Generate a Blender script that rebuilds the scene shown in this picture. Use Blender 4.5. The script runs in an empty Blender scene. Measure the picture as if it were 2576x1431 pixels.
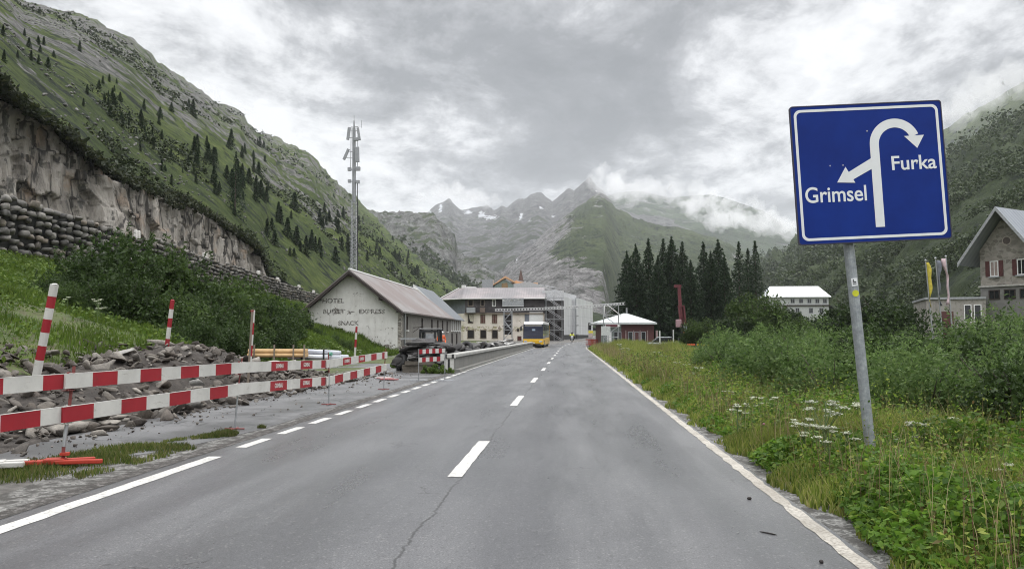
import bpy, bmesh, math, random
import numpy as np
from mathutils import Vector, Matrix, noise
S = bpy.context.scene
C = S.collection
R = math.radians
rnd = random.Random(7)
nr = np.random.default_rng(11)

# ------------------------------------------------------------------ camera
H = 1.48
FPX = 2060.0                      # focal length for a picture 2576 wide
TH = R(3.597); PSI = math.atan(147*math.cos(TH)/FPX)
cam_d = bpy.data.cameras.new('camera'); cam = bpy.data.objects.new('camera', cam_d); C.objects.link(cam)
cam.location = (0, 0, H); cam.rotation_euler = (math.pi/2+TH, 0, PSI)
cam_d.sensor_width = 36; cam_d.lens = FPX/2576*36
cam_d.clip_start = .1; cam_d.clip_end = 20000
S.camera = cam
CF = np.array([-math.sin(PSI)*math.cos(TH), math.cos(PSI)*math.cos(TH), math.sin(TH)])
CR = np.array([math.cos(PSI), math.sin(PSI), 0.0]); CU = np.cross(CR, CF)
def ray(px, py):
    px = np.asarray(px, float)[..., None]; py = np.asarray(py, float)[..., None]
    return CF*FPX+CR*(px-1288)-CU*(py-715.5)
def P(px, py, Y):                 # where a sight line crosses the plane at distance Y down the road
    d = ray(px, py); return np.array([0, 0, H])+d*(np.asarray(Y, float)[..., None]/d[..., 1:2])
def G(px, py, z=0.0):
    d = ray(px, py); return np.array([0, 0, H])+d*((z-H)/d[..., 2:3])
def unit(px, py):
    d = ray(px, py); return tuple(d/np.linalg.norm(d))

# ------------------------------------------------------------------ sky and sun
SUN_EL, SUN_ROT = R(52), R(25)
w = bpy.data.worlds.new('World'); S.world = w; w.use_nodes = True
nt = w.node_tree; nt.nodes.clear()
def nd(nt, t, **k):
    n = nt.nodes.new(t)
    for a, v in k.items():
        if a.startswith('i_'):
            key = a[2:]
            n.inputs[int(key) if key.isdigit() else key.replace('_', ' ')].default_value = v
        else: setattr(n, a, v)
    return n
def mth(nt, op, a, b=None, c=None, clamp=False):
    n = nt.nodes.new('ShaderNodeMath'); n.operation = op; n.use_clamp = clamp
    for i, v in enumerate((a, b, c)):
        if v is None: continue
        if isinstance(v, (int, float)): n.inputs[i].default_value = v
        else: nt.links.new(v, n.inputs[i])
    return n.outputs[0]
def sky_world():
    L = nt.links.new
    tc = nd(nt, 'ShaderNodeTexCoord'); sep = nd(nt, 'ShaderNodeSeparateXYZ'); L(tc.outputs['Generated'], sep.inputs[0])
    zz = mth(nt, 'ADD', mth(nt, 'MAXIMUM', sep.outputs[2], 0.0), .22)
    cb = nd(nt, 'ShaderNodeCombineXYZ')
    L(mth(nt, 'DIVIDE', sep.outputs[0], zz), cb.inputs[0]); L(mth(nt, 'DIVIDE', sep.outputs[1], zz), cb.inputs[1])
    def fbm(scale, detail, off, dist=0.0, rough=.55):
        mp = nd(nt, 'ShaderNodeMapping'); mp.inputs['Location'].default_value = off; mp.inputs['Rotation'].default_value = (0, 0, R(-35)); mp.inputs['Scale'].default_value = (1.0, .8, 1)
        L(cb.outputs[0], mp.inputs[0])
        n = nd(nt, 'ShaderNodeTexNoise', i_Scale=scale, i_Detail=detail, i_Roughness=rough, i_Distortion=dist); L(mp.outputs[0], n.inputs['Vector']); return n.outputs[0]
    big = fbm(1.1, 3, (3.1, 1.7, 0)); fine = fbm(3.0, 10, (8.2, 4.4, 0), .25, .62); wisp = fbm(9, 9, (1, 2, 0), .3, .65)
    base = mth(nt, 'ADD', mth(nt, 'MULTIPLY', mth(nt, 'SUBTRACT', big, .5), 1.0), mth(nt, 'MULTIPLY', mth(nt, 'SUBTRACT', fine, .5), 2.3))
    base = mth(nt, 'ADD', base, mth(nt, 'MULTIPLY', mth(nt, 'SUBTRACT', wisp, .5), .8))
    base = mth(nt, 'ADD', base, .66)
    def blob(px, py, rad, amt):
        nonlocal base
        d = unit(px, py)
        dp = nd(nt, 'ShaderNodeVectorMath', operation='DOT_PRODUCT'); L(tc.outputs['Generated'], dp.inputs[0]); dp.inputs[1].default_value = d
        mr = nd(nt, 'ShaderNodeMapRange', interpolation_type='SMOOTHSTEP'); L(dp.outputs['Value'], mr.inputs[0])
        mr.inputs[1].default_value = math.cos(math.atan(rad/FPX)); mr.inputs[2].default_value = 1.0; mr.inputs[3].default_value = 0; mr.inputs[4].default_value = amt
        base = mth(nt, 'ADD', base, mr.outputs[0])
    for b in [(1280, 230, 520, -.20), (1560, 330, 420, -.17), (1000, 60, 560, -.13), (1800, 420, 300, -.06), (2450, 150, 420, -.17), (760, 100, 340, -.05), (1620, 120, 420, -.08),
              (1980, 70, 330, .09), (1870, 330, 280, .14), (700, 400, 420, .26), (1130, 440, 260, .22), (2230, 60, 280, .04), (1080, 360, 260, .12), (330, 60, 260, .10), (1850, 480, 200, .1)]:
        blob(*b)
    rp = nd(nt, 'ShaderNodeValToRGB'); L(base, rp.inputs[0])
    e = rp.color_ramp.elements
    e[0].position = .0; e[0].color = (.20, .205, .215, 1); e[1].position = 1.05; e[1].color = (.86, .865, .875, 1)
    k = e.new(.32); k.color = (.255, .26, .272, 1)
    k = e.new(.56); k.color = (.41, .415, .43, 1)
    k = e.new(.80); k.color = (.72, .725, .74, 1)
    # an overcast sky is brighter overhead; raised further here to light the scene
    zen = nd(nt, 'ShaderNodeMapRange', interpolation_type='SMOOTHSTEP'); L(sep.outputs[2], zen.inputs[0])
    zen.inputs[1].default_value = .36; zen.inputs[2].default_value = .85; zen.inputs[3].default_value = 1.0; zen.inputs[4].default_value = 3.4
    low = nd(nt, 'ShaderNodeMapRange'); L(sep.outputs[2], low.inputs[0])
    low.inputs[1].default_value = -.05; low.inputs[2].default_value = .0; low.inputs[3].default_value = .35; low.inputs[4].default_value = 1.0
    rear = nd(nt, 'ShaderNodeMapRange', interpolation_type='SMOOTHSTEP'); L(sep.outputs[1], rear.inputs[0])      # extra sky brightness added behind the camera to light the scene
    for i_, v_ in enumerate((.2, -.6, 1.0, 1.6)): rear.inputs[i_+1].default_value = v_
    st = mth(nt, 'MULTIPLY', mth(nt, 'MULTIPLY', zen.outputs[0], low.outputs[0]), rear.outputs[0])
    bg = nd(nt, 'ShaderNodeBackground'); L(rp.outputs[0], bg.inputs[0]); L(st, bg.inputs[1])
    sk = nd(nt, 'ShaderNodeTexSky', sky_type='NISHITA', sun_disc=False, sun_elevation=SUN_EL, sun_rotation=SUN_ROT)
    b2 = nd(nt, 'ShaderNodeBackground', i_Strength=.05 * .12); L(sk.outputs[0], b2.inputs[0])
    ad = nd(nt, 'ShaderNodeAddShader'); L(bg.outputs[0], ad.inputs[0]); L(b2.outputs[0], ad.inputs[1])
    out = nd(nt, 'ShaderNodeOutputWorld'); L(ad.outputs[0], out.inputs[0])
sky_world()
w.cycles.sampling_method = 'MANUAL'; w.cycles.sample_map_resolution = 512
sl = bpy.data.lights.new('sun', 'SUN'); sl.energy = 1.4; sl.angle = R(25); sl.color = (1, .97, .93)
so = bpy.data.objects.new('sun', sl); C.objects.link(so); so.location = (0, 0, 60)
so.rotation_euler = (math.pi/2-SUN_EL, 0, math.pi-SUN_ROT)
S.view_settings.view_transform = 'Standard'; S.view_settings.look = 'None'; S.view_settings.exposure = 0.22; S.view_settings.gamma = 1
cy = S.cycles; cy.use_denoising = True; cy.filter_width = 1.05
cy.max_bounces = 7; cy.diffuse_bounces = 3; cy.glossy_bounces = 3; cy.transmission_bounces = 4; cy.transparent_max_bounces = 12; cy.volume_bounces = 3
cy.caustics_reflective = False; cy.caustics_refractive = False

# ------------------------------------------------------------------ materials
MATS = {}
def newmat(name):
    m = bpy.data.materials.new(name); m.use_nodes = True; t = m.node_tree; b = t.nodes['Principled BSDF']; MATS[name] = m
    return m, t, b
def objco(t, scale=(1, 1, 1), rot=(0, 0, 0), geo=False):
    mp = nd(t, 'ShaderNodeMapping'); mp.inputs['Scale'].default_value = scale; mp.inputs['Rotation'].default_value = rot
    src = nd(t, 'ShaderNodeNewGeometry').outputs['Position'] if geo else nd(t, 'ShaderNodeTexCoord').outputs['Object']
    t.links.new(src, mp.inputs[0]); return mp.outputs[0]
def tnoise(t, co, scale, detail=5, rough=.6, dist=0.0):
    n = nd(t, 'ShaderNodeTexNoise', i_Scale=scale, i_Detail=detail, i_Roughness=rough, i_Distortion=dist); t.links.new(co, n.inputs['Vector']); return n.outputs[0]
def ramp(t, fac, stops):
    r = nd(t, 'ShaderNodeValToRGB'); t.links.new(fac, r.inputs[0]); e = r.color_ramp.elements
    e[0].position, e[0].color = stops[0][0], tuple(stops[0][1])+(1,); e[1].position, e[1].color = stops[-1][0], tuple(stops[-1][1])+(1,)
    for p, c in stops[1:-1]: k = e.new(p); k.color = tuple(c)+(1,)
    return r.outputs[0]
def step(t, v, a, b, lo=0., hi=1.):
    m = nd(t, 'ShaderNodeMapRange', interpolation_type='SMOOTHSTEP'); t.links.new(v, m.inputs[0])
    for i, x in enumerate((a, b, lo, hi)): m.inputs[i+1].default_value = x
    return m.outputs[0]
def mix(t, f, a, b, bt='MIX'):
    m = nd(t, 'ShaderNodeMix', data_type='RGBA', blend_type=bt)
    for s, v in ((m.inputs[0], f), (m.inputs[6], a), (m.inputs[7], b)):
        if isinstance(v, (int, float)): s.default_value = v
        elif isinstance(v, tuple): s.default_value = v+(1,)
        else: t.links.new(v, s)
    return m.outputs[2]
def bump(t, b, h, strength, dist=.1, prev=None):
    n = nd(t, 'ShaderNodeBump', i_Strength=strength, i_Distance=dist); t.links.new(h, n.inputs['Height'])
    if prev is not None: t.links.new(prev, n.inputs['Normal'])
    t.links.new(n.outputs[0], b.inputs['Normal']); return n.outputs[0]
def mat(name, col, rough=.7, metal=0., var=.25, scale=6., bmp=0., bscale=30., spec=.5, geo=False):
    if name in MATS: return MATS[name]
    m, t, b = newmat(name)
    co = objco(t, geo=geo)
    n = tnoise(t, co, scale, 6)
    lo = tuple(c*(1-var) for c in col); hi = tuple(min(1, c*(1+var*.8)) for c in col)
    t.links.new(ramp(t, n, [(.3, lo), (.7, hi)]), b.inputs['Base Color'])
    b.inputs['Roughness'].default_value = rough; b.inputs['Metallic'].default_value = metal; b.inputs['Specular IOR Level'].default_value = spec
    if bmp: bump(t, b, tnoise(t, co, bscale, 4), bmp, .02)
    return m
def leafmat(name, cols, trans=.35, rough=.65, var=.35):
    if name in MATS: return MATS[name]
    m, t, b = newmat(name)
    g = nd(t, 'ShaderNodeNewGeometry')
    c = ramp(t, g.outputs['Random Per Island'], [(i/(len(cols)-1), c) for i, c in enumerate(cols)])
    n = tnoise(t, g.outputs['Position'], .9, 3)
    c = mix(t, 1.0, c, ramp(t, n, [(.3, (1-var,)*3), (.7, (1+var*.5,)*3)]), 'MULTIPLY')
    t.links.new(c, b.inputs['Base Color']); b.inputs['Roughness'].default_value = rough; b.inputs['Specular IOR Level'].default_value = .3
    tr = nd(t, 'ShaderNodeBsdfTranslucent'); t.links.new(c, tr.inputs[0])
    mx = nd(t, 'ShaderNodeMixShader', i_0=trans); t.links.new(b.outputs[0], mx.inputs[1]); t.links.new(tr.outputs[0], mx.inputs[2])
    t.links.new(mx.outputs[0], t.nodes['Material Output'].inputs[0])
    return m

# ------------------------------------------------------------------ object helpers
def props(o, label=None, cat=None, group=None, kind=None):
    for k, v in (('label', label), ('category', cat), ('group', group), ('kind', kind)):
        if v: o[k] = v
    return o
def empty(name, loc=(0, 0, 0), rot=(0, 0, 0), label=None, cat=None, group=None):
    o = bpy.data.objects.new(name, None); C.objects.link(o); o.location = tuple(loc); o.rotation_euler = rot; o.empty_display_size = .3
    return props(o, label, cat, group)
def link(name, me, m=None, parent=None):
    if m is not None:
        for k in (m if isinstance(m, (list, tuple)) else [m]): me.materials.append(k)
    o = bpy.data.objects.new(name, me); C.objects.link(o)
    if parent is not None: o.parent = parent
    return o
def fast(name, V, F, m=None, parent=None, smooth=False, mi=None, attr=None):
    V = np.asarray(V, np.float32).reshape(-1, 3); F = np.asarray(F, np.int32); k = F.shape[1]
    me = bpy.data.meshes.new(name); me.vertices.add(len(V)); me.vertices.foreach_set('co', V.ravel())
    me.loops.add(F.size); me.loops.foreach_set('vertex_index', F.ravel())
    me.polygons.add(len(F)); me.polygons.foreach_set('loop_start', np.arange(0, F.size, k, dtype=np.int32))
    if mi is not None: me.polygons.foreach_set('material_index', np.asarray(mi, np.int32))
    if smooth: me.polygons.foreach_set('use_smooth', np.ones(len(F), bool))
    me.update(calc_edges=True)
    if attr:
        for n, a in attr.items():
            at = me.attributes.new(n, 'FLOAT', 'POINT'); at.data.foreach_set('value', np.asarray(a, np.float32).ravel())
    return link(name, me, m, parent)
def tree_copy(o, parent=None):
    c = o.copy(); C.objects.link(c)
    if parent is not None: c.parent = parent
    for ch in o.children: tree_copy(ch, c)
    return c
class MB:
    def __init__(s): s.v = []; s.f = []; s.m = []
    def add(s, vs, fs, mi=0):
        b = len(s.v); s.v += [tuple(map(float, v)) for v in vs]; s.f += [tuple(b+i for i in f) for f in fs]; s.m += [mi]*len(fs); return s
    def box(s, c, d, rot=None, mi=0):
        vs = [Vector((x*d[0]/2, y*d[1]/2, z*d[2]/2)) for x in (-1, 1) for y in (-1, 1) for z in (-1, 1)]
        if rot is not None:
            M = rot if isinstance(rot, Matrix) else Matrix.Rotation(rot, 3, 'Z'); vs = [M @ v for v in vs]
        c = Vector(tuple(c)); return s.add([v+c for v in vs], [(0, 1, 3, 2), (4, 6, 7, 5), (0, 4, 5, 1), (2, 3, 7, 6), (0, 2, 6, 4), (1, 5, 7, 3)], mi)
    def span(s, x0, x1, y0, y1, z0, z1, mi=0): return s.box(((x0+x1)/2, (y0+y1)/2, (z0+z1)/2), (abs(x1-x0), abs(y1-y0), abs(z1-z0)), mi=mi)
    def tube(s, a, b, r, r2=None, n=8, mi=0, caps=True):
        a = Vector(tuple(a)); b = Vector(tuple(b)); r2 = r if r2 is None else r2
        q = (b-a).to_track_quat('Z', 'Y'); vs = []
        for p, rr in ((a, r), (b, r2)):
            for i in range(n):
                t = 2*math.pi*i/n; vs.append(p+q @ Vector((rr*math.cos(t), rr*math.sin(t), 0)))
        fs = [(i, (i+1) % n, n+(i+1) % n, n+i) for i in range(n)]
        if caps: fs += [tuple(range(n-1, -1, -1)), tuple(range(n, 2*n))]
        return s.add(vs, fs, mi)
    def prism(s, pts, axis, a, b, mi=0):
        # outline pts (2-D) pushed along an axis from a to b; axis 'x': pts are (y,z); 'y': (x,z); 'z': (x,y)
        def p3(p, t): return {'x': (t, p[0], p[1]), 'y': (p[0], t, p[1]), 'z': (p[0], p[1], t)}[axis]
        n = len(pts); vs = [p3(p, a) for p in pts]+[p3(p, b) for p in pts]
        return s.add(vs, [tuple(range(n)), tuple(range(2*n-1, n-1, -1))]+[(i, n+i, n+(i+1) % n, (i+1) % n) for i in range(n)], mi)
    def quad(s, a, b, c, d, mi=0): return s.add([a, b, c, d], [(0, 1, 2, 3)], mi)
    def build(s, name, m, parent=None, smooth=False, bevel=0, fix=True):
        me = bpy.data.meshes.new(name); me.from_pydata(s.v, [], s.f)
        for p, k in zip(me.polygons, s.m): p.material_index = k
        if fix:
            bm = bmesh.new(); bm.from_mesh(me); bmesh.ops.recalc_face_normals(bm, faces=bm.faces); bm.to_mesh(me); bm.free()
        if smooth:
            for p in me.polygons: p.use_smooth = True
        o = link(name, me, m, parent)
        if bevel:
            md = o.modifiers.new('bevel', 'BEVEL'); md.width = bevel; md.segments = 2; md.limit_method = 'ANGLE'
        return o
def text(name, s, size, m, parent, loc, rot, ext=.004, off=0., sx=1., align='CENTER'):
    cu = bpy.data.curves.new(name, 'FONT'); cu.body = s; cu.size = size; cu.extrude = ext; cu.offset = off; cu.align_x = align; cu.align_y = 'CENTER'
    tmp = bpy.data.objects.new('tmp', cu); C.objects.link(tmp)
    bpy.context.view_layer.update()
    me = bpy.data.meshes.new_from_object(tmp.evaluated_get(bpy.context.evaluated_depsgraph_get())); bpy.data.objects.remove(tmp)
    me.name = name
    for v in me.vertices: v.co.x *= sx
    me.materials.clear()
    o = link(name, me, m, parent); o.location = tuple(loc); o.rotation_euler = rot; return o
def fbm(p, oct=4, H_=.9): return noise.fractal(p, H_, 2.1, oct)
# ------------------------------------------------------------------ ground
def sm(x, a, b):
    t = np.clip((x-a)/(b-a), 0, 1); return t*t*(3-2*t)
def road_z(y): return np.interp(y, [105, 150, 260, 600], [0, .6, 2.0, 6.0])
def upper_road(y): return np.interp(y, [-50, 46, 84, 104, 130, 200], [14, 9.4, 7.6, 6.5, 4.6, 2.5])
def ground_z(x, y):
    x = np.asarray(x, float); y = np.asarray(y, float)
    z = road_z(y)*1.0
    toe = -np.interp(y, [0, 22, 34, 58, 110, 160], [8.2, 8.6, 12, 13.6, 14.5, 26])
    d = np.maximum(toe-x, 0)
    bank = np.minimum(.30*d*sm(d, 0, 2.5)+.12*np.minimum(d, 3), 60)
    cap = upper_road(y)-np.interp(y, [40, 60, 84, 104, 125], [2.6, 2.6, 2.3, 1.2, 0])
    lim = np.where(x > -32.55, np.minimum(bank, np.maximum(cap, 0)), np.maximum(upper_road(y), 0))
    z = np.where(d > 0, z+lim*(1-sm(y, 150, 200)), z)
    r = np.maximum(x-2.15, 0)
    z = z-.18*sm(r, 0, 1.6)*(1-sm(y, 60, 90))+.05*np.maximum(x-30, 0)*(1-sm(y, 200, 400))
    return z
xs = np.unique(np.concatenate([np.linspace(-4000, -300, 10), np.linspace(-300, -40, 18), np.linspace(-40, -33, 8), [-32.6, -32.5], np.linspace(-32.2, -5, 60), np.linspace(-4.9, 2.05, 12), np.linspace(2.1, 14, 36), np.linspace(14, 60, 20), np.linspace(60, 4000, 16)]))
ys = np.unique(np.concatenate([np.linspace(-400, -10, 8), np.linspace(-8, 60, 100), np.linspace(60, 200, 60), np.linspace(200, 6000, 24)]))
GX, GY = np.meshgrid(xs, ys); GZ = ground_z(GX, GY)
onroad = (GX > -8.2) & (GX < 2.3) & (GY < 120)
GZ = GZ + np.where(onroad, -.03, 0)
for i in range(GZ.shape[0]):
    for j in range(GZ.shape[1]):
        x, y = GX[i, j], GY[i, j]
        if not onroad[i, j] and abs(x) < 60 and y < 220 and not (x < -31):
            GZ[i, j] += .16*fbm((x*.35, y*.35, 1.3), 4)*min(1, max(0, abs(x-2.2))/1.5)
def grid_faces(nu, nv):
    i = np.arange((nv-1)*(nu-1)); a = (i//(nu-1))*nu+i % (nu-1); return np.stack([a, a+1, a+nu+1, a+nu], 1)
m, t, b = newmat('ground')
co = objco(t, geo=True)
n1 = tnoise(t, co, .5, 6); n2 = tnoise(t, co, 6, 6); n3 = tnoise(t, co, .12, 4)
c = ramp(t, n1, [(.3, (.035, .05, .014)), (.5, (.06, .085, .02)), (.7, (.10, .115, .03))])
c = mix(t, step(t, n2, .45, .7), c, (.075, .06, .035))
# bare gravelly earth beside the lot, the building site and the village yard
sp = nd(t, 'ShaderNodeSeparateXYZ'); t.links.new(co, sp.inputs[0])
yard = mth(t, 'MULTIPLY', step(t, sp.outputs[0], -9.4, -8.6), step(t, sp.outputs[0], 2.5, 2.2))
yard = mth(t, 'MAXIMUM', yard, mth(t, 'MULTIPLY', mth(t, 'MULTIPLY', step(t, sp.outputs[1], 62, 80), step(t, sp.outputs[0], -15, -13)), step(t, sp.outputs[1], 230, 215)))
yard = mth(t, 'MULTIPLY', yard, step(t, sp.outputs[0], 14, 10))
c = mix(t, yard, c, ramp(t, n2, [(.3, (.07, .065, .06)), (.7, (.17, .16, .145))]))
t.links.new(c, b.inputs['Base Color']); b.inputs['Roughness'].default_value = .9
bump(t, b, tnoise(t, co, 9, 8, .7), .6, .08)
props(fast('ground', np.stack([GX, GY, GZ], -1), grid_faces(len(xs), len(ys)), m, smooth=True), kind='structure')

# ------------------------------------------------------------------ road
def strip(name, m, pts_l, pts_r, z0, ys=None, zf=road_z):
    V = []; 
    for (a, y), (b_, y2) in zip(pts_l, pts_r): V += [(a, y, zf(y)+z0), (b_, y2, zf(y2)+z0)]
    F = [(2*i, 2*i+1, 2*i+3, 2*i+2) for i in range(len(pts_l)-1)]
    return fast(name, V, F, m)
def road_c(y):                     # the road bends off behind the sheeted wing
    y = np.asarray(y, float); return .0011*np.maximum(y-95, 0)**2
m, t, b = newmat('asphalt')
co = objco(t, geo=True)
sx = nd(t, 'ShaderNodeSeparateXYZ'); t.links.new(co, sx.inputs[0]); X, Y_ = sx.outputs[0], sx.outputs[1]
agg = tnoise(t, co, 75, 4, .85); med = tnoise(t, co, 14, 5, .7); big = tnoise(t, objco(t, (1, .12, 1), geo=True), 1.1, 5, .6); patch = tnoise(t, co, .35, 4)
c = ramp(t, agg, [(.36, (.022, .023, .025)), (.46, (.064, .065, .068)), (.58, (.118, .118, .122)), (.68, (.28, .275, .265))])
c = mix(t, 1., c, ramp(t, big, [(.3, (.70, .70, .71)), (.7, (1.22, 1.22, 1.21))]), 'MULTIPLY')
c = mix(t, 1., c, ramp(t, patch, [(.35, (.86, .86, .87)), (.65, (1.1, 1.1, 1.1))]), 'MULTIPLY')
vc = nd(t, 'ShaderNodeTexVoronoi', i_Scale=34.); t.links.new(co, vc.inputs['Vector']); bwc = nd(t, 'ShaderNodeRGBToBW'); t.links.new(vc.outputs['Color'], bwc.inputs[0])
chip = mth(t, 'MULTIPLY', step(t, vc.outputs['Distance'], .42, .26), step(t, bwc.outputs[0], .66, .74)); c = mix(t, mth(t, 'MULTIPLY', chip, .42), c, (.27, .265, .25))
hole = mth(t, 'MULTIPLY', step(t, vc.outputs['Distance'], .5, .3), step(t, bwc.outputs[0], .30, .24)); c = mix(t, mth(t, 'MULTIPLY', hole, .6), c, (.022, .022, .023))
# worn wheel tracks
def band(x, cx, wd): return step(t, mth(t, 'ABSOLUTE', mth(t, 'SUBTRACT', x, cx)), wd, wd*.3)
tr = mth(t, 'ADD', mth(t, 'ADD', band(X, -.45, .4), band(X, 1.15, .4)), mth(t, 'ADD', band(X, -2.1, .4), band(X, -3.6, .35)))
tr = mth(t, 'MULTIPLY', tr, step(t, big, .35, .6, .35, 1.))
c = mix(t, mth(t, 'MULTIPLY', tr, .8), c, mix(t, 1., c, (.72, .72, .74), 'MULTIPLY'))
# old seam down the middle, with wandering cracks
wob = mth(t, 'MULTIPLY', mth(t, 'SUBTRACT', tnoise(t, objco(t, (.0, 1, 1), geo=True), .9, 9, .8), .5), .34)
seam = mth(t, 'ABSOLUTE', mth(t, 'SUBTRACT', mth(t, 'SUBTRACT', X, -1.16), wob))
thin = mth(t, 'ADD', mth(t, 'MULTIPLY', tnoise(t, co, 11, 4), .018), .0015)
crack = step(t, mth(t, 'DIVIDE', seam, thin), 1.2, .8)
crack = mth(t, 'MULTIPLY', crack, step(t, tnoise(t, co, .8, 2), .34, .42, .95, 1))
vo = nd(t, 'ShaderNodeTexVoronoi', feature='DISTANCE_TO_EDGE', i_Scale=.42); 
dv = nd(t, 'ShaderNodeVectorMath', operation='ADD'); nz = nd(t, 'ShaderNodeTexNoise', i_Scale=2.2, i_Detail=4); t.links.new(co, nz.inputs[0]); t.links.new(co, dv.inputs[0]); t.links.new(nz.outputs[1], dv.inputs[1]); t.links.new(dv.outputs[0], vo.inputs['Vector'])
side = mth(t, 'MULTIPLY', step(t, vo.outputs[0], .006, .002), mth(t, 'MULTIPLY', step(t, tnoise(t, co, .5, 2), .56, .62), .8))
crack = mth(t, 'MAXIMUM', crack, side)
c = mix(t, crack, c, (.012, .012, .012))
sc = nd(t, 'ShaderNodeTexVoronoi', i_Scale=3.0); t.links.new(co, sc.inputs['Vector'])
spot = mth(t, 'MULTIPLY', step(t, sc.outputs['Distance'], .055, .03), step(t, tnoise(t, co, 1.7, 2), .5, .6))
c = mix(t, spot, c, (.03, .028, .026))
t.links.new(c, b.inputs['Base Color'])
t.links.new(mth(t, 'ADD', step(t, big, .3, .7, .20, .38), mth(t, 'MULTIPLY', med, .12)), b.inputs['Roughness'])
h = mth(t, 'SUBTRACT', mth(t, 'ADD', agg, mth(t, 'MULTIPLY', med, .5)), mth(t, 'MULTIPLY', crack, 3.))
bump(t, b, h, .35, .005); b.inputs['Specular IOR Level'].default_value = .85
ry = np.unique(np.concatenate([np.linspace(-30, 105, 90), np.linspace(105, 260, 60)]))
wig = lambda y, k: .05*fbm((k, y*.8, 0), 4)
def left_e(y): return -4.72+road_c(y)+wig(y, 3) - (6.5*float(sm(np.array(y), 104, 118)) if y < 170 else 6.5)
def right_e(y): return 1.98+road_c(y)*1.0+wig(y, 9)*.8
ROAD = strip('road', m, [(left_e(y), y) for y in ry], [(right_e(y), y) for y in ry], .0); props(ROAD, kind='structure')

m, t, b = newmat('old_asphalt')
co = objco(t, geo=True); agg = tnoise(t, co, 60, 4, .8); big = tnoise(t, co, .8, 6)
c = ramp(t, agg, [(.3, (.08, .08, .082)), (.7, (.16, .158, .156))]); c = mix(t, 1., c, ramp(t, big, [(.3, (.7, .7, .72)), (.7, (1.15, 1.15, 1.15))]), 'MULTIPLY')
st = tnoise(t, objco(t, (1, .18, 1), (0, 0, .3), geo=True), 3.2, 6, .7, .5)
c = mix(t, step(t, st, .60, .66, 0, .75), c, (.04, .038, .036))
vo = nd(t, 'ShaderNodeTexVoronoi', feature='DISTANCE_TO_EDGE', i_Scale=.5)
dv = nd(t, 'ShaderNodeVectorMath', operation='ADD'); nz = nd(t, 'ShaderNodeTexNoise', i_Scale=1.6, i_Detail=5); t.links.new(co, nz.inputs[0]); t.links.new(co, dv.inputs[0]); t.links.new(nz.outputs[1], dv.inputs[1]); t.links.new(dv.outputs[0], vo.inputs['Vector'])
c = mix(t, step(t, vo.outputs[0], .012, .004, 0, .85), c, (.02, .02, .02))
t.links.new(c, b.inputs['Base Color']); t.links.new(step(t, big, .4, .65, .28, .6), b.inputs['Roughness'])
bump(t, b, agg, .5, .008)
lot_y = np.linspace(8.6, 60, 60)
def lot_l(y): return np.interp(y, [8.6, 12, 20, 26, 34, 60], [-6.9, -7.6, -7.6, -9.6, -12.8, -14])+.25*fbm((5, y*.7, 2), 4)
def lot_r(y): return np.interp(y, [8.6, 10, 13, 60], [-6.6, -5.25, -4.95, -4.9])+.06*fbm((8, y*1.3, 2), 4)
props(strip('parking_lot', m, [(lot_l(y), y) for y in lot_y], [(lot_r(y), y) for y in lot_y], -.008), kind='structure')

m, t, b = newmat('gravel_edge')
co = objco(t, geo=True); v = nd(t, 'ShaderNodeTexVoronoi', i_Scale=38.); t.links.new(co, v.inputs['Vector']); n = tnoise(t, co, 5, 6)
bw = nd(t, 'ShaderNodeRGBToBW'); t.links.new(v.outputs['Color'], bw.inputs[0])
c = ramp(t, bw.outputs[0], [(.2, (.07, .068, .062)), (.8, (.24, .235, .22))]); c = mix(t, step(t, n, .42, .6), c, (.05, .047, .042))
t.links.new(c, b.inputs['Base Color']); b.inputs['Roughness'].default_value = .85; bump(t, b, v.outputs[0], .8, .012)
gy = np.linspace(-5, 60, 160)
props(strip('gravel_shoulder', m, [(-5.55+.45*fbm((2, y*.6, 7), 4)*(y < 14)+(.5 if y > 14 else 0), y) for y in gy], [(-4.68+.02*math.sin(y*3), y) for y in gy], -.012), kind='structure')

# broken, darker seam where the road surface meets the shoulder
m, t, b = newmat('edge_seam'); co = objco(t, geo=True); n = tnoise(t, co, 9, 7, .8)
t.links.new(ramp(t, n, [(.35, (.02, .018, .016)), (.5, (.05, .045, .04)), (.62, (.17, .16, .15))]), b.inputs['Base Color']); b.inputs['Roughness'].default_value = .9; bump(t, b, n, 1., .02)
props(strip('road_edge_seam', m, [(-4.80+.09*fbm((6, y*1.3, 7), 4), y) for y in gy], [(-4.60+.05*fbm((1, y*1.9, 2), 4), y) for y in gy], .003), kind='structure')
# painted lines
m, t, b = newmat('line_paint')
co = objco(t, geo=True); n = tnoise(t, co, 22, 6, .75); n2 = tnoise(t, co, 2.2, 4)
c = mix(t, step(t, n, .50, .66, 0, .8), ramp(t, n2, [(.3, (.46, .45, .42)), (.7, (.64, .63, .59))]), (.16, .155, .15)); t.links.new(c, b.inputs['Base Color']); b.inputs['Roughness'].default_value = .55
LP = m
def line(x, y0, y1, wd, nm='road_marking', mt=None, jag=.006, z=.004):
    n = max(2, int((y1-y0)*5)); yy = np.linspace(y0, y1, n)
    q = (lambda k, y: jag*2*fbm((k, y*6, 1), 3)) if y0 < 40 else (lambda k, y: 0)
    return props(strip(nm, mt or LP, [(x-wd/2+q(x, y)+road_c(y), y) for y in yy], [(x+wd/2+q(x+7, y)+road_c(y), y) for y in yy], z), kind='structure')
line(-4.36, -10, 9.9, .17)
y = 10.72
while y < 34: line(-4.38, y, y+.95, .15); y += 1.5
line(-4.46, 34.6, 104, .12)
y = 8.66
while y < 150: line(-1.22 if y < 30 else -1.2, y, y+2.95, .155); y += 8.82
line(-1.22, 8.66-8.82, 11.61-8.82, .155)
m, t, b = newmat('worn_edge_line')
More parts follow.
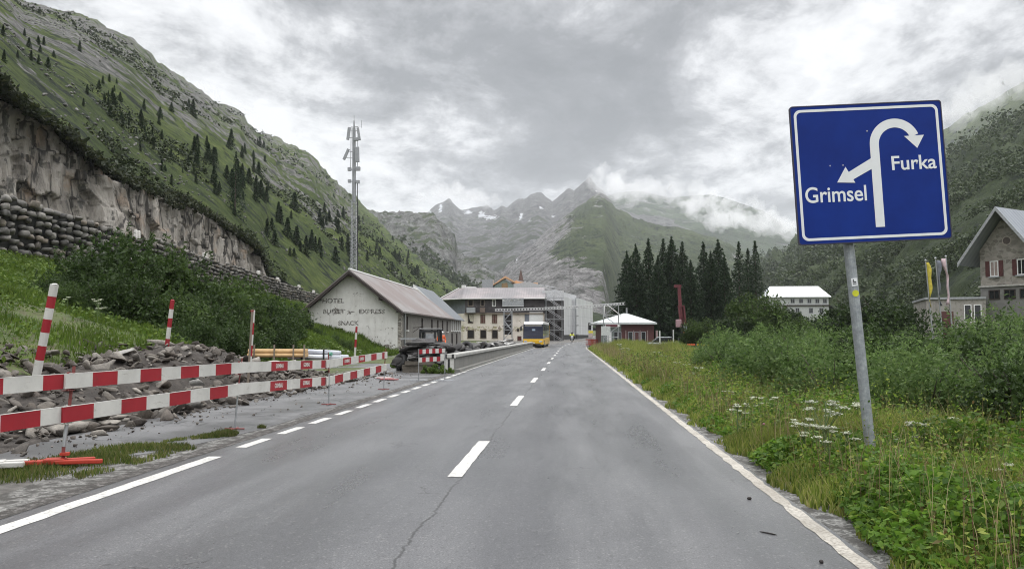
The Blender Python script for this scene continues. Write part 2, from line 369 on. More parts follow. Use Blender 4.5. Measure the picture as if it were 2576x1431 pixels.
co = objco(t, geo=True); n = tnoise(t, co, 30, 6, .75); n2 = tnoise(t, co, 1.8, 5)
c = mix(t, step(t, n, .42, .66, 0, .8), ramp(t, n2, [(.3, (.27, .245, .205)), (.7, (.52, .49, .43))]), (.15, .13, .105)); t.links.new(c, b.inputs['Base Color']); b.inputs['Roughness'].default_value = .7
bump(t, b, n, .5, .008)
line(1.885, -10, 112, .12, 'road_edge_line', m, .014)
# crumbly gravel lip beyond the edge line
m = MATS['gravel_edge']
props(strip('verge_edge', m, [(1.93+.03*math.sin(y*5), y) for y in gy], [(2.22+.10*fbm((4, y*1.1, 3), 4), y) for y in gy], -.010), kind='structure')
# small litter on the asphalt
for nm, px, py, d, rz, lb, ct in (('pebble', 1885, 1253, (.022, .016, .014), .3, 'small dark pebble lying alone on the asphalt in the lane by the sign', 'pebble'), ('pebble', 2066, 1411, (.018, .014, .012), 1.3, 'tiny dark pebble close to the pale road edge line', 'pebble'), ('twig', 1932, 1338, (.075, .006, .006), -.75, 'thin dark twig lying on the asphalt near the road edge line', 'twig')):
    p = G(float(px), float(py), .01); bm = bmesh.new(); bmesh.ops.create_icosphere(bm, subdivisions=2, radius=1)
    for v in bm.verts: v.co.x *= d[0]*(1+.25*noise.noise(v.co*3)); v.co.y *= d[1]*(1+.3*noise.noise(v.co*2+Vector((3, 0, 0)))); v.co.z *= d[2]
    me = bpy.data.meshes.new(nm); bm.to_mesh(me); bm.free(); o = link(nm, me, mat('litter_dark', (.025, .02, .018), .8)); o.location = (float(p[0]), float(p[1]), d[2]*.8); o.rotation_euler = (0, 0, rz); props(o, lb, ct)
# upper road
m = mat('upper_road_gravel', (.16, .155, .15), .9, geo=True)
uy = np.linspace(30, 128, 40)
props(strip('upper_road', m, [(-38, y) for y in uy], [(-32.6, y) for y in uy], .05, zf=upper_road), kind='structure')
# ------------------------------------------------------------------ mountains
def terrain_mat(name, grass, rock, rs=.05, stripe=(1, 1, 1), rot=(0, 0, 0), bscale=.12, bdist=4., shr=.0, thr=(.42, .56)):
    m, t, b = newmat(name)
    dv = nd(t, 'ShaderNodeVectorMath', operation='ADD'); wz = nd(t, 'ShaderNodeTexNoise', i_Scale=rs*2.5, i_Detail=6, i_Roughness=.7); c0 = objco(t, stripe, rot, geo=True); t.links.new(c0, wz.inputs[0])
    wsc = nd(t, 'ShaderNodeVectorMath', operation='SCALE'); wsc.inputs[3].default_value = .35/rs; t.links.new(wz.outputs[1], wsc.inputs[0]); t.links.new(c0, dv.inputs[0]); t.links.new(wsc.outputs[0], dv.inputs[1])
    co = objco(t, geo=True); cs = dv.outputs[0]
    at = nd(t, 'ShaderNodeAttribute', attribute_name='rock').outputs['Fac']
    n1 = tnoise(t, cs, rs, 8, .68); n2 = tnoise(t, co, rs*5, 7, .65); n3 = tnoise(t, co, rs*.35, 5, .5)
    g = ramp(t, n2, [(.3, grass[0]), (.5, grass[1]), (.7, grass[2])]); g = mix(t, step(t, n3, .4, .6), g, mix(t, 1., g, (.62, .68, .62), 'MULTIPLY'))
    r = ramp(t, tnoise(t, cs, rs*3, 9, .75), [(.34, tuple(x*.22 for x in rock)), (.45, tuple(x*.62 for x in rock)), (.56, rock), (.68, tuple(min(1, x*1.6) for x in rock))])
    v = nd(t, 'ShaderNodeTexVoronoi', feature='DISTANCE_TO_EDGE', i_Scale=rs*4); dn = nd(t, 'ShaderNodeVectorMath', operation='ADD')
    nn = nd(t, 'ShaderNodeTexNoise', i_Scale=rs*3, i_Detail=5); t.links.new(cs, nn.inputs[0]); sc = nd(t, 'ShaderNodeVectorMath', operation='SCALE'); sc.inputs[3].default_value = .5/rs*.5
    t.links.new(nn.outputs[1], sc.inputs[0]); t.links.new(cs, dn.inputs[0]); t.links.new(sc.outputs[0], dn.inputs[1]); t.links.new(dn.outputs[0], v.inputs['Vector'])
    r = mix(t, step(t, v.outputs[0], .06, .0, 0, .75), r, tuple(x*.22 for x in rock))
    f = step(t, mth(t, 'ADD', mth(t, 'MULTIPLY', mth(t, 'SUBTRACT', n1, .5), 3.0), at), thr[0], thr[1])
    c = mix(t, f, g, r)
    if shr: c = mix(t, mth(t, 'MULTIPLY', step(t, tnoise(t, co, rs*2.2, 7, .7), .53, .60), mth(t, 'SUBTRACT', 1.0, mth(t, 'MULTIPLY', f, .5))), c, (.014, .024, .012))
    sn = nd(t, 'ShaderNodeAttribute', attribute_name='snow').outputs['Fac']
    c = mix(t, step(t, mth(t, 'ADD', mth(t, 'MULTIPLY', mth(t, 'SUBTRACT', n2, .5), 2.0), sn), .5, .56), c, (.72, .74, .77))
    t.links.new(c, b.inputs['Base Color']); b.inputs['Roughness'].default_value = .92; b.inputs['Specular IOR Level'].default_value = .2
    h = mth(t, 'ADD', mth(t, 'MULTIPLY', tnoise(t, cs, bscale, 9, .72), 1.), mth(t, 'MULTIPLY', v.outputs[0], .3))
    bump(t, b, h, 1., bdist)
    return m
SURF = {}
def lerp_row(row, px):
    a = np.array(row, float); return np.interp(px, a[:, 0], a[:, 1]), 1/np.interp(px, a[:, 0], 1/a[:, 2])
def loft(name, px0, px1, rows, nu, nv, m, amp, fscale, rock=None, seed=0, edge_amp=None, ridged=False, kind='structure', thick=.1, snow=None):
    """A slope ruled between 3-D contour lines given from foot to crest, then roughened."""
    U = np.linspace(px0, px1, nu); rr = [lerp_row(r, U) for r in rows]; K = len(rows)
    V = np.linspace(0, 1, nv); A = np.zeros((nv, nu, 3)); PX = np.zeros((nv, nu)); PY = PX.copy()
    for j, v in enumerate(V):
        k = min(int(v*(K-1)), K-2); f = v*(K-1)-k
        py = rr[k][0]*(1-f)+rr[k+1][0]*f; iy = (1/rr[k][1])*(1-f)+(1/rr[k+1][1])*f
        A[j] = P(U, py, 1/iy); PX[j] = U; PY[j] = py
    for j in range(nv):
        e = 1.0 if edge_amp is None or V[j] < .97 else edge_amp
        for i in range(nu):
            p = A[j, i]; q = (p[0]*fscale+seed, p[1]*fscale, p[2]*fscale)
            d = noise.ridged_multi_fractal(q, .9, 2.1, 5, 1.0, 2.0)*.7-.9 if ridged else fbm(q, 6, .75)
            s = amp*(p[1] if amp < .2 else 1)*e
            p[2] += d*s; p[0] += d*s*.3*(-np.sign(p[0]))
            p[1] += fbm((q[2]+9, q[0], q[1]), 3)*s*.6
    sw = np.zeros((nv, nu)) if snow is None else snow(PX, PY, np.repeat(V[:, None], nu, 1))
    rk = np.zeros((nv, nu)) if rock is None else rock(PX, PY, np.repeat(V[:, None], nu, 1))
    # a rear side, so that the ridge is a body and not a sheet
    back = A[-1].copy(); cy_ = back[:, 1]; back2 = back.copy(); back2[:, 1] += cy_*thick; back2[:, 0] *= 1+thick; back2[:, 2] -= np.maximum(back2[:, 2]*.5, 1)
    back3 = back2.copy(); back3[:, 1] += cy_*thick; back3[:, 0] *= 1.2; back3[:, 2] = -3
    A = np.concatenate([A, back2[None], back3[None]]); rk = np.concatenate([rk, rk[-1:], rk[-1:]]); sw = np.concatenate([sw, sw[-1:], sw[-1:]])
    SURF[name] = (U, V, A[:nv], PX, PY)
    o = fast(name, A, grid_faces(nu, nv+2), m, smooth=True, attr={'rock': rk, 'snow': sw})
    if kind: props(o, kind=kind)
    return o
def box_(PX, PY, x, y, rx, ry, a):
    return a*np.exp(-(((PX-x)/rx)**2+((PY-y)/ry)**2))

# left valley side
Lsky = [(-350, -420, 330), (0, -50, 430), (60, -2, 450), (200, 36, 500), (290, 75, 560), (330, 95, 580), (375, 135, 600), (395, 160, 610), (480, 212, 700), (560, 270, 780), (600, 285, 800), (640, 330, 860), (780, 388, 1050), (790, 402, 1060), (840, 455, 1150), (900, 505, 1300), (930, 535, 1300), (1000, 605, 1200), (1060, 660, 1100), (1130, 712, 1000), (1165, 730, 900), (1230, 760, 850)]
def _fx(px, py, x=-40.0):
    d = ray(np.array(float(px)), np.array(float(py))); return (px, py, float(d[1]*x/d[0]))
Lfoot = [_fx(-350, 20, -41), _fx(-200, 100, -41), _fx(0, 215, -41), _fx(120, 308, -41), _fx(215, 375, -41), _fx(330, 464, -41), _fx(400, 498, -41), _fx(470, 524, -41), _fx(540, 552, -41), _fx(600, 596, -41), _fx(655, 640), _fx(680, 692), _fx(700, 700), _fx(780, 740), _fx(900, 778), _fx(1000, 800), (1230, 835, 260)]
def Lrock(PX, PY, V):
    r = .16+.26*sm(V, .4, .9)
    r = r-.45*sm(PX, 850, 960)-.3*np.exp(-((PX-620)/220)**2)*(1-sm(V, .3, .7))
    r += box_(PX, PY, 120, 110, 200, 70, .3)+box_(PX, PY, 780, 560, 140, 40, .35)+box_(PX, PY, 640, 400, 70, 60, .3)+box_(PX, PY, 480, 250, 140, 60, .2)
    r -= box_(PX, PY, 330, 330, 60, 60, .3)+box_(PX, PY, 700, 610, 200, 60, .3)+box_(PX, PY, 560, 390, 120, 40, .3)
    return r
def mid(a, b, f, ys=1.0):
    xs_ = sorted(set([p[0] for p in a]+[p[0] for p in b])); out = []
    for x in xs_:
        (ya, Ya), (yb, Yb) = lerp_row(a, np.array([x])), lerp_row(b, np.array([x]))
        out.append((x, float(ya[0]*(1-f)+yb[0]*f), float(1/((1/Ya[0])*(1-f)+(1/Yb[0])*f))*ys))
    return out
mL = terrain_mat('left_slope', ((.034, .054, .014), (.078, .112, .022), (.155, .185, .042)), (.23, .225, .215), .085, (.8, 1.2, .8), (0, 0, 0), .28, 2.8, shr=1., thr=(.42, .52))
loft('left_mountain', -350, 1230, [Lfoot, mid(Lfoot, Lsky, .5, .94), Lsky], 330, 130, mL, .010, .022, Lrock, edge_amp=.6)
# rocky hump behind the green spur
Bsky = [(820, 560, 1500), (900, 508, 1500), (930, 520, 1500), (990, 533, 1500), (1040, 541, 1450), (1085, 547, 1400), (1115, 570, 1380), (1140, 600, 1350), (1150, 640, 1300), (1200, 655, 1250), (1235, 688, 1200), (1300, 740, 1150), (1380, 800, 1100)]
Bfoot = [(820, 760, 800), (1100, 800, 700), (1380, 835, 600)]
mB = terrain_mat('rocky_hump', ((.035, .05, .02), (.055, .075, .028), (.085, .105, .04)), (.21, .21, .20), .032, (1, 1, .7), (.3, .5, .3), .09, 9., shr=1.)
loft('rocky_hill', 820, 1380, [Bfoot, mid(Bfoot, Bsky, .5, .95), Bsky], 200, 110, mB, .014, .012, lambda PX, PY, V: .25+.35*sm(V, .2, .7), edge_amp=.5)
# far chain
Csky = [(1000, 600, 4200), (1050, 560, 4200), (1068, 540, 4200), (1095, 518, 4200), (1118, 508, 4200), (1130, 500, 4200), (1138, 512, 4200), (1160, 528, 4200), (1195, 526, 4200), (1225, 516, 4200), (1245, 524, 4100), (1262, 512, 4100), (1275, 520, 4100), (1290, 508, 4100), (1305, 500, 4100), (1318, 504, 4000), (1335, 488, 4000), (1350, 484, 4000), (1368, 492, 4000), (1388, 510, 3900), (1400, 500, 3900), (1415, 486, 3900), (1432, 474, 3800), (1445, 482, 3800), (1462, 466, 3800), (1484, 446, 3800), (1500, 468, 3800), (1520, 486, 3800), (1550, 520, 3800), (1650, 540, 3800), (1750, 560, 3800)]
Cfoot = [(1000, 760, 1700), (1300, 760, 1600), (1500, 800, 1500), (1750, 800, 1600)]
mC = terrain_mat('far_rock', ((.05, .065, .04), (.07, .085, .05), (.09, .10, .065)), (.19, .187, .187), .011, (1, 1, .6), (.3, .6, .2), .035, 34., thr=(.25, .45))
def Crock(PX, PY, V): return .42+.3*sm(V, .6, .9)-box_(PX, PY, 1240, 560, 100, 18, .3)
loft('far_mountain', 1000, 1750, [Cfoot, mid(Cfoot, Csky, .4, .85), mid(Cfoot, Csky, .75, .95), Csky], 300, 130, mC, .011, .0045, Crock, edge_amp=.5, ridged=True, snow=lambda PX, PY, V: sum(box_(PX, PY, *q, .75) for q in ((1235, 548, 22, 7), (1215, 540, 14, 5), (1310, 545, 7, 7), (1330, 555, 6, 5), (1360, 527, 6, 5), (1110, 520, 9, 6), (1180, 533, 16, 4), (1300, 565, 5, 4), (1080, 535, 7, 7), (1390, 545, 6, 4))))
# shoulder in front of it, grass above and slabs below
Dsky = [(1180, 745, 1400), (1240, 705, 1500), (1300, 650, 1700), (1360, 600, 1850), (1420, 545, 2000), (1460, 515, 2100), (1490, 496, 2200), (1512, 488, 2200), (1530, 500, 2200), (1550, 525, 2200), (1600, 548, 2100), (1650, 566, 2050), (1700, 576, 2000), (1760, 590, 2000), (1830, 612, 1900), (1900, 650, 1700), (1960, 690, 1500), (2050, 740, 1300)]
Dfoot = [(1180, 830, 620), (1400, 835, 560), (1520, 835, 600), (1560, 835, 900), (2050, 840, 900)]
mD = terrain_mat('shoulder_slope', ((.048, .068, .030), (.068, .092, .036), (.10, .125, .05)), (.30, .29, .285), .022, (1, 1, .6), (.2, .5, .9), .07, 13., shr=1., thr=(.38, .5))
def Drock(PX, PY, V):
    r = .05+.75*(1-sm(PX+(PY-650)*-.3, 1330, 1470))
    r += box_(PX, PY, 1330, 690, 110, 90, .5)+box_(PX, PY, 1460, 740, 75, 70, .75)+box_(PX, PY, 1512, 498, 30, 20, .5)+box_(PX, PY, 1400, 560, 60, 40, .4)
    r -= box_(PX, PY, 1560, 640, 70, 50, .4)+box_(PX, PY, 1400, 650, 45, 28, .45)
    return r
def Dstream(PX, PY, V):           # the meltwater stream down the slabs
    cx = np.interp(PY, [600, 630, 650, 668, 700, 730], [1252, 1268, 1283, 1300, 1308, 1302]); w_ = np.interp(PY, [600, 640, 655, 670, 730], [1., 5, 6, 3, 1.5]); return .62*np.exp(-((PX-cx)/w_)**2)*sm(PY, 600, 640)*(1-sm(PY, 660, 705))
loft('middle_mountain', 1180, 2050, [Dfoot, mid(Dfoot, Dsky, .5, .9), Dsky], 420, 150, mD, .011, .009, Drock, edge_amp=.4, snow=Dstream)
# green rounded mountain with cloud across it
Esky = [(1500, 500, 4600), (1550, 482, 4600), (1600, 478, 4600), (1640, 487, 4600), (1690, 500, 4600), (1730, 496, 4600), (1790, 492, 4500), (1830, 500, 4500), (1880, 520, 4400), (1920, 532, 4400), (1960, 556, 4300), (2020, 580, 4300), (2150, 640, 4200), (2300, 700, 4000)]
Efoot = [(1500, 800, 2200), (1800, 790, 2100), (2300, 790, 1800)]
mE = terrain_mat('green_mountain', ((.05, .075, .04), (.065, .095, .045), (.085, .115, .055)), (.24, .24, .235), .010, (1, 1, .7), (0, .4, .2), .03, 26., shr=1., thr=(.5, .66))
loft('green_mountain', 1500, 2300, [Efoot, mid(Efoot, Esky, .5, .9), Esky], 200, 90, mE, .007, .003, lambda PX, PY, V: .1+.45*sm(V, .6, 1), edge_amp=.4)
# right valley side: low wooded spur and the tall slope behind it
Fsky = [(1880, 668, 1500), (1925, 655, 1400), (2000, 618, 1250), (2100, 560, 1050), (2200, 500, 950), (2300, 450, 850), (2380, 405, 780), (2460, 345, 720), (2576, 292, 650), (2800, 190, 560), (3200, 60, 480)]
Ffoot = [(1880, 735, 900), (1930, 740, 700), (2000, 748, 480), (2100, 760, 330), (2300, 775, 210), (2576, 785, 140), (3200, 800, 90)]
mF = terrain_mat('wooded_slope', ((.022, .036, .013), (.04, .06, .018), (.07, .092, .03)), (.16, .155, .14), .05, (1, 1, 1), (0, 0, 0), .25, 2.5, shr=1., thr=(.72, .85))
def Frock(PX, PY, V): return .12-.1*V+box_(PX, PY, 1990, 655, 60, 10, .3)
loft('right_hillside', 1880, 3200, [Ffoot, mid(Ffoot, Fsky, .5, .93), Fsky], 220, 110, mF, .02, .02, Frock)
Hsky = [(2150, 480, 2400), (2300, 372, 2300), (2370, 338, 2200), (2440, 290, 2100), (2500, 255, 2000), (2576, 205, 1900), (2800, 60, 1700), (3200, -150, 1500)]
Hfoot = [(2150, 640, 1500), (2576, 560, 1100), (3200, 480, 800)]
mH = terrain_mat('high_right_slope', ((.05, .072, .025), (.078, .105, .034), (.12, .15, .055)), (.22, .22, .21), .02, (1, 1, 1), (0, 0, 0), .06, 7., shr=1., thr=(.6, .8))
loft('high_right_mountain', 2150, 3200, [Hfoot, Hsky], 140, 60, mH, .010, .004)
# ------------------------------------------------------------------ rock cliff, dry wall, rubble
def at_x(px, py, x):
    d = ray(px, py); return np.array([0, 0, H])+d*(x/d[..., 0:1])
m, t, b = newmat('cliff_rock')
co = objco(t, geo=True); cv = objco(t, (1, 1, .22), (0, .12, 0), geo=True)
n = tnoise(t, cv, .55, 9, .72, .4); n2 = tnoise(t, co, .35, 6); n3 = tnoise(t, co, 2.4, 8, .75)
c = ramp(t, n, [(.25, (.06, .054, .048)), (.37, (.21, .192, .17)), (.50, (.36, .33, .29)), (.66, (.47, .44, .395)), (.8, (.62, .59, .54))])
c = mix(t, step(t, n2, .52, .68, 0, .6), c, mix(t, 1., c, (1.1, .80, .58), 'MULTIPLY'))
c = mix(t, step(t, tnoise(t, cv, .9, 6, .7), .54, .62, 0, .8), c, (.07, .07, .064))
v = nd(t, 'ShaderNodeTexVoronoi', feature='DISTANCE_TO_EDGE', i_Scale=.30); dn = nd(t, 'ShaderNodeVectorMath', operation='ADD')
nn = nd(t, 'ShaderNodeTexNoise', i_Scale=.5, i_Detail=6); t.links.new(cv, nn.inputs[0]); sc = nd(t, 'ShaderNodeVectorMath', operation='SCALE'); sc.inputs[3].default_value = 2.2
t.links.new(nn.outputs[1], sc.inputs[0]); t.links.new(objco(t, (1, 1, .25), (0, .2, 0), geo=True), dn.inputs[0]); t.links.new(sc.outputs[0], dn.inputs[1]); t.links.new(dn.outputs[0], v.inputs['Vector'])
c = mix(t, step(t, v.outputs[0], .035, .008, 0, .85), c, (.018, .017, .016))
c = mix(t, step(t, n3, .56, .75, 0, .35), c, (.05, .05, .045))
t.links.new(c, b.inputs['Base Color']); b.inputs['Roughness'].default_value = .8; b.inputs['Specular IOR Level'].default_value = .3
bump(t, b, mth(t, 'ADD', mth(t, 'MULTIPLY', tnoise(t, cv, 1.4, 9, .75), 1.), mth(t, 'MULTIPLY', step(t, v.outputs[0], .0, .10), .7)), 1., .45)
top_px = [(-500, -120), (-200, 85), (-60, 170), (0, 205), (60, 262), (120, 300), (180, 332), (215, 372), (260, 410), (330, 458), (400, 492), (455, 520), (470, 512), (540, 545), (600, 590), (628, 604), (655, 628), (668, 655), (676, 690)]
XC = -38.3
tp = np.array([at_x(np.array(a), np.array(b_), XC-1.5) for a, b_ in top_px])
ny, nz_ = 420, 80
yy = np.linspace(tp[0, 1], tp[-1, 1], ny); zt = np.interp(yy, tp[:, 1], tp[:, 2])
A = np.zeros((nz_+3, ny, 3))
for i, y in enumerate(yy):
    zb = float(upper_road(y))-.6; ztop = max(zt[i]+.35*fbm((y*.4, 4, 1), 4), zb+.2)
    for j in range(nz_):
        f = j/(nz_-1); z = zb+(ztop-zb)*f
        yw = y+.8*fbm((y*.3, z*.3, 5), 3); zw = z+1.2*fbm((y*.25, z*.2, 9), 3)
        d = 1.1*fbm((y*.09, z*.10, 2), 2)+.22*fbm((y*.9, z*.3, 8), 5)
        d += .95*(noise.cell((yw*.25+zw*.10, zw*.13, 1))-.5)+.55*(noise.cell((yw*.6-zw*.15, zw*.24, 4))-.5)+.34*(noise.cell((yw*1.4, zw*.55, 7))-.5)
        A[j, i] = (XC-1.5*f+d*.8-.5, y, z)
    A[nz_, i] = (XC-3.4, y, ztop+.5+.3*fbm((y*.3, 0, 5), 3)); A[nz_+1, i] = (XC-9, y, ztop+.8); A[nz_+2, i] = (XC-9, y, zb-1)
cl = fast('rock_cliff', A, grid_faces(ny, nz_+3), m); props(cl, kind='structure')

def stone_mesh(n, seed=3, sub=2):
    """n unit stones, each (V,F): jittered, flattened blobs"""
    out = []; bm = bmesh.new(); bmesh.ops.create_icosphere(bm, subdivisions=sub, radius=1.0)
    V0 = np.array([v.co[:] for v in bm.verts]); F0 = np.array([[v.index for v in f.verts] for f in bm.faces]); bm.free()
    g = np.random.default_rng(seed)
    for k in range(n):
        V = V0.copy()
        for _ in range(16):              # cut facets
            nrm = g.normal(size=3); nrm /= np.linalg.norm(nrm); d = g.uniform(.38, .72); e = V@nrm-d; V -= np.outer(np.maximum(e, 0), nrm)
        V += g.normal(scale=.008, size=V.shape); out.append((V, F0))
    return out
STONES = stone_mesh(16)
BLOCKS = []
for sv, sf in stone_mesh(12, 33):
    q = np.sign(sv)*np.abs(sv)**.42; g_ = np.random.default_rng(len(BLOCKS)); q = q*g_.uniform(.95, 1.2, 3); q += .05*np.sin(q[:, [1, 2, 0]]*4+len(BLOCKS))
    for _ in range(14):
        nrm = g_.normal(size=3); nrm /= np.linalg.norm(nrm); q -= np.outer(np.maximum(q@nrm-g_.uniform(.62, .8), 0), nrm)
    BLOCKS.append((q, sf))
def rotm(g, tilt=1.0):
    a, b_, c_ = g.uniform(0, 6.28), g.uniform(-1, 1)*tilt, g.uniform(-1, 1)*tilt
    return np.array(Matrix.Rotation(a, 3, 'Z') @ Matrix.Rotation(b_, 3, 'X') @ Matrix.Rotation(c_, 3, 'Y'))
def stones(name, items, m, parent=None, lib=None):
    """items: (centre, (sx,sy,sz), tilt)"""
    V, F, o = [], [], 0; g = np.random.default_rng(len(items))
    for c_, s_, tl in items:
        sv, sf = (lib or STONES)[g.integers(len(lib or STONES))]; v_ = (sv*np.array(s_)/1.0)@rotm(g, tl).T+np.array(c_); V.append(v_); F.append(sf+o); o += len(v_)
    return fast(name, np.concatenate(V), np.concatenate(F), m, parent)
def rockmat(name, cols, sc=1.2, rough=.75):
    m, t, b = newmat(name); g = nd(t, 'ShaderNodeNewGeometry'); co = objco(t, geo=True)
    c = ramp(t, g.outputs['Random Per Island'], [(i/(len(cols)-1), c) for i, c in enumerate(cols)])
    c = mix(t, 1., c, ramp(t, tnoise(t, co, sc*4, 8, .75), [(.3, (.5, .5, .5)), (.7, (1.3, 1.28, 1.25))]), 'MULTIPLY')
    t.links.new(c, b.inputs['Base Color']); b.inputs['Roughness'].default_value = rough; bump(t, b, tnoise(t, co, sc*9, 7, .75), .8, .04); return m
mw = rockmat('wall_stone', [(.09, .088, .084), (.20, .19, .175), (.13, .125, .115), (.30, .285, .26), (.075, .073, .07), (.24, .205, .165)], .8)
mdark = mat('dark_joint', (.018, .018, .016), .95)
RW = empty('dry_stone_wall', (-32, 45, 7), label='long dry-laid boulder wall holding up the upper road below the rock cliff', cat='wall')
items = []; y = 34.
while y < 118:
    s = float(np.interp(y, [34, 55, 75, 110], [.82, .72, .5, .38]))
    zb = float(ground_z(-31.7, y))-.6; ztp = float(upper_road(y))+.15; z = zb
    while z < ztp:
        if z > zb:
            items.append(((-31.95+nr.uniform(-.12, .12)-32*0, y-45+45+nr.uniform(-.15, .15)*s, z+nr.uniform(-.1, .1)*s), (.40*s, s*nr.uniform(.36, .66), s*nr.uniform(.24, .40)), .16))
        z += s*.62
    y += s*1.02
o = stones('stonework', [((c_[0]+32, c_[1]-45, c_[2]-7), s_, tl) for c_, s_, tl in items], mw, RW, BLOCKS)
bk = MB(); 
for y0 in np.arange(34, 118, 4.): 
    zb = float(ground_z(-31.7, y0))-1; bk.prism([(y0-45, zb-7), (y0-41, zb-7), (y0-41, float(upper_road(y0+4))-.1-7), (y0-45, float(upper_road(y0))-.1-7)], 'x', -.1, -1.0)
bk.build('wall_core', mdark, RW)
# white guard stones on the upper road edge
mgs = mat('white_stone', (.66, .64, .6), .8, var=.2)
gs0 = None
for k, (px, py) in enumerate([(345, 592), (515, 652), (650, 690), (698, 703), (752, 719), (789, 729), (822, 741)]):
    p = at_x(np.array(float(px)), np.array(float(py)), -32.2); y = float(p[1]); z = float(upper_road(y))
    if gs0 is None:
        gs0 = MB()
        for s_ in (-.3, .3): gs0.prism([(-.16, -.2), (.16, -.2), (.14, .5), (.08, .6), (-.08, .6), (-.14, .5)], 'y', s_-.14, s_+.14)
        gs0 = gs0.build('guard_stone', mgs, bevel=.03); o = gs0
    else: o = gs0.copy(); C.objects.link(o)
    o.location = (-32.2, y, z+.1); o.rotation_euler = (0, 0, 0); o.scale = (.7, .7, .75)
    props(o, 'pair of white guard stones on the edge of the upper road above the dry wall', 'guard stone', 'white guard stones along the upper road')

# rubble heap beside the lot
def heap_h(y): return np.interp(y, [6, 9, 12, 16, 19.5, 22.5, 26, 30, 33], [.05, .15, .28, .52, 1.0, .85, .4, .2, 0])
def heap_z(x, y):
    edge = np.interp(y, [6, 12, 20, 26, 33], [-7.1, -7.35, -7.3, -8.0, -9.5])
    d = np.clip(edge-x, 0, None); return heap_h(y)*sm(d, -.1, 2.0)*(1-sm(d, 2.6, 4.4))
mr = rockmat('rubble_stone', [(.04, .032, .026), (.105, .087, .07), (.065, .052, .042), (.18, .16, .135), (.05, .041, .034), (.32, .295, .26), (.085, .068, .055)], 3.)
hx, hy = np.meshgrid(np.linspace(-12.2, -7.0, 70), np.linspace(5, 33, 260)); hz = heap_z(hx, hy)
for i in range(hx.shape[0]):
    for j in range(hx.shape[1]): hz[i, j] += (.14*fbm((hx[i, j]*1.4, hy[i, j]*1.4, 4), 5))*min(1, hz[i, j]*4)-.03
hz = np.maximum(hz+np.maximum(ground_z(hx, hy)*.55, 0), ground_z(hx, hy)*.9-.15)
md, t, b = newmat('dug_earth'); co = objco(t, geo=True)
t.links.new(ramp(t, tnoise(t, co, 3.5, 9, .75), [(.3, (.020, .016, .013)), (.55, (.055, .045, .037)), (.75, (.12, .105, .09))]), b.inputs['Base Color']); b.inputs['Roughness'].default_value = .85; bump(t, b, tnoise(t, co, 12, 8, .75), 1., .06)
HEAP = fast('rubble', np.stack([hx, hy, hz], -1), grid_faces(70, 260), md, smooth=True); props(HEAP, 'long heap of dug earth and broken stone behind the striped barrier', 'rubble heap', kind='stuff')
def top_z(x, y): return float(max(heap_z(np.array(x), np.array(y))+max(float(ground_z(x, y)), 0)*.55, float(ground_z(x, y)), 0))
items = []
g = np.random.default_rng(5)
for k in range(4200):
    y = 6+27*g.random()**.9; x = -7.1-4.6*g.random()**1.3; 
    if heap_z(np.array(x), np.array(y)) < .03 and g.random() > .25: continue
    s = .03+.15*g.random()**3.2*(1.2 if y < 18 else 1); items.append(((x+.15*g.normal(), y, top_z(x, y)+s*.15), (s*g.uniform(1, 2.1), s*g.uniform(.7, 1.3), s*g.uniform(.25, .75)), .8))
for k in range(500):
    y = g.uniform(8.6, 34); x = -7.2+g.random()**3*2.2*(.5 if y < 12 else .8); s = .012+.04*g.random()**3; items.append(((x, y, .01), (s*1.3, s, s*.8), .5))
props(stones('rubble_stones', items, mr), 'loose angular stones covering the dug earth heap', 'stones', kind='stuff')
# a few blocks large enough to point at
slab_m = rockmat('pale_slab', [(.24, .225, .205), (.34, .33, .31)], 2.)
for k, (px, py, s_, tl, lb) in enumerate([
    (375, 1025, (.46, .3, .13), .12, 'pale flat stone slab at the foot of the rubble heap beside the lot'),
    (480, 1018, (.28, .24, .2), .5, 'grey block resting at the rubble foot between the two near barrier posts'),
    (497, 963, (.17, .16, .12), .3, 'whitish stone lying on the dark rubble between the two striped boards'),
    (160, 1078, (.75, .35, .17), .2, 'long brownish slab leaning out of the rubble behind the nearest barrier post'),
    (255, 1092, (.17, .15, .13), .4, 'rounded grey boulder on the asphalt just past the nearest barrier post'),
    (275, 898, (.75, .5, .09), .35, 'thin pale slab tilted on the top of the rubble heap'),
    (420, 868, (.7, .5, .2), .3, 'big dark slab standing out of the highest part of the heap'),
    (715, 985, (.14, .13, .11), .4, 'dark rounded stone at the far end of the rubble edge')]):
    z0 = 0.0; p = G(float(px), float(py), z0)
    for _ in range(12): z0 = top_z(float(p[0]), float(p[1]))*.9; p = p*.5+G(float(px), float(py), min(z0, 1.3))*.5
    nm = 'stone_slab' if s_[2] < .18 else 'boulder'
    o = stones(nm, [((0, 0, 0), s_, tl)], slab_m if 'pale' in lb or 'whit' in lb or k == 1 else mr); o.location = tuple(p)
    if k % 2: o.rotation_euler[2] = k*.7
    props(o, lb, 'stone')
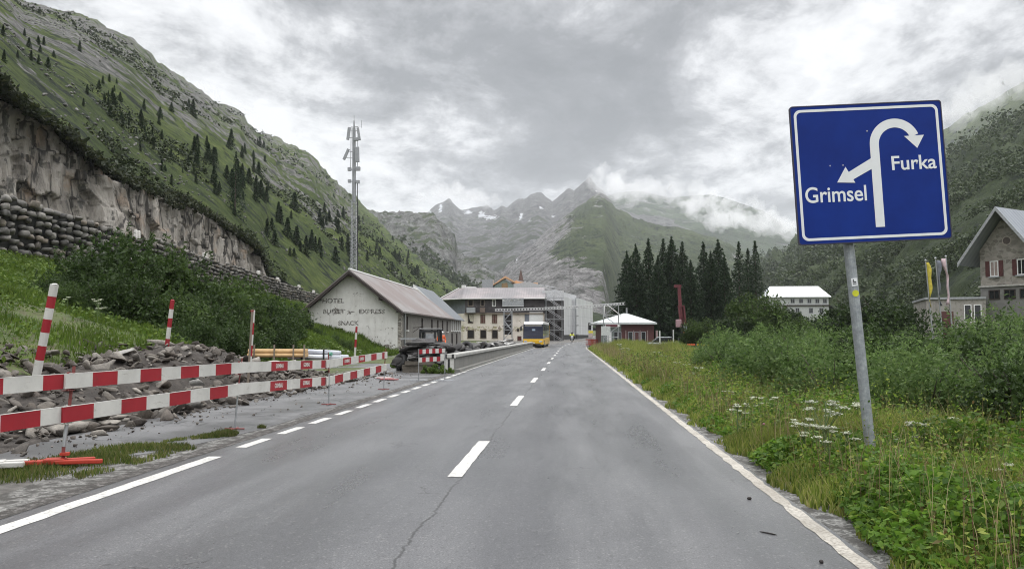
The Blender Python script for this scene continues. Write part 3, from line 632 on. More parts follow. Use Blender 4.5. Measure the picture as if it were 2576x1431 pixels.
# ------------------------------------------------------------------ buildings
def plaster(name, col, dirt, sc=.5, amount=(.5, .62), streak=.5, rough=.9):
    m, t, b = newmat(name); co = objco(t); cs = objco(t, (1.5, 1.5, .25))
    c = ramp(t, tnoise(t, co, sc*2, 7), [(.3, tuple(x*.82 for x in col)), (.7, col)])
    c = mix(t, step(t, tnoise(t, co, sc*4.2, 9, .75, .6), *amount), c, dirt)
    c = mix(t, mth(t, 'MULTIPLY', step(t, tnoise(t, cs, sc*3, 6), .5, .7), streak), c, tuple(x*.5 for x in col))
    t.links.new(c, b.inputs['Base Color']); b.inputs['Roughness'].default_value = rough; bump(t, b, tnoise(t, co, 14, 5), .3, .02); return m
def metalroof(name, col, axis=0, pitch=.5, rust=None, rough=.5):
    m, t, b = newmat(name); co = objco(t); sp = nd(t, 'ShaderNodeSeparateXYZ'); t.links.new(co, sp.inputs[0])
    c = ramp(t, tnoise(t, co, .45, 6, .65), [(.32, tuple(x*.75 for x in col)), (.68, col)])
    if rust: c = mix(t, step(t, tnoise(t, objco(t, (.3, .3, .3)), .55, 4), .42, .58), c, rust)
    s = mth(t, 'ABSOLUTE', mth(t, 'SUBTRACT', mth(t, 'FRACT', mth(t, 'DIVIDE', sp.outputs[axis], pitch)), .5))
    c = mix(t, step(t, s, .06, .0, 0, .45), c, tuple(x*.45 for x in col))
    c = mix(t, step(t, tnoise(t, co, 2.5, 8, .8), .6, .72, 0, .5), c, tuple(x*.5 for x in col))
    t.links.new(c, b.inputs['Base Color']); b.inputs['Roughness'].default_value = rough; bump(t, b, s, .6, .05); return m
def stonewall(name, cols, mortar, sc=2.2):
    m, t, b = newmat(name); co = objco(t, (1, 1, 1.5)); v = nd(t, 'ShaderNodeTexVoronoi', i_Scale=sc); v2 = nd(t, 'ShaderNodeTexVoronoi', feature='DISTANCE_TO_EDGE', i_Scale=sc)
    t.links.new(co, v.inputs['Vector']); t.links.new(co, v2.inputs['Vector']); bw = nd(t, 'ShaderNodeRGBToBW'); t.links.new(v.outputs['Color'], bw.inputs[0])
    c = ramp(t, bw.outputs[0], [(.15, cols[0]), (.5, cols[1]), (.85, cols[2])]); c = mix(t, step(t, v2.outputs[0], .09, .03), c, mortar)
    c = mix(t, step(t, tnoise(t, co, .8, 6), .5, .7, 0, .5), c, tuple(x*.6 for x in cols[0])); t.links.new(c, b.inputs['Base Color']); b.inputs['Roughness'].default_value = .9; bump(t, b, v2.outputs[0], .6, .05); return m
glass = mat('dark_glass', (.018, .02, .022), .12, var=.3); void = mat('dark_opening', (.012, .009, .008), .9)
darkwood = mat('dark_wood', (.030, .022, .018), .75, scale=4); wood = mat('weathered_wood', (.22, .18, .14), .8, scale=9); whitep = mat('white_paint', (.72, .72, .70), .5, var=.1)
redwood = mat('red_wood', (.085, .026, .025), .65, scale=5); greyp = mat('grey_paint', (.30, .31, .32), .6); steel = mat('galvanised_steel', (.36, .37, .38), .42, metal=.7, var=.15); black = mat('black_plastic', (.02, .02, .022), .4)

# --- old hall with the painted gable: gable faces the road user, ridge runs down the road
HALL = empty('plaster_hall', (-17.9, 65, 0), label='long white plaster hall with faded hotel lettering on its gable and a rusty pink roof', cat='building')
def hall_plaster():
    m, t, b = newmat('hall_plaster'); co = objco(t); sp = nd(t, 'ShaderNodeSeparateXYZ'); t.links.new(co, sp.inputs[0]); X, Z = sp.outputs[0], sp.outputs[2]
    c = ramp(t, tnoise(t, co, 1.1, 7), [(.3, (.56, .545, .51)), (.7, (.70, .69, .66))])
    c = mix(t, mth(t, 'MULTIPLY', step(t, tnoise(t, objco(t, (1.5, 1.5, .25)), 2.5, 6), .5, .72), .35), c, (.36, .34, .31))
    # bare, dark areas low down at both ends and around the lettering, where the render fell off
    low = step(t, Z, 2.0, .1, 0, .14); en = mth(t, 'MULTIPLY', step(t, X, -1.8, -3.6, 0, .13), step(t, Z, 3.4, 2.6)); mid_ = mth(t, 'MULTIPLY', step(t, mth(t, 'ABSOLUTE', mth(t, 'SUBTRACT', Z, 3.4)), .5, .1), step(t, mth(t, 'ABSOLUTE', mth(t, 'ADD', X, .4)), 1.9, .9, 0, .09))
    n = mth(t, 'ADD', tnoise(t, co, 2.6, 10, .72, .8), mth(t, 'ADD', low, mth(t, 'ADD', en, mid_)))
    c = mix(t, step(t, n, .60, .66), c, ramp(t, tnoise(t, co, 7, 5), [(.35, (.055, .05, .045)), (.65, (.27, .24, .21))]))
    t.links.new(c, b.inputs['Base Color']); b.inputs['Roughness'].default_value = .9; bump(t, b, tnoise(t, co, 9, 6), .4, .03); return m
hw = hall_plaster()
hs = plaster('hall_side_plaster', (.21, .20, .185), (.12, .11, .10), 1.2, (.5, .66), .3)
g0 = P(np.array(757.), np.array(780.), 65.); g1 = P(np.array(1008.), np.array(780.), 65.); ga = P(np.array(884.), np.array(681.), 65.)
xl, xr, xa = float(g0[0])+.5+17.9, float(g1[0])+17.9, float(ga[0])+17.9; za = float(ga[2])-.15; ze = float(g1[2])-.05
LEN = 28.
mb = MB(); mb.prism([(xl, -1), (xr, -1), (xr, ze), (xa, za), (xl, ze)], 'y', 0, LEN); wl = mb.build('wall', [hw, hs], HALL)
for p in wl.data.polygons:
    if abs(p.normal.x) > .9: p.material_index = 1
# lichen-dark bottom patches: bare stone showing where plaster fell
hr = metalroof('hall_roof', (.23, .212, .205), 1, .9, rust=(.155, .122, .114), rough=.6)
sl_ = (za-ze)/(xr-xa); ov = .62; t_ = .13
def roof_prism(xa, za, xe, ze, thick, s, ov):
    ex = xe+ov*s; ez = ze-ov*sl_
    return [(xa, za+.08), (ex, ez+.08), (ex, ez+.08+thick), (xa, za+.08+thick)]
mb = MB(); mb.prism(roof_prism(xa, za, xr, ze, t_, 1, .35), 'y', -.75, LEN+.3); mb.prism(roof_prism(xa, za, xl, ze, t_, -1, .55), 'y', -.75, LEN+.3); mb.build('roof', hr, HALL)
mb = MB()
for s, xe, o_ in ((1, xr, .35), (-1, xl, .55)):
    ex = xe+o_*s; ez = ze-o_*sl_; mb.prism([(xa, za-.16), (ex, ez-.16), (ex, ez+.10), (xa, za+.10)], 'y', -.80, -.70)
mb.build('bargeboard', darkwood, HALL)
mb = MB()
for f in (.0, .62): 
    for s in (-1, 1):
        if f == 0 and s == 1: continue
        x = xa+(xr-xa)*f*s*1.0; z = za-sl_*(xr-xa)*f; mb.box((x, -.36, z-.18), (.2, .72, .34))
mb.box((xr-.1, -.36, ze-.05), (.2, .7, .25)); mb.box((xl+.1, -.36, ze-.05), (.2, .7, .25))
for k in range(len(mb.v)//8):
    q = MB(); q.v = mb.v[8*k:8*k+8]; q.f = mb.f[:6]; q.m = [0]*6; q.build('roof_beam', darkwood, HALL)
mb = MB(); mb.tube((xa, -.75, za+.22), (xa, LEN+.3, za+.22), .1, n=6); mb.build('ridge_cap', whitep, HALL)
def window(parent, c, w_, h_, axis='y', frame=whitep, pane=glass, fr=.06, deep=.1, shutter=None, bars=1, sill=None):
    """window standing a few mm proud of a wall; axis = wall normal ('y': faces -y, 'x': faces +x, 'X': faces -x)"""
    e = MB(); q = MB(); x, y, z = c
    def bx(M, u0, u1, z0, z1, d0, d1):
        if axis == 'y': M.span(x+u0, x+u1, y-d1, y-d0, z+z0, z+z1)
        elif axis == 'x': M.span(x+d0, x+d1, y+u0, y+u1, z+z0, z+z1)
        else: M.span(x-d1, x-d0, y+u0, y+u1, z+z0, z+z1)
    bx(e, -w_/2, -w_/2+fr, -h_/2, h_/2, 0, .05); bx(e, w_/2-fr, w_/2, -h_/2, h_/2, 0, .05); bx(e, -w_/2+fr, w_/2-fr, h_/2-fr, h_/2, 0, .05); bx(e, -w_/2+fr, w_/2-fr, -h_/2, -h_/2+fr, 0, .05)
    for k in range(bars): u = (k+1)*w_/(bars+1)-w_/2; bx(e, u-fr/3, u+fr/3, -h_/2+fr, h_/2-fr, .008, .04)
    o = e.build('window', frame, parent); bx(q, -w_/2+fr*.8, w_/2-fr*.8, -h_/2+fr*.8, h_/2-fr*.8, -.02, .012); q.build('pane', pane, o)
    if sill: s = MB(); bx(s, -w_/2-.08, w_/2+.08, -h_/2-.1, -h_/2-.002, 0, .14); s.build('sill', sill, o)
    if shutter:
        for sd in (-1, 1):
            s = MB(); u0 = sd*(w_/2+.02); bx(s, min(u0, u0+sd*w_*.5), max(u0, u0+sd*w_*.5), -h_/2, h_/2, .003, .05)
            for k in range(6): zz = -h_/2+h_*(k+.5)/6; bx(s, min(u0, u0+sd*w_*.5)+.05, max(u0, u0+sd*w_*.5)-.05, zz-.03, zz+.03, .05, .065)
            s.build('shutter', shutter, parent)
    return o
window(HALL, (xa-2.35, 0, 1.72), .42, .42, 'y', darkwood, void, .05)
window(HALL, (xa-.88, 0, 1.84), .5, .55, 'y', darkwood, void, .05)
# painted, half gone lettering
m, t, b = newmat('faded_lettering'); co = objco(t, geo=True); c = mix(t, step(t, tnoise(t, co, 5, 8, .8), .495, .58), (.10, .09, .08), (.56, .55, .52)); t.links.new(c, b.inputs['Base Color']); b.inputs['Roughness'].default_value = .9
for s_, px, py, sz, sx_ in (('HOTEL', 838, 757, .50, 1.15), ('BUFFET', 840, 784, .50, 1.1), ('–', 886, 784, .5, 1.3), ('EXPRESS', 935, 784, .50, 1.15), ('SNACK', 876, 813, .46, 1.1)):
    p = P(np.array(float(px)), np.array(float(py)), 65.); text('painted_letters', s_, sz, m, HALL, (float(p[0])+17.9, -.008, float(p[2])), (math.pi/2, 0, 0), .004, .012, sx_)
bare = stonewall('bare_masonry', [(.10, .09, .08), (.20, .18, .155), (.30, .27, .24)], (.42, .40, .36), 3.)
# side wall: slit windows with pale sills, stone quoins, drainpipe, lamp bracket
for yy_ in (2.6, 9.5, 14.8, 18.4, 21.6, 24.8): window(HALL, (xr, yy_, 2.55), .55 if yy_ > 3 else .4, 1.15, 'x', darkwood, void, .05, sill=whitep)
mb = MB()
for k in range(12): mb.box((xr-.1, .22+.1*(k % 2), .15+k*.27), (.26, .46+.2*(k % 2), .25))
mb.build('quoin', bare, HALL)
mb = MB(); mb.tube((xr+.1, 1.3, 0), (xr+.1, 1.3, ze-.1), .06); mb.build('drainpipe', steel, HALL)
mb = MB(); mb.tube((xr, 5.2, 2.2), (xr+.8, 5.2, 2.25), .03); mb.tube((xr, 5.2, 1.8), (xr+.6, 5.2, 2.22), .02); mb.box((xr+.8, 5.2, 2.25), (.2, .2, .12)); mb.build('lamp_bracket', darkwood, HALL)
window(HALL, (xr, 20, .9), 1.0, 1.9, 'x', darkwood, void, .08)

# --- second hall further on
H2 = empty('grey_annexe', (-17.5, 94, 0), label='grey plaster building with slate-blue roof at the far end of the white hall', cat='building')
e2 = P(np.array(1166.), np.array(803.), 107.); x2 = float(e2[0])+17.5-.3; z2 = float(e2[2]); zr2 = 7.35
slate = metalroof('slate_roof', (.14, .155, .17), 1, .6, rough=.45)
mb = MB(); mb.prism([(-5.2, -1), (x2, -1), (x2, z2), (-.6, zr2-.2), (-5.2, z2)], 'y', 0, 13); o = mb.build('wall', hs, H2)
sl2 = (zr2-.2-z2)/(x2+.6)
mb = MB()
for s, xe in ((1, x2), (-1, -5.2)): mb.prism([(-.6, zr2-.1), (xe+.4*s, z2-.4*sl2+.1), (xe+.4*s, z2-.4*sl2+.22), (-.6, zr2+.03)], 'y', -.5, 13.4)
mb.build('roof', slate, H2)
mb = MB(); mb.prism([(-.6, zr2-.22), (x2+.4, z2-.4*sl2-.06), (x2+.4, z2-.4*sl2+.24), (-.6, zr2+.1)], 'y', -.62, -.51); mb.build('bargeboard', whitep, H2)
mb = MB(); mb.prism([(x2+.22, 3.2), (x2-2.2, 5.0), (x2-2.2, 3.2)], 'y', -.45, -.08); mb.build('gable_infill', mat('blue_grey_board', (.25, .33, .36), .7), H2)
for yy_ in (1.2, 3.6, 5.6, 7.4, 9.4, 11.4): window(H2, (x2, yy_, 2.75), .8, 1.25, 'x', whitep, glass, .06, sill=whitep)
for yy_ in (4.6, 8.6): window(H2, (x2, yy_, .95), .9, 1.8, 'x', darkwood, void, .06)

# --- hotel under reconstruction, facade 150 m down the road
YH = 150.
HB = float(road_z(YH)); O0 = P(np.array(1270.), np.array(800.), YH)
HOT = empty('stripped_hotel', (float(O0[0]), YH, HB), label='large stripped hotel with a dark boarded top storey, broken windows and a worn sheet roof', cat='hotel')
def hp(px, py, dy=0.): p = P(np.array(float(px)), np.array(float(py)), YH+dy); return float(p[0])-float(O0[0]), float(p[2])-HB
def hotel_plaster():
    m, t, b = newmat('hotel_plaster'); co = objco(t); sp = nd(t, 'ShaderNodeSeparateXYZ'); t.links.new(co, sp.inputs[0])
    c = ramp(t, tnoise(t, co, .8, 7), [(.3, (.58, .52, .45)), (.7, (.76, .70, .62))])
    bandz = step(t, mth(t, 'ABSOLUTE', mth(t, 'SUBTRACT', sp.outputs[2], 2.2)), .7, .3, 0, .12)
    n = mth(t, 'ADD', tnoise(t, co, 1.6, 9, .72, 1.2), bandz); c = mix(t, step(t, n, .60, .66), c, ramp(t, tnoise(t, co, 1.1, 3), [(.4, (.25, .19, .17)), (.6, (.33, .32, .16))]))
    t.links.new(c, b.inputs['Base Color']); b.inputs['Roughness'].default_value = .9; return m
hcream = hotel_plaster()
hdark = mat('sooty_boards', (.055, .048, .050), .8, var=.5, scale=1.2)
hgrey = mat('slate_cladding', (.15, .165, .19), .7, var=.25, scale=1.)
hroof = metalroof('hotel_roof', (.21, .195, .20), 0, .45, rust=(.27, .235, .235), rough=.6)
x0, z1 = hp(1166, 788.6); x1, _ = hp(1369, 800); _, zE = hp(1250, 750); xw, _ = hp(1117, 800, 6)
mb = MB(); mb.prism([(x0, 0), (x1, 0), (x1, 14), (x0, 14)], 'z', -1, z1); mb.build('lower_wall', hcream, HOT)
mb = MB(); mb.prism([(x0+.3, -.12), (x1, -.12), (x1, 14), (xw, 14), (xw, 5)], 'z', z1, zE); mb.build('upper_storey', [hdark, hgrey], HOT)
o = HOT.children[-1]
for p in o.data.polygons:
    if p.normal.x < -.3 and p.normal.y < .1: p.material_index = 1
mb = MB(); mb.prism([(xw, 5), (x0, -.05), (x0, 14), (xw, 14)], 'z', -1, z1-.003); mb.build('side_wing', hcream, HOT)
xe0, _ = hp(1100, 750, 3); xe1, _ = hp(1376, 750); xr0, zR = hp(1155, 725, 5); xr1, _ = hp(1369, 725, 5)
mb = MB(); V = [(xe0, 4, zE-.1), (x0-.2, -.75, zE-.1), (xe1, -.75, zE-.1), (xe1, 14.5, zE-.1), (xe0, 14.5, zE-.1), (xr0, 5.0, zR), (xr0+1.2, 4, zR), (xr1, 4, zR), (xr1, 10, zR), (xr0, 10, zR)]
mb.add(V, [(0, 1, 6, 5), (1, 2, 7, 6), (2, 3, 8, 7), (3, 4, 9, 8), (4, 0, 5, 9), (5, 6, 7, 8, 9), (0, 4, 3, 2, 1)]); rf = mb.build('roof', hroof, HOT)
mb = MB(); mb.tube((xe0, 3.9, zE-.02), (xr0, 4.9, zR+.05), .1, n=6); mb.tube((xe0, 3.9, zE-.12), (x0-.2, -.8, zE-.12), .09, n=6); mb.tube((x0-.2, -.8, zE-.12), (xe1, -.8, zE-.12), .09, n=6); mb.build('gutter', whitep, rf)
mb = MB(); mb.span(x0+.2, x1, -.3, -.122, z1-.12, z1+.1); mb.build('cornice', wood, HOT)
def hwin(a, b_, c_, d_, pane=void, frame=wood, fr=.10, bars=1, off=0.0):
    xa_, za_ = hp(a, b_); xb_, zb_ = hp(c_, d_); return window(HOT, ((xa_+xb_)/2, off, (za_+zb_)/2), xb_-xa_, za_-zb_, 'y', frame, pane, fr, bars=bars)
brownv = mat('red_brown_shutter', (.085, .022, .018), .8)
for a, c_ in ((1176.5, 1191), (1208, 1221), (1237, 1251)): hwin(a, 790.5, c_, 814, void if a < 1200 else brownv, wood, .12, 2 if a > 1200 else 0)
for a, c_ in ((1175.5, 1193.5), (1207.5, 1224), (1237, 1253)): hwin(a, 829, c_, 852, void, wood, .12, 0)
for k_, (a, c_) in enumerate(((1177, 1191), (1209, 1219), (1238, 1247.5))): hwin(a, 753, c_, 771, void, whitep if k_ == 2 else wood, .12, 1 if k_ == 2 else 0, -.12)
hwin(1300, 826, 1306.5, 834, void, wood, .08, 0); hwin(1300, 787.5, 1306, 791, void, wood, .08, 0); hwin(1301, 845, 1312, 858, brownv, wood, .1, 0)
mb = MB(); a_, b_ = hp(1177, 790.5), hp(1191, 806); mb.prism([(a_[0]+.15, a_[1]-.1), (b_[0]-.1, a_[1]-.1), (b_[0]-.1, b_[1]-.3), (b_[0]-.6, b_[1]-.1)], 'y', -.10, -.07); mb.build('torn_sheet', mat('torn_canvas', (.5, .46, .38), .8), HOT)
mb = MB(); a_, b_ = hp(1175.5, 774), hp(1197, 787); mb.span(a_[0], b_[0], -1.1, -.13, b_[1], a_[1]); mb.build('balcony', greyp, HOT)
mb = MB(); a_, b_ = hp(1208, 774), hp(1221, 786); mb.span(a_[0], b_[0], -.6, -.13, b_[1], a_[1]); mb.build('balcony', mat('brownish_board', (.16, .12, .10), .8), HOT)
mb = MB(); a_, b_ = hp(1264.5, 750.5), hp(1318, 771); mb.span(a_[0], b_[0], -.9, -.75, b_[1], a_[1]); sb_ = mb.build('sign_board', greyp, HOT)
mb = MB(); W_ = b_[0]-a_[0]; HH = a_[1]-b_[1]
g = np.random.default_rng(4); 
for k in range(46):
    x = a_[0]+.15+g.random()*(W_-.5); z = b_[1]+HH*(.66+.2*g.random()); mb.box((x, -.905, z), (g.uniform(.06, .3), .012, g.uniform(.05, .16)))
mb.span(a_[0], b_[0], -.91, -.9, b_[1], b_[1]+.06); mb.build('worn_lettering', whitep, sb_)
mb = MB(); a_, b_ = hp(1268, 788), hp(1287, 841); mb.span(a_[0], b_[0], -.02, .0, b_[1], a_[1]); mb.build('shaft_opening', void, HOT)
mb = MB()
for zz in (793, 818, 829): z = hp(1270, zz)[1]; mb.box(((a_[0]+b_[0])/2, -.08, z), (b_[0]-a_[0], .08, .1))
zA, zB = hp(1270, 813)[1], hp(1270, 829)[1]; mb.tube((a_[0], -.1, zA), (b_[0], -.1, zB), .04); mb.tube((a_[0], -.16, zB), (b_[0], -.16, zA), .04)
mb.build('shaft_brace', steel, HOT)
mb = MB(); a_, b_ = hp(1332, 785), hp(1366, 812); mb.span(a_[0], b_[0], -.14, .0, b_[1]-3, a_[1]); mb.build('white_panel', whitep, HOT)
mb = MB(); a_, b_ = hp(1320, 786), hp(1331, 812); mb.span(a_[0], b_[0], -.1, .0, b_[1]-2, a_[1]); mb.build('grey_panel', hgrey, HOT)
# roof clutter
def rbox(a, b_, c_, d_, y0, y1, m_, nm): p, q = hp(a, b_, y0), hp(c_, d_, y0); mb = MB(); mb.span(p[0], q[0], y0, y1, q[1]-.2, p[1]); return mb.build(nm, m_, HOT)
rbox(1212.5, 703, 1239, 723, 5, 8, greyp, 'roof_housing'); rbox(1161, 717, 1171, 731, 4.5, 5.5, whitep, 'chimney'); rbox(1171, 721, 1196, 727, 6, 8, whitep, 'roof_vent')
tarp = mat('orange_tarpaulin', (.62, .36, .20), .6, var=.15, scale=.8)
def tent(pts, y0, y1, nm, m_): q = [hp(a, b_, y0) for a, b_ in pts]; mb = MB(); mb.prism(q, 'y', y0, y1); return mb.build(nm, m_, HOT)
tent([(1238, 717), (1271, 694), (1303, 712), (1303, 716), (1271, 699), (1238, 719)], 6, 9, 'orange_cover', tarp); tent([(1285, 712), (1300, 705), (1324, 712), (1352, 711), (1352, 715), (1300, 716)], 7, 9, 'orange_cover', tarp)
tent([(1242, 719), (1269, 702), (1292, 716), (1292, 724), (1242, 724)], 6.6, 9, 'half_open_shed', mat('pale_green_sheet', (.30, .38, .34), .7)); tent([(1262, 713), (1276, 711), (1278, 724), (1262, 724)], 6.3, 6.55, 'shed_opening', mat('ochre_board', (.28, .19, .10), .8))
tent([(1292, 714), (1330, 709), (1362, 717), (1372, 727), (1292, 727)], 5.5, 9, 'white_dome_roof', mat('worn_white_sheet', (.42, .42, .42), .6))
tp_ = [hp(1306, 716, 9), hp(1315, 716, 9)]; cx = (tp_[0][0]+tp_[1][0])/2; zb = tp_[0][1]-.5; ztp = hp(1310, 673, 9)[1]
mb = MB(); mb.tube((cx, 9, zb), (cx, 9, zb+1.1), .55, n=6); mb.tube((cx, 9, zb+1.0), (cx, 9, zb+1.2), .75, .62, n=6); mb.tube((cx, 9, zb+1.2), (cx, 9, ztp-.4), .52, .06, n=6); mb.tube((cx, 9, ztp-.5), (cx, 9, ztp+.2), .03); mb.build('turret_spire', mat('rusty_spire', (.10, .065, .055), .7), HOT)
mb = MB()
for k, (a, b_) in enumerate(((1322, 706), (1360, 712), (1378, 720), (1398, 722))):
    p = hp(a, b_, 7); mb.tube((p[0], 7, p[1]), (p[0], 7, p[1]-1.6), .04)
p, q = hp(1300, 706, 7), hp(1400, 724, 7); mb.tube((p[0], 7, p[1]), (q[0], 7, q[1]), .05); mb.tube((p[0], 7, p[1]-.5), (q[0], 7, q[1]-.5), .04); mb.build('roof_railing', steel, HOT)

# --- sheeted wing
m, t, b = newmat('scaffold_sheeting'); co = objco(t); sp = nd(t, 'ShaderNodeSeparateXYZ'); t.links.new(co, sp.inputs[0])
c = ramp(t, tnoise(t, objco(t, (1, 1, .15)), .8, 6), [(.3, (.50, .505, .51)), (.7, (.70, .705, .71))])
fz = mth(t, 'ABSOLUTE', mth(t, 'SUBTRACT', mth(t, 'FRACT', mth(t, 'DIVIDE', sp.outputs[2], 2.0)), .5)); c = mix(t, step(t, fz, .035, .0, 0, .35), c, (.22, .22, .23))
fx = mth(t, 'ABSOLUTE', mth(t, 'SUBTRACT', mth(t, 'FRACT', mth(t, 'DIVIDE', mth(t, 'ADD', sp.outputs[0], sp.outputs[1]), 2.5)), .5)); c = mix(t, step(t, fx, .03, .0, 0, .3), c, (.24, .24, .25))
t.links.new(c, b.inputs['Base Color']); b.inputs['Roughness'].default_value = .6; bump(t, b, tnoise(t, co, 1.2, 5), .5, .3)
q0 = P(np.array(1407.), np.array(760.), 160.); WG = empty('sheeted_wing', (float(q0[0]), 160, HB), label='tall hotel wing wrapped in pale scaffold sheeting where the road bends away', cat='building')
def wp(px, py, Y): p = P(np.array(float(px)), np.array(float(py)), float(Y)); return (float(p[0])-float(q0[0]), float(p[1])-160., float(p[2])-HB)
mb = MB()
A1, A2 = wp(1407, 742, 160), wp(1442, 752, 172); A3, A4 = wp(1450, 748, 171), wp(1491, 761, 190)
zb0 = -.3
def slab(a, c_, zb, back=(5.5, 3.0)):
    V = [(a[0], a[1], zb), (c_[0], c_[1], zb), (c_[0], c_[1], c_[2]), (a[0], a[1], a[2])]; W2 = [(x-back[0], y+back[1], z) for x, y, z in V]
    mb.add(V+W2, [(0, 1, 2, 3), (7, 6, 5, 4), (0, 4, 5, 1), (1, 5, 6, 2), (2, 6, 7, 3), (3, 7, 4, 0)])
slab(A1, A2, 1.1); slab(A3, A4, 1.1); mb.build('sheeting', m, WG)
mb = MB(); slab(wp(1398, 729, 163), wp(1450, 743, 176), 4.0, (2.5, 9)); slab((A3[0]-.2, A3[1]+1, A3[2]+.15), (A4[0]-.6, A4[1]+1, A4[2]+.1), 6., (5, 9)); mb.build('cover_roof', mat('pale_roof_sheet', (.55, .55, .56), .5), WG)
mb = MB(); slab(wp(1443, 752, 173), wp(1450, 752, 173), .5, (.5, 1.)); mb.build('stair_bay', mat('stair_bay_grey', (.20, .20, .21), .7), WG)
mb = MB()
for k in range(6): z = 1.2+k*1.9; a, c_ = wp(1441, 0, 171.5), wp(1451, 0, 170.5); mb.tube((a[0], a[1], z), (c_[0], c_[1], z), .07, n=5)
mb.tube((wp(1444, 0, 171)[0], 11, 0), (wp(1444, 0, 171)[0], 11, A2[2]), .06, n=5); mb.build('stair_tube', steel, WG)
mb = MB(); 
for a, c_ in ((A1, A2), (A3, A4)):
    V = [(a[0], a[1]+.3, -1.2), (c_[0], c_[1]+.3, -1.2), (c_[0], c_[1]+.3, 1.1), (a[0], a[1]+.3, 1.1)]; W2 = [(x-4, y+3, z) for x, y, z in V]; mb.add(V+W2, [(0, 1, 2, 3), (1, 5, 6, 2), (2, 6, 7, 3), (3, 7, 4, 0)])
mb.build('base_wall', mat('dark_base', (.06, .06, .06), .9), WG)  # base wall below the sheeting, one plain dark colour
mb = MB(); a = wp(1482, 812, 185.); mb.span(a[0]-.45, a[0]+.45, a[1]-.12-.6, a[1]-.0, a[2]-1.6, a[2]); mb.build('window', void, WG)
# --- scaffold between hotel and wing
SC = empty('scaffolding', (float(P(np.array(1390.), np.array(800.), 148.)[0]), 148, HB), label='open tube scaffolding with planks and diagonal ladders beside the bus', cat='scaffold')
mb = MB(); pk = MB()
for iy in (0, 2.2):
    for ix in range(3): mb.tube((-1.2+ix*1.45, iy, 0), (-1.2+ix*1.45, iy, 8.6-ix*.4), .05, n=5)
    for iz in range(1, 5): mb.tube((-1.5, iy, iz*1.95), (2.0, iy, iz*1.95), .04, n=5)
for iz in range(4):
    pk.box((.2, 1.1, iz*1.95+.02+.0), (3.4, 1.0, .07)) if iz else None
    mb.tube((-1.3, -.1, iz*1.95+1.9), (1.6, -.1, iz*1.95), .05, n=5); mb.tube((-1.3, -.15, iz*1.95+2.2), (1.6, -.15, iz*1.95+.3), .05, n=5)
mb.build('tube_frame', steel, SC); pk.build('plank', wood, SC)
DK = empty('dark_facade', (float(P(np.array(1388.), np.array(800.), 152.)[0]), 152, HB), label='dark open facade section behind the tube scaffolding', cat='building'); mb = MB(); mb.span(-1.7, 2.2, 0, 6, -.3, 7.4); mb.build('wall', mat('dark_mixed_wall', (.09, .085, .085), .9, var=.6, scale=.9), DK)  # facade section with a dark, unevenly toned wall colour
mb = MB()
for (x, z) in ((-.9, 5.6), (.6, 5.2), (1.4, 3.), (-.3, 3.2), (-.8, 1.2), (1., 1.)): mb = MB(); mb.span(x-.35, x+.35, -.02, 0, z-.6, z+.6); mb.build('opening', void, DK)
mb = MB(); mb.span(-1.72, 2.22, -.4, 6.2, 7.4, 9.3); mb.build('grey_roof', mat('pale_roof_sheet', (.5, .5, .5), .6), DK)

# --- low pyramid-roofed pavilion
YC = 105.
c0 = P(np.array(1575.), np.array(820.), YC); PV = empty('roadside_pavilion', (float(c0[0]), YC, -.15), label='low pavilion with a pale pyramid roof, dark red boards and big windows', cat='pavilion')
def cp(px, py, dy=0.): p = P(np.array(float(px)), np.array(float(py)), YC+dy); return float(p[0])-float(c0[0]), float(p[2])+.15
xl_, ze_ = cp(1501, 811.5); xr_, _ = cp(1653, 811); xa_, za_ = cp(1569, 788, 4); wl_, _ = cp(1512, 816, .7); wr_, _ = cp(1645, 816, .7)
proof = metalroof('pavilion_roof', (.50, .53, .52), 0, .5, rough=.45)
mb = MB(); V = [(xl_, 0, ze_), (xr_, 0, ze_), (xr_, 8, ze_), (xl_-.8, 8, ze_), (xa_, 3.6, za_), (xa_+.5, 4.4, za_), (xl_, 0, ze_-.22), (xr_, 0, ze_-.22), (xr_, 8, ze_-.22), (xl_-.8, 8, ze_-.22)]
mb.add(V, [(0, 1, 4), (1, 2, 5, 4), (2, 3, 5), (3, 0, 4, 5), (6, 7, 1, 0), (7, 8, 2, 1), (8, 9, 3, 2), (9, 6, 0, 3), (9, 8, 7, 6)]); mb.build('roof', proof, PV)
mb = MB(); mb.prism([(wl_, .7), (wr_, .7), (wr_, 7.4), (wl_-.5, 7.4)], 'z', -.3, ze_-.225); mb.build('wall', redwood, PV)
mb = MB(); mb.span(wl_-.02, cp(1556, 0, .7)[0], .66, .70, -.3, ze_-.24); mb.build('panel', mat('grey_green_board', (.17, .20, .18), .8), PV)
for a, c_, pn in ((1520, 1533, whitep), (1537, 1556, glass), (1572, 1584, glass), (1588, 1600, redwood), (1604, 1616, glass)):
    xa2, xb2 = cp(a, 0, .7)[0], cp(c_, 0, .7)[0]; window(PV, ((xa2+xb2)/2, .655, 1.35), xb2-xa2, 1.7, 'y', greyp, pn, .08, bars=1 if pn is glass and a < 1560 else 0)
mb = MB()
for px in (1567, 1586, 1602, 1620, 1643): x = cp(px, 0, .7)[0]; mb.box((x, .62, 1.1), (.13 if px < 1640 else .3, .1, 2.5))
mb.build('post', mat('pinkish_post', (.26, .19, .18), .7), PV)
mb = MB(); ch = cp(1576.5, 774, 4); mb.tube((ch[0], 4.2, za_-.4), (ch[0], 4.2, ch[1]), .12); mb.build('flue', steel, PV)

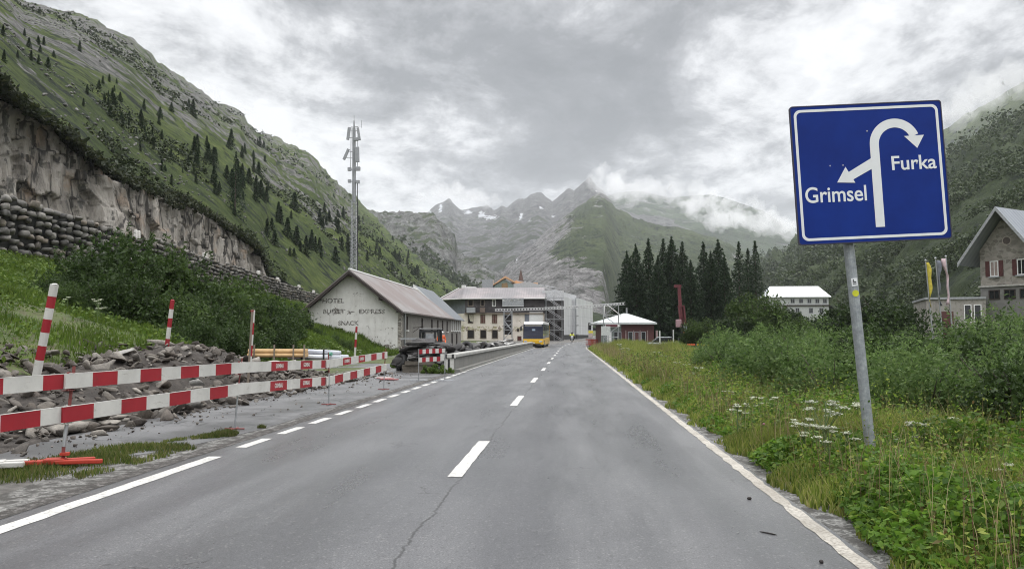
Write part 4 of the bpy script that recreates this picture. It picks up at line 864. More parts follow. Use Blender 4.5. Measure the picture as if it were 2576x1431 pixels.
# --- height-limit gantry across the road
YG = 100.
ga_, gb_ = P(np.array(1245.), np.array(779.7), YG), P(np.array(1573.), np.array(763.4), YG); GT = empty('gantry', (float(ga_[0]), YG, 0), label='white perforated beam spanning the road on lattice towers in front of the hotel', cat='gantry')
L_ = float(gb_[0]-ga_[0]); za1, zb1 = float(ga_[2]), float(gb_[2])
mb = MB(); n_ = 44
def bz(x): return za1+(zb1-za1)*x/L_+.25*math.sin(math.pi*x/L_)*-.6
for i in range(n_):
    xA, xB = i*L_/n_, (i+1)*L_/n_; mb.tube((xA, 0, bz(xA)+.13), (xB, 0, bz(xB)+.13), .035, n=5); mb.tube((xA, 0, bz(xA)-.13), (xB, 0, bz(xB)-.13), .035, n=5)
    mb.box(((xA*.72+xB*.28), 0, bz(xA)), ((xB-xA)*.45, .06, .26))
mb.build('beam', mat('weathered_white', (.48, .48, .47), .6), GT)
mb = MB()
def lattice(mb, x0, x1, y0, y1, z1, n=4):
    for x in (x0, x1):
        for y in (y0, y1): mb.tube((x, y, -.3), (x, y, z1), .035, n=5)
    for k in range(n):
        za, zb = z1*k/n, z1*(k+1)/n
        for y in (y0, y1): mb.tube((x0, y, zb), (x1, y, zb), .03, n=5); mb.tube((x0, y, za) if k % 2 else (x1, y, za), (x1, y, zb) if k % 2 else (x0, y, zb), .025, n=5)
        for x in (x0, x1): mb.tube((x, y0, zb), (x, y1, zb), .03, n=5)
a, c_ = float(P(np.array(1518.), np.array(800.), YG)[0]-ga_[0]), float(P(np.array(1556.), np.array(800.), YG)[0]-ga_[0]); lattice(mb, a, c_, -.6, .6, zb1-.1); mb.build('lattice_tower', steel, GT)
mb = MB(); a, c_ = float(P(np.array(1268.), np.array(800.), YG)[0]-ga_[0]), float(P(np.array(1288.), np.array(800.), YG)[0]-ga_[0]); lattice(mb, a, c_, -.5, .5, za1-.2); mb.build('lattice_tower', steel, GT)
mb = MB(); a = float(P(np.array(1500.), np.array(800.), YG)[0]-ga_[0]); mb.tube((a+1.0, 0, zb1-.2), (a+.85, -.4, 3.6), .07, n=5); mb.tube((a+1.3, 0, zb1-.1), (a+3.0, -.2, 3.9), .05, n=5); mb.build('brace', whitep, GT)

# --- house with white roof far right of the wood
YW = 180.
c1 = P(np.array(2010.), np.array(760.), YW); WH = empty('white_roofed_house', (float(c1[0]), YW, 4.0), label='broad house with a pale metal roof and a row of small windows beyond the trees', cat='house')
def qp(px, py, dy=0.): p = P(np.array(float(px)), np.array(float(py)), YW+dy); return float(p[0])-float(c1[0]), float(p[2])-4.
a, b_ = qp(1925, 747), qp(2092, 747); r0, r1 = qp(1938, 720, 4), qp(2060, 719, 4); zw = a[1]
mb = MB(); mb.add([(a[0], 0, zw), (b_[0], 0, zw), (b_[0], 9, zw), (a[0], 9, zw), (r0[0], 4.5, r0[1]), (r1[0], 4.5, r0[1])], [(0, 1, 5, 4), (1, 2, 5), (2, 3, 4, 5), (3, 0, 4), (3, 2, 1, 0)]); mb.build('roof', metalroof('pale_roof', (.66, .69, .70), 0, .6, rough=.4), WH)
mb = MB(); mb.span(a[0]+.8, b_[0]-.5, .5, 8.5, -5, zw-.02); mb.build('wall', mat('pale_grey_render', (.42, .43, .42), .85), WH); mb = MB(); z_ = qp(2000, 768)[1]; mb.span(a[0]+.6, b_[0]-.3, .3, .498, z_-.15, z_+.1); mb.build('string_course', darkwood, WH)
for px in (1994, 2015, 2036, 2056, 2075): x, z = qp(px, 757, .5); window(WH, (x, .5, z), .9, 1.0, 'y', greyp, glass, .08)
for px in (2006, 2040, 2066): x, z = qp(px, 781, .5); window(WH, (x, .5, z), .9, 1.2, 'y', greyp, glass, .08)
# --- small white hut on the mountainside
hpp = P(np.array(1492.), np.array(592.), 1500.); HT = empty('mountain_hut', tuple(hpp), label='tiny pale hut alone on the green mountainside', cat='hut'); mb = MB(); mb.span(-17, 17, -5, 5, -12, 5); mb.build('wall', whitep, HT); mb = MB(); mb.prism([(-6.5, 5), (6.5, 5), (0, 9)], 'x', -19, 19); mb.build('roof', mat('hut_roof', (.45, .45, .45), .6), HT)

# --- stone house at the edge of the wood, gable turned to the road
YS = 62.
s0 = P(np.array(2536.), np.array(700.), YS); SH = empty('stone_house', (float(s0[0]), YS, 1.0), (0, 0, R(-55)), label='rubble stone house with dark red shutters and a steep grey metal roof', cat='house')
stn = stonewall('house_stone', [(.17, .155, .135), (.25, .23, .20), (.33, .30, .265)], (.30, .28, .25), 2.6)
kx = YS/FPX*1.02
def spx(px): return (px-2546)*kx*1.06
def spz(py): return (845-py)*YS/FPX+H-1.0-.15
hwid = 2.0; zst = spz(716); zev = spz(628); zap = spz(540)
slS = (zap-zev)/hwid
mb = MB(); mb.prism([(-hwid, zst), (hwid, zst), (hwid, zev), (0, zap), (-hwid, zev)], 'y', 0, 11); mb.build('upper_wall', stn, SH)
mb = MB(); mb.span(-hwid-.02, hwid+.02, -.03, 11, -3, zst-.12); mb.build('lower_wall', mat('grey_ashlar', (.17, .165, .155), .85, scale=2), SH)
mb = MB(); mb.span(-hwid-.12, hwid+.12, -.15, 11, zst-.118, zst-.002); mb.build('string_course', mat('pale_course', (.40, .39, .36), .8), SH)
srf = metalroof('standing_seam_roof', (.24, .26, .29), 1, .45, rough=.4)
mb = MB()
for s in (-1, 1): ex = s*(hwid+.95); ez = zev-.95*slS; mb.prism([(0, zap+.15), (ex, ez+.15), (ex, ez+.32), (0, zap+.32)], 'y', -1.3, 11.8)
rf = mb.build('roof', srf, SH); mb = MB()
for s in (-1, 1): ex = s*(hwid+.95); ez = zev-.95*slS; mb.prism([(0, zap+.02), (ex, ez+.02), (ex, ez+.34), (0, zap+.34)], 'y', -1.38, -1.31)
mb.build('bargeboard', greyp, rf)
window(SH, (-.95, 0, spz(675)), .62, 1.15, 'y', whitep, mat('curtained_pane', (.30, .24, .22), .4), .07, shutter=redwood, sill=greyp); window(SH, (.98, 0, spz(675)), .62, 1.15, 'y', whitep, glass, .07, shutter=redwood, sill=greyp)
mb = MB(); mb.tube((0, -.02, spz(609)), (0, .05, spz(609)), .34, n=16); o = mb.build('round_window', mat('round_frame', (.34, .30, .26), .8), SH); mb = MB(); mb.tube((0, -.03, spz(609)), (0, 0, spz(609)), .26, n=16); mb.build('pane', mat('dull_brown_pane', (.09, .07, .06), .5), o)
for x in (-1.0, .1, 1.2): window(SH, (x, -.03, spz(739)), .8, .7, 'y', darkwood, glass, .07, bars=1)
AN = empty('flat_roofed_annexe', (float(P(np.array(2412.), np.array(740.), 63.)[0]), 63, .8), (0, 0, R(-15)), label='low flat-roofed stone annexe with two paired windows behind the flag poles', cat='building')
mb = MB(); mb.span(-2.2, 1.75, 0, 7, -2, 3.4); mb.build('wall', plaster('annexe_wall', (.33, .31, .28), (.2, .18, .16), .8), AN); mb = MB(); mb.span(-2.3, 1.75, -.12, 7.1, 3.402, 3.56); mb.build('roof_edge', greyp, AN)
for x in (.55, 1.2): window(AN, (x, 0, 2.35), .5, 1.3, 'y', whitep, glass, .06, bars=0)
mb = MB(); mb.span(-1.2, -.4, -.03, 0, 0, 2.5); mb.build('door', redwood, AN)
# ------------------------------------------------------------------ road sign
mblue, t, b = newmat('sign_blue'); co = objco(t)
t.links.new(ramp(t, tnoise(t, co, 1.6, 4), [(.35, (.003, .020, .17)), (.65, (.004, .028, .22))]), b.inputs['Base Color']); b.inputs['Roughness'].default_value = .5; b.inputs['Specular IOR Level'].default_value = .18
mwht = mat('sign_white', (.74, .75, .76), .4, var=.05); mback = mat('aluminium', (.42, .43, .44), .45, metal=.6, var=.1)
mzinc, t, b = newmat('zinc_pole'); co = objco(t)
t.links.new(ramp(t, tnoise(t, co, 16, 6, .75), [(.3, (.20, .22, .235)), (.55, (.33, .35, .37)), (.75, (.48, .50, .52))]), b.inputs['Base Color']); b.inputs['Roughness'].default_value = .5; b.inputs['Metallic'].default_value = .35
YSG = 9.0
pb = P(np.array(2192.), np.array(1150.), YSG); pt = P(np.array(2133.), np.array(600.), YSG); 
lean = math.atan2(float(pt[0]-pb[0]), float(pt[2]-pb[2]))
zg = float(ground_z(pb[0], YSG))-.25; bx_ = float(pb[0])+(zg-float(pb[2]))*math.tan(lean)
SG = empty('direction_sign', (bx_, YSG, zg), (0, lean, 0), label='big blue direction sign with a white hooked arrow reading Furka and Grimsel', cat='road sign')
def sgl(px, py, dy=0.):
    p = P(np.array(float(px)), np.array(float(py)), YSG+dy); x, z = float(p[0])-bx_, float(p[2])-zg; c_, s_ = math.cos(lean), math.sin(lean); return x*c_-z*s_, x*s_+z*c_
zc = sgl(2140, 560)[1]
mb = MB(); mb.tube((0, 0, -.1), (0, 0, sgl(2115, 275)[1]), .055, n=14); mb.build('pole', mzinc, SG, smooth=False)
mb = MB(); mb.tube((0, 0, sgl(2115, 275)[1]), (0, 0, sgl(2115, 268)[1]), .06, .035, n=14); mb.build('pole_cap', mback, SG)
cs_ = [sgl(1975, 283), sgl(2358, 253), sgl(2393, 603), sgl(2000, 618)]
ctr = (sum(c_[0] for c_ in cs_)/4, sum(c_[1] for c_ in cs_)/4)
W2_ = (math.dist(cs_[0], cs_[1])+math.dist(cs_[3], cs_[2]))/4; H2_ = (math.dist(cs_[0], cs_[3])+math.dist(cs_[1], cs_[2]))/4
ang = (math.atan2(cs_[1][1]-cs_[0][1], cs_[1][0]-cs_[0][0])+math.atan2(cs_[2][1]-cs_[3][1], cs_[2][0]-cs_[3][0]))/2
BD = bpy.data.objects.new('sign_board', None)
def rrect(w_, h_, r, n=6):
    o = []
    for cx, cz, a0 in ((w_-r, h_-r, 0), (-w_+r, h_-r, 90), (-w_+r, -h_+r, 180), (w_-r, -h_+r, 270)):
        for i in range(n+1): a = R(a0+90*i/n); o.append((cx+r*math.cos(a), cz+r*math.sin(a)))
    return o
mb = MB(); mb.prism(rrect(W2_, H2_, .03), 'y', -.012, .012); BD = mb.build('sign_board', mblue, SG)
BD.location = (ctr[0], -.09, ctr[1]); BD.rotation_euler = (0, -ang, R(4))
def ring(outer, inner, y0, y1):
    n = len(outer); mb = MB(); vs = [(x, y0, z) for x, z in outer]+[(x, y0, z) for x, z in inner]+[(x, y1, z) for x, z in outer]+[(x, y1, z) for x, z in inner]; fs = []
    for i in range(n): j = (i+1) % n; fs += [(i, j, n+j, n+i), (2*n+i, 3*n+i, 3*n+j, 2*n+j), (i, 2*n+i, 2*n+j, j), (n+i, n+j, 3*n+j, 3*n+i)]
    mb.add(vs, fs); return mb
ring(rrect(W2_-.038, H2_-.038, .07), rrect(W2_-.066, H2_-.066, .05), -.0145, -.0122).build('border', mwht, BD)
mb = MB(); mb.span(-W2_+.01, W2_-.01, .0125, .03, H2_-.05, H2_-.02); mb.span(-W2_+.01, W2_-.01, .0125, .03, -H2_+.02, -H2_+.05); mb.span(-W2_+.3, W2_-.3, .0125, .045, .2, .26); mb.span(-W2_+.3, W2_-.3, .0125, .045, -.26, -.2); mb.build('rear_rail', mback, BD)
ring(rrect(W2_+.004, H2_+.004, .034), rrect(W2_-.006, H2_-.006, .028), -.0165, .014).build('edge_profile', mat('oxidised_edge', (.035, .03, .055), .6), BD)
for x_, z_ in ((-W2_*.35, H2_*.12), (-W2_*.52, H2_*.12), (W2_*.08, H2_*.1), (W2_*.42, H2_*.1), (W2_*.62, H2_*.1), (.02, -H2_*.45), (0, H2_*.6)):
    M = MB(); M.tube((x_, -.0122, z_), (x_, -.0142, z_), .008, n=8); M.build('rivet', mback, BD)
for zz in (sgl(2150, 640)[1]+.16, sgl(2140, 300)[1]-.1): M = MB(); M.tube((0, 0, zz-.03), (0, 0, zz+.03), .068, n=14); M.box((0, -.05, zz), (.2, .03, .06)); M.build('clamp', mback, SG)
# arrow: coordinates as fractions of the board, measured on the sign itself
def bp(px, py):
    x, z = sgl(px, py); x -= ctr[0]; z -= ctr[1]; c_, s_ = math.cos(-ang), math.sin(-ang); return (x*c_-z*s_, x*s_+z*c_)
k_ = math.dist(bp(2100, 400), bp(2200, 400))/100.
hw_ = 11.5*k_
s0, s1 = bp(2206, 574), bp(2191, 372)
path = [s0, ((s0[0]+s1[0])/2, (s0[1]+s1[1])/2), s1]
cA = bp(2246, 366); rA = math.dist(cA, s1)
a0 = math.atan2(s1[1]-cA[1], s1[0]-cA[0]); e_ = bp(2293, 345); a1 = math.atan2(e_[1]-cA[1], e_[0]-cA[0])
if a0 < 0: a0 += 2*math.pi
for i in range(1, 25): a = a0+(a1-a0)*i/24; rr = rA+(math.dist(cA, e_)-rA)*i/24; path.append((cA[0]+rr*math.cos(a), cA[1]+rr*math.sin(a)))
def ribbon(pts, hw, y0, y1):
    mb = MB(); vs = []; n = len(pts)
    for i, p in enumerate(pts):
        a = pts[max(0, i-1)]; c_ = pts[min(n-1, i+1)]; d = Vector((c_[0]-a[0], c_[1]-a[1])).normalized(); nx, nz = -d.y*hw, d.x*hw
        vs += [(p[0]+nx, y0, p[1]+nz), (p[0]-nx, y0, p[1]-nz), (p[0]+nx, y1, p[1]+nz), (p[0]-nx, y1, p[1]-nz)]
    fs = []
    for i in range(n-1): a = 4*i; c_ = a+4; fs += [(a, a+1, c_+1, c_), (a+2, c_+2, c_+3, a+3), (a, c_, c_+2, a+2), (a+1, a+3, c_+3, c_+1)]
    mb.add(vs, fs+[(0, 2, 3, 1), (4*n-4, 4*n-3, 4*n-1, 4*n-2)]); return mb
mb = ribbon(path, hw_, -.0146, -.0123)
mb.prism([bp(2267, 347), bp(2318, 343), bp(2301, 376)], 'y', -.0149, -.0123)
mb.build('hooked_arrow', mwht, BD)
mb = MB(); a, c_, d_, e2_ = bp(2183, 403), bp(2184, 430), bp(2133, 462), bp(2118, 447); mb.prism([a, c_, bp(2128, 462), bp(2113, 446)], 'y', -.0152, -.0123); mb.prism([bp(2096, 465), bp(2117, 426), bp(2142, 465)], 'y', -.0155, -.0123); mb.build('side_arrow', mwht, BD)
for s_, px, py, wpx, hpx in (('Furka', 2291, 413, 114, 40), ('Grimsel', 2093, 495, 156, 44)):
    c_ = bp(px, py); o = text('lettering', s_, hpx*k_*1.28, mwht, BD, (c_[0], -.0135, c_[1]-.004), (math.pi/2, 0, 0), .0012, .0028, 1.0)
    wd = max(v.co.x for v in o.data.vertices)-min(v.co.x for v in o.data.vertices); f_ = wpx*k_/wd
    for v in o.data.vertices: v.co.x *= f_
mb = MB(); x, z = sgl(2151, 738); mb.tube((0, -.0555, z), (0, -.058, z), .035, n=16); mb.build('round_sticker', mat('yellow_sticker', (.62, .62, .03), .4), SG)
mb = MB(); x, z = sgl(2149, 710); mb.box((0, -.0565, z), (.062, .004, .085)); o = mb.build('square_sticker', mwht, SG); mb = MB(); mb.box((0, -.0595, z), (.035, .002, .012)); mb.box((0, -.0595, z-.018), (.035, .002, .008)); mb.box((-.01, -.0595, z+.02), (.01, .002, .02)); mb.build('sticker_print', black, o)

# ------------------------------------------------------------------ striped barrier
def scuffed(nm, col, dirt):
    m, t, b = newmat(nm); co = objco(t); c = ramp(t, tnoise(t, co, 2.2, 6), [(.3, tuple(x*.75 for x in col)), (.7, col)])
    c = mix(t, step(t, tnoise(t, objco(t, (.35, 1, 1.6)), 9, 8, .8, .4), .56, .68, 0, .75), c, dirt); c = mix(t, step(t, tnoise(t, co, 40, 4, .8), .62, .7, 0, .5), c, tuple(x*.5 for x in col)); t.links.new(c, b.inputs['Base Color']); b.inputs['Roughness'].default_value = .55; bump(t, b, tnoise(t, co, 12, 5), .25, .01); return m
mred = scuffed('barrier_red', (.33, .010, .020), (.17, .03, .03)); mbw = scuffed('barrier_white', (.62, .61, .57), (.33, .31, .27)); mor = mat('orange_plastic', (.40, .038, .018), .5, var=.15, scale=8); mrst = mat('reddish_post', (.20, .05, .045), .7)
def board(name, a, b_, segs, h_, label, group, prints=(), tilt=0.):
    """board from a to b (world, top-edge centre line), coloured by segs = [(fraction end, 'r'/'w')]"""
    a = Vector(a); b_ = Vector(b_); L = (b_-a).length; o = empty(name, a, label=label, cat='barrier board', group=group)
    d = (b_-a).normalized(); yaw = math.atan2(d.y, d.x); pit = math.asin(d.z); o.rotation_euler = (tilt, -pit, yaw)
    M = MB(); f0 = 0
    for f1, c_ in segs: M.span(f0*L, f1*L, -.012, .012, -h_/2, h_/2, mi=0 if c_ == 'r' else 1); f0 = f1
    p = M.build('plank', [mred, mbw], o)
    M = MB(); M.span(0, L, -.013, .013, h_/2+.0005, h_/2+.006); M.build('top_edge', mbw, o)
    for f, s_ in prints:
        q = text('lettering', s_, h_*.62, mbw, p, (f*L, -.0125, 0), (math.pi/2, 0, 0), .001, .003, .9)
    return o
bay = [P(np.array(x), np.array(y), Y) for x, y, Y in ((-900., 1060., 4.2), (180., 958., 9.07), (606., 925., 12.77), (824., 915., 17.46), (970., 893., 22.46))]
bay[0] = bay[1]+(bay[1]-bay[2])*1.1
low = [P(np.array(x), np.array(y), Y) for x, y, Y in ((-900., 1060., 4.2), (174., 1041., 9.07), (602., 979., 12.77), (824., 958., 17.46), (968., 924., 22.46))]
low[0] = low[1]+(low[1]-low[2])*1.1
def alt(n, first='r'): return [((i+1)/n, 'rw'[(i+(first == 'w')) % 2]) for i in range(n)]
GB = 'red and white boards of the roadside barrier'
for i, (pts, hh, nm_) in enumerate(((bay, .165, 'upper'), (low, .175, 'lower'))):
    bs = [('worn %s striped board coming in from the frame edge to the nearest barrier post', alt(8, 'r' if i else 'w'), ()), ('worn %s striped board between the nearest and second barrier posts', alt(9, 'w') if i == 0 else alt(8, 'r'), ()), ('%s striped board printed with white GOMBAU lettering, between second and third posts', [(.06, 'w'), (.30, 'w'), (.47, 'r'), (.62, 'w'), (.77, 'r'), (.89, 'w'), (1, 'r')], ((.385, 'GOMBAU'), (.695, 'GOMBAU'))), ('faded %s striped board ending at the last barrier post before the stacked scrap', alt(9, 'w'), ((.16, 'GOMBAU'), (.39, 'GOMBAU')) if i == 0 else ())]
    for k, (lb, sg, pr) in enumerate(bs):
        a = pts[k]; b_ = pts[k+1]; d = (b_-a)/np.linalg.norm(b_-a); if_ = .12
        if k == 3 and i == 0: sg = [(.12, 'w'), (.22, 'w'), (.34, 'r'), (.46, 'w'), (.57, 'r'), (.68, 'w'), (.78, 'r'), (.89, 'w'), (.94, 'r'), (1., 'w')]; pr = ((.28, 'GOMBAU'), (.515, 'GOMBAU'))
        off = .03 if k % 2 else 0.0
        n_ = np.array([d[1], -d[0], 0])
        board('barrier_board', a-d*.12+n_*(off-.02), b_+d*.12+n_*(off-.02), sg, hh, lb % nm_, GB, pr)
posts = [((158, 1172), 9.07, 'grey barrier post standing in the orange foot by the grass strip'), ((590, 1080), 12.77, 'thin barrier post between the plain and the lettered striped boards'), ((827, 1018), 17.46, 'thin barrier post at the far end of the lettered boards'), ((965, 980), 22.46, 'last thin post of the barrier, farthest down the lot')]
for k, ((px, py), Y, lb) in enumerate(posts):
    p = G(float(px), float(py)); o = empty('barrier_post', (float(p[0]), float(p[1]), 0), label=lb, cat='post', group='posts of the striped barrier')
    up = bay[k+1]-p; lo_ = low[k+1]-p; xo = float(lo_[0])
    mb = MB(); mb.tube((0, 0, 0 if k else .22), (xo*.5, .045, .68), .022 if k == 0 else .014, n=8); mb.build('tube', mback if k == 0 else steel, o)
    if k == 0: mb = MB(); mb.tube((0, 0, 0), (0.0, .003, .22), .02, n=8); mb.build('lower_tube', mrst, o)
    mb = MB(); mb.tube((xo*.5, .045, .68), (float(up[0]), .045, 1.13), .018 if k == 0 else .012, n=8); mb.build('upper_tube', mrst, o)
    for hh, ptx, m_ in ((.10, up, mrst), (.10, lo_, mbw)):
        mb = MB(); z = float(ptx[2]); x = float(ptx[0]); y = float(ptx[1]); w_ = .022
        mb.box((x, y-.075, z), (w_, .008, .21)); mb.box((x-w_*2.6, y+.045, z), (w_, .008, .21)); mb.box((x-w_*1.3, y-.015, z-.105), (w_*4, .13, .008)); mb.build('bracket', m_, o)
    if k:
        mb = MB(); mb.tube((-.16, 0, .015), (.16, 0, .015), .012, n=6); mb.tube((0, -.14, .015), (0, .14, .015), .012, n=6); mb.build('foot', mrst, o)
    else:
        ft = empty('orange_ballast', (float(p[0])+.02, float(p[1]), .02), (0, 0, R(20)), label='orange plastic barrier foot lying in the grass under the nearest post', cat='barrier foot')
        mb = MB()
        for dx, dy, L2, a in ((-.05, .06, .70, 9), (.0, -.06, .82, -5)): mb.box((dx, dy, .035), (L2, .06, .05), R(a))
        mb.box((-.1, 0, .05), (.22, .16, .05)); mb.build('body', mor, ft, bevel=.012)
        mb = MB(); mb.box((0, 0, .12), (.09, .09, .03)); mb.build('socket', mor, ft)
        wf = empty('white_ballast', (float(p[0])-.72, float(p[1])-.38, .02), (0, 0, R(24)), label='white plastic barrier foot lying in the grass beside the orange one', cat='barrier foot')
        mb = MB(); mb.box((0, .05, .04), (.95, .09, .07), R(4)); mb.box((.05, -.06, .04), (.8, .08, .06), R(-3)); mb.box((.1, 0, .06), (.3, .18, .05)); mb.build('body', mbw, wf, bevel=.012); mb = MB(); mb.box((.1, 0, .1), (.08, .08, .03)); mb.build('socket', mbw, wf)

# snow poles
def snow_pole(px0, py0, px1, py1, Y, r, bands, lb, nm='snow_pole', base_drop=.0):
    a = P(np.array(float(px1)), np.array(float(py1)), Y); b_ = P(np.array(float(px0)), np.array(float(py0)), Y); v = b_-a; a2 = a-v/np.linalg.norm(v)*base_drop
    o = empty(nm, tuple(a2), label=lb, cat='marker pole', group='red and white marker poles'); n = len(bands); v2 = (b_-a2)
    M = MB(); f0 = 0
    for f1, c_ in bands: M.tube(v2*f0, v2*f1, r, n=14, mi=0 if c_ == 'r' else 1, caps=True); f0 = f1
    M.build('striped_shaft', [mred, mbw], o); M = MB(); M.tube(v2*1.0, v2*1.0+np.array([0, 0, .02]), r*.9, r*.4, n=14); M.build('cap', mbw if bands[-1][1] == 'w' else mred, o); return o
snow_pole(137, 716, 90, 953, 12.2, .062, [(.22, 'w'), (.36, 'r'), (.515, 'w'), (.66, 'r'), (.80, 'w'), (.875, 'r'), (1., 'w')][0:0] or [(.28, 'w'), (.42, 'r'), (.57, 'w'), (.71, 'r'), (.85, 'w'), (.86, 'w')][0:0] or [(.30, 'w'), (.43, 'r'), (.57, 'w'), (.70, 'r'), (.83, 'w'), (.84, 'w'), (.845, 'w'), (.9, 'r'), (1, 'w')][0:0] or [(.26, 'w'), (.40, 'r'), (.53, 'w'), (.66, 'r'), (.77, 'w'), (.885, 'r'), (1, 'w')], 'thick leaning red and white pole behind the nearest striped boards', base_drop=.12)
snow_pole(434, 755, 419, 878, 20.5, .055, [(.2, 'r'), (.4, 'r'), (.58, 'w'), (.72, 'r'), (.86, 'w'), (1, 'r')], 'leaning red-topped striped pole on the crest of the rubble heap', base_drop=.4)
snow_pole(640, 782, 632, 900, 19.0, .018, [(.24, 'w'), (.42, 'r'), (.6, 'w'), (.8, 'r'), (1, 'w')], 'slim red and white pole fixed beside the brown wooden stake', base_drop=.3)
snow_pole(897, 822, 893, 888, 45, .06, [(.45, 'w'), (.66, 'r'), (.84, 'w'), (1, 'r')], 'thin red and white pole in front of the lettered gable', base_drop=.6)
a = P(np.array(624.), np.array(918.), 19.3); b_ = P(np.array(635.), np.array(778.), 19.3); o = empty('wooden_stake', tuple(a), label='tall brown wooden stake standing beside the slim striped pole', cat='stake'); mb = MB(); v = b_-a; mb.tube((0, 0, -.6), v, .032, .028, n=8); mb.build('shaft', wood, o); mb = MB(); mb.box(v*.97, (.07, .05, .04)); mb.build('cap', mred, o)

# ------------------------------------------------------------------ small barrier, parapet wall
p0, p1 = G(1052., 957.), G(1118., 945.)
o = empty('small_barrier', (float(p0[0]), float(p0[1]), 0), label='short double-board red and white barrier in front of the stacked scrap', cat='barrier')
yb = float(p0[1])
def sb(px, py): p = P(np.array(float(px)), np.array(float(py)), yb); return float(p[0]-p0[0]), float(p[2])
for j, (x0_, z0_, x1_, z1_, n_) in enumerate(((1055, 884.5, 1120, 881.5, 8), (1053, 905.5, 1117, 901.5, 7))):
    a, c_ = sb(x0_, z0_), sb(x1_, z1_); M = MB()
    for k in range(n_):
        f0, f1 = k/n_, (k+1)/n_; M.add([(a[0]+(c_[0]-a[0])*f, yy2, a[1]+(c_[1]-a[1])*f+s*.075) for f in (f0, f1) for yy2 in (-.012, .012) for s in (-1, 1)], [(0, 1, 3, 2), (4, 6, 7, 5), (0, 4, 5, 1), (2, 3, 7, 6), (0, 2, 6, 4), (1, 5, 7, 3)], mi=0 if (k+j) % 2 == 0 else 1)
    M.build('board', [mred, mbw], o)
for px in (1053, 1119): x = sb(px, 900)[0]; M = MB(); M.tube((x, .03, 0), (x, .03, 1.05), .016, n=6); M.tube((x-.3, .03, .02), (x+.3, .03, .02), .015, n=6); M.build('post', steel, o)
M = MB(); 
for k in range(4): M.box((-.75-.12*k, .25+.22*k, .02+.012*k), (.62, .16, .022), R(-12-4*k), mi=k % 2)
q = empty('spare_board', (float(p0[0])-.3, float(p0[1])+.1, 0), label='spare striped boards lying flat on the lot beside the short barrier', cat='boards'); M.build('planks', [mred, mbw], q)

conc = plaster('concrete', (.20, .195, .18), (.12, .165, .15), .6, (.54, .68), .5); cap_m = plaster('coping_concrete', (.38, .375, .35), (.22, .27, .25), .8, (.56, .7), .3)
PW = empty('parapet_wall', (-4.9, 33.2, 0), label='long low concrete parapet wall with pale coping along the road up to the bus', cat='wall')
def pw(y): return -.22*sm(np.array(y), 40, 72)*0
M = MB(); n_ = 15; L_ = 70.
for k in range(n_): y0, y1 = k*L_/n_, (k+1)*L_/n_; M.span(-.17, .17, y0, y1-.012, -.05, .60)
M.build('body', conc, PW); M = MB()
for k in range(n_): y0, y1 = k*L_/n_, (k+1)*L_/n_; M.span(-.24, .24, y0-.04 if k == 0 else y0, y1-.015, .602, .74)
M.build('coping', cap_m, PW, bevel=.02); M = MB(); M.span(.19, .42, -.1, L_, -.02, .13); M.build('kerb', conc, PW)
M = MB(); M.box((-.03, -.06, .3), (.40, .03, .54)); M.build('end_plate', mbw, PW); M = MB(); M.box((-.03, -.08, .3), (.08, .012, .5)); M.build('black_bar', black, PW)
M = MB(); M.box((-.06, -.10, .67), (.62, .05, .16)); q = M.build('end_marker', mbw, PW); M = MB()
for x in (-.15, .14): M.box((x, -.13, .67), (.09, .012, .15))
M.build('black_bar', black, q)

# ------------------------------------------------------------------ stacked scrap: pallets, slabs, tyres, boulders
mtyre = mat('tyre_rubber', (.022, .021, .021), .65, var=.4, scale=5); mslab = mat('dark_slab', (.045, .043, .040), .7, var=.5, scale=4, bmp=.4, bscale=12); mpal = mat('pallet_wood', (.11, .095, .075), .85, var=.4, scale=6); mcol = mat('dark_scrap', (.024, .021, .020), .7, var=.5, scale=3)
def torus_mb(R0, r0, n=20, k=8, flat=1.0):
    M = MB(); vs = []; fs = []
    for i in range(n):
        a = 2*math.pi*i/n
        for j in range(k): b2 = 2*math.pi*j/k; rr = R0+r0*math.cos(b2); vs.append((rr*math.cos(a), rr*math.sin(a), r0*flat*math.sin(b2)))
    for i in range(n):
        for j in range(k): fs.append((i*k+j, ((i+1) % n)*k+j, ((i+1) % n)*k+(j+1) % k, i*k+(j+1) % k))
    M.add(vs, fs); return M
def pallet_proto():
    o = empty('pallet'); M = MB()
    for k in range(6): M.span(-.6, .6, -.4+k*.15, -.4+k*.15+.1, .122, .144)
    M.build('deck', mpal, o); M = MB()
    for k in (-1, 0, 1): M.span(-.6, .6, k*.36-.04, k*.36+.04, 0, .12)
    M.build('runner', mpal, o); return o
def put(proto, used, loc, rz, lb, cat, gr, tilt=(0, 0), sc=1.):
    o = proto if not used else tree_copy(proto)
    o.location = loc; o.rotation_euler = (tilt[0], tilt[1], rz); o.scale = (sc,)*3; props(o, lb, cat, gr); return o
pal = pallet_proto(); u = 0
for k, (x, y, z, n_) in enumerate(((-6.25, 33.6, 0, 0), (-6.3, 33.65, .15, 0), (-6.2, 33.6, .30, 0))):
    put(pal, u, (x, y, z), .06*k, ['pallet at the very bottom of the scrap stack behind the short barrier', 'second pallet up in the scrap stack behind the short barrier', 'topmost pallet in the scrap stack, carrying dark slabs'][k], 'pallet', 'pallets under the scrap'); u = 1
sl0 = stones('stone_slab', [((0, 0, 0), (.75, .5, .11), .04)], mslab); sl0.name = 'dark_slab'; ty = torus_mb(.24, .11).build('tyre', mtyre, smooth=True); bo = stones('scrap_boulder', [((0, 0, 0), (.55, .36, .2), .3)], mcol)
u = [0, 0, 0]; g = np.random.default_rng(21)
def nxt(i, p, loc, rz, lb, cat, gr, tilt=(0, 0), sc=1.): o = put(p, u[i], loc, rz, lb, cat, gr, tilt, sc); u[i] = 1
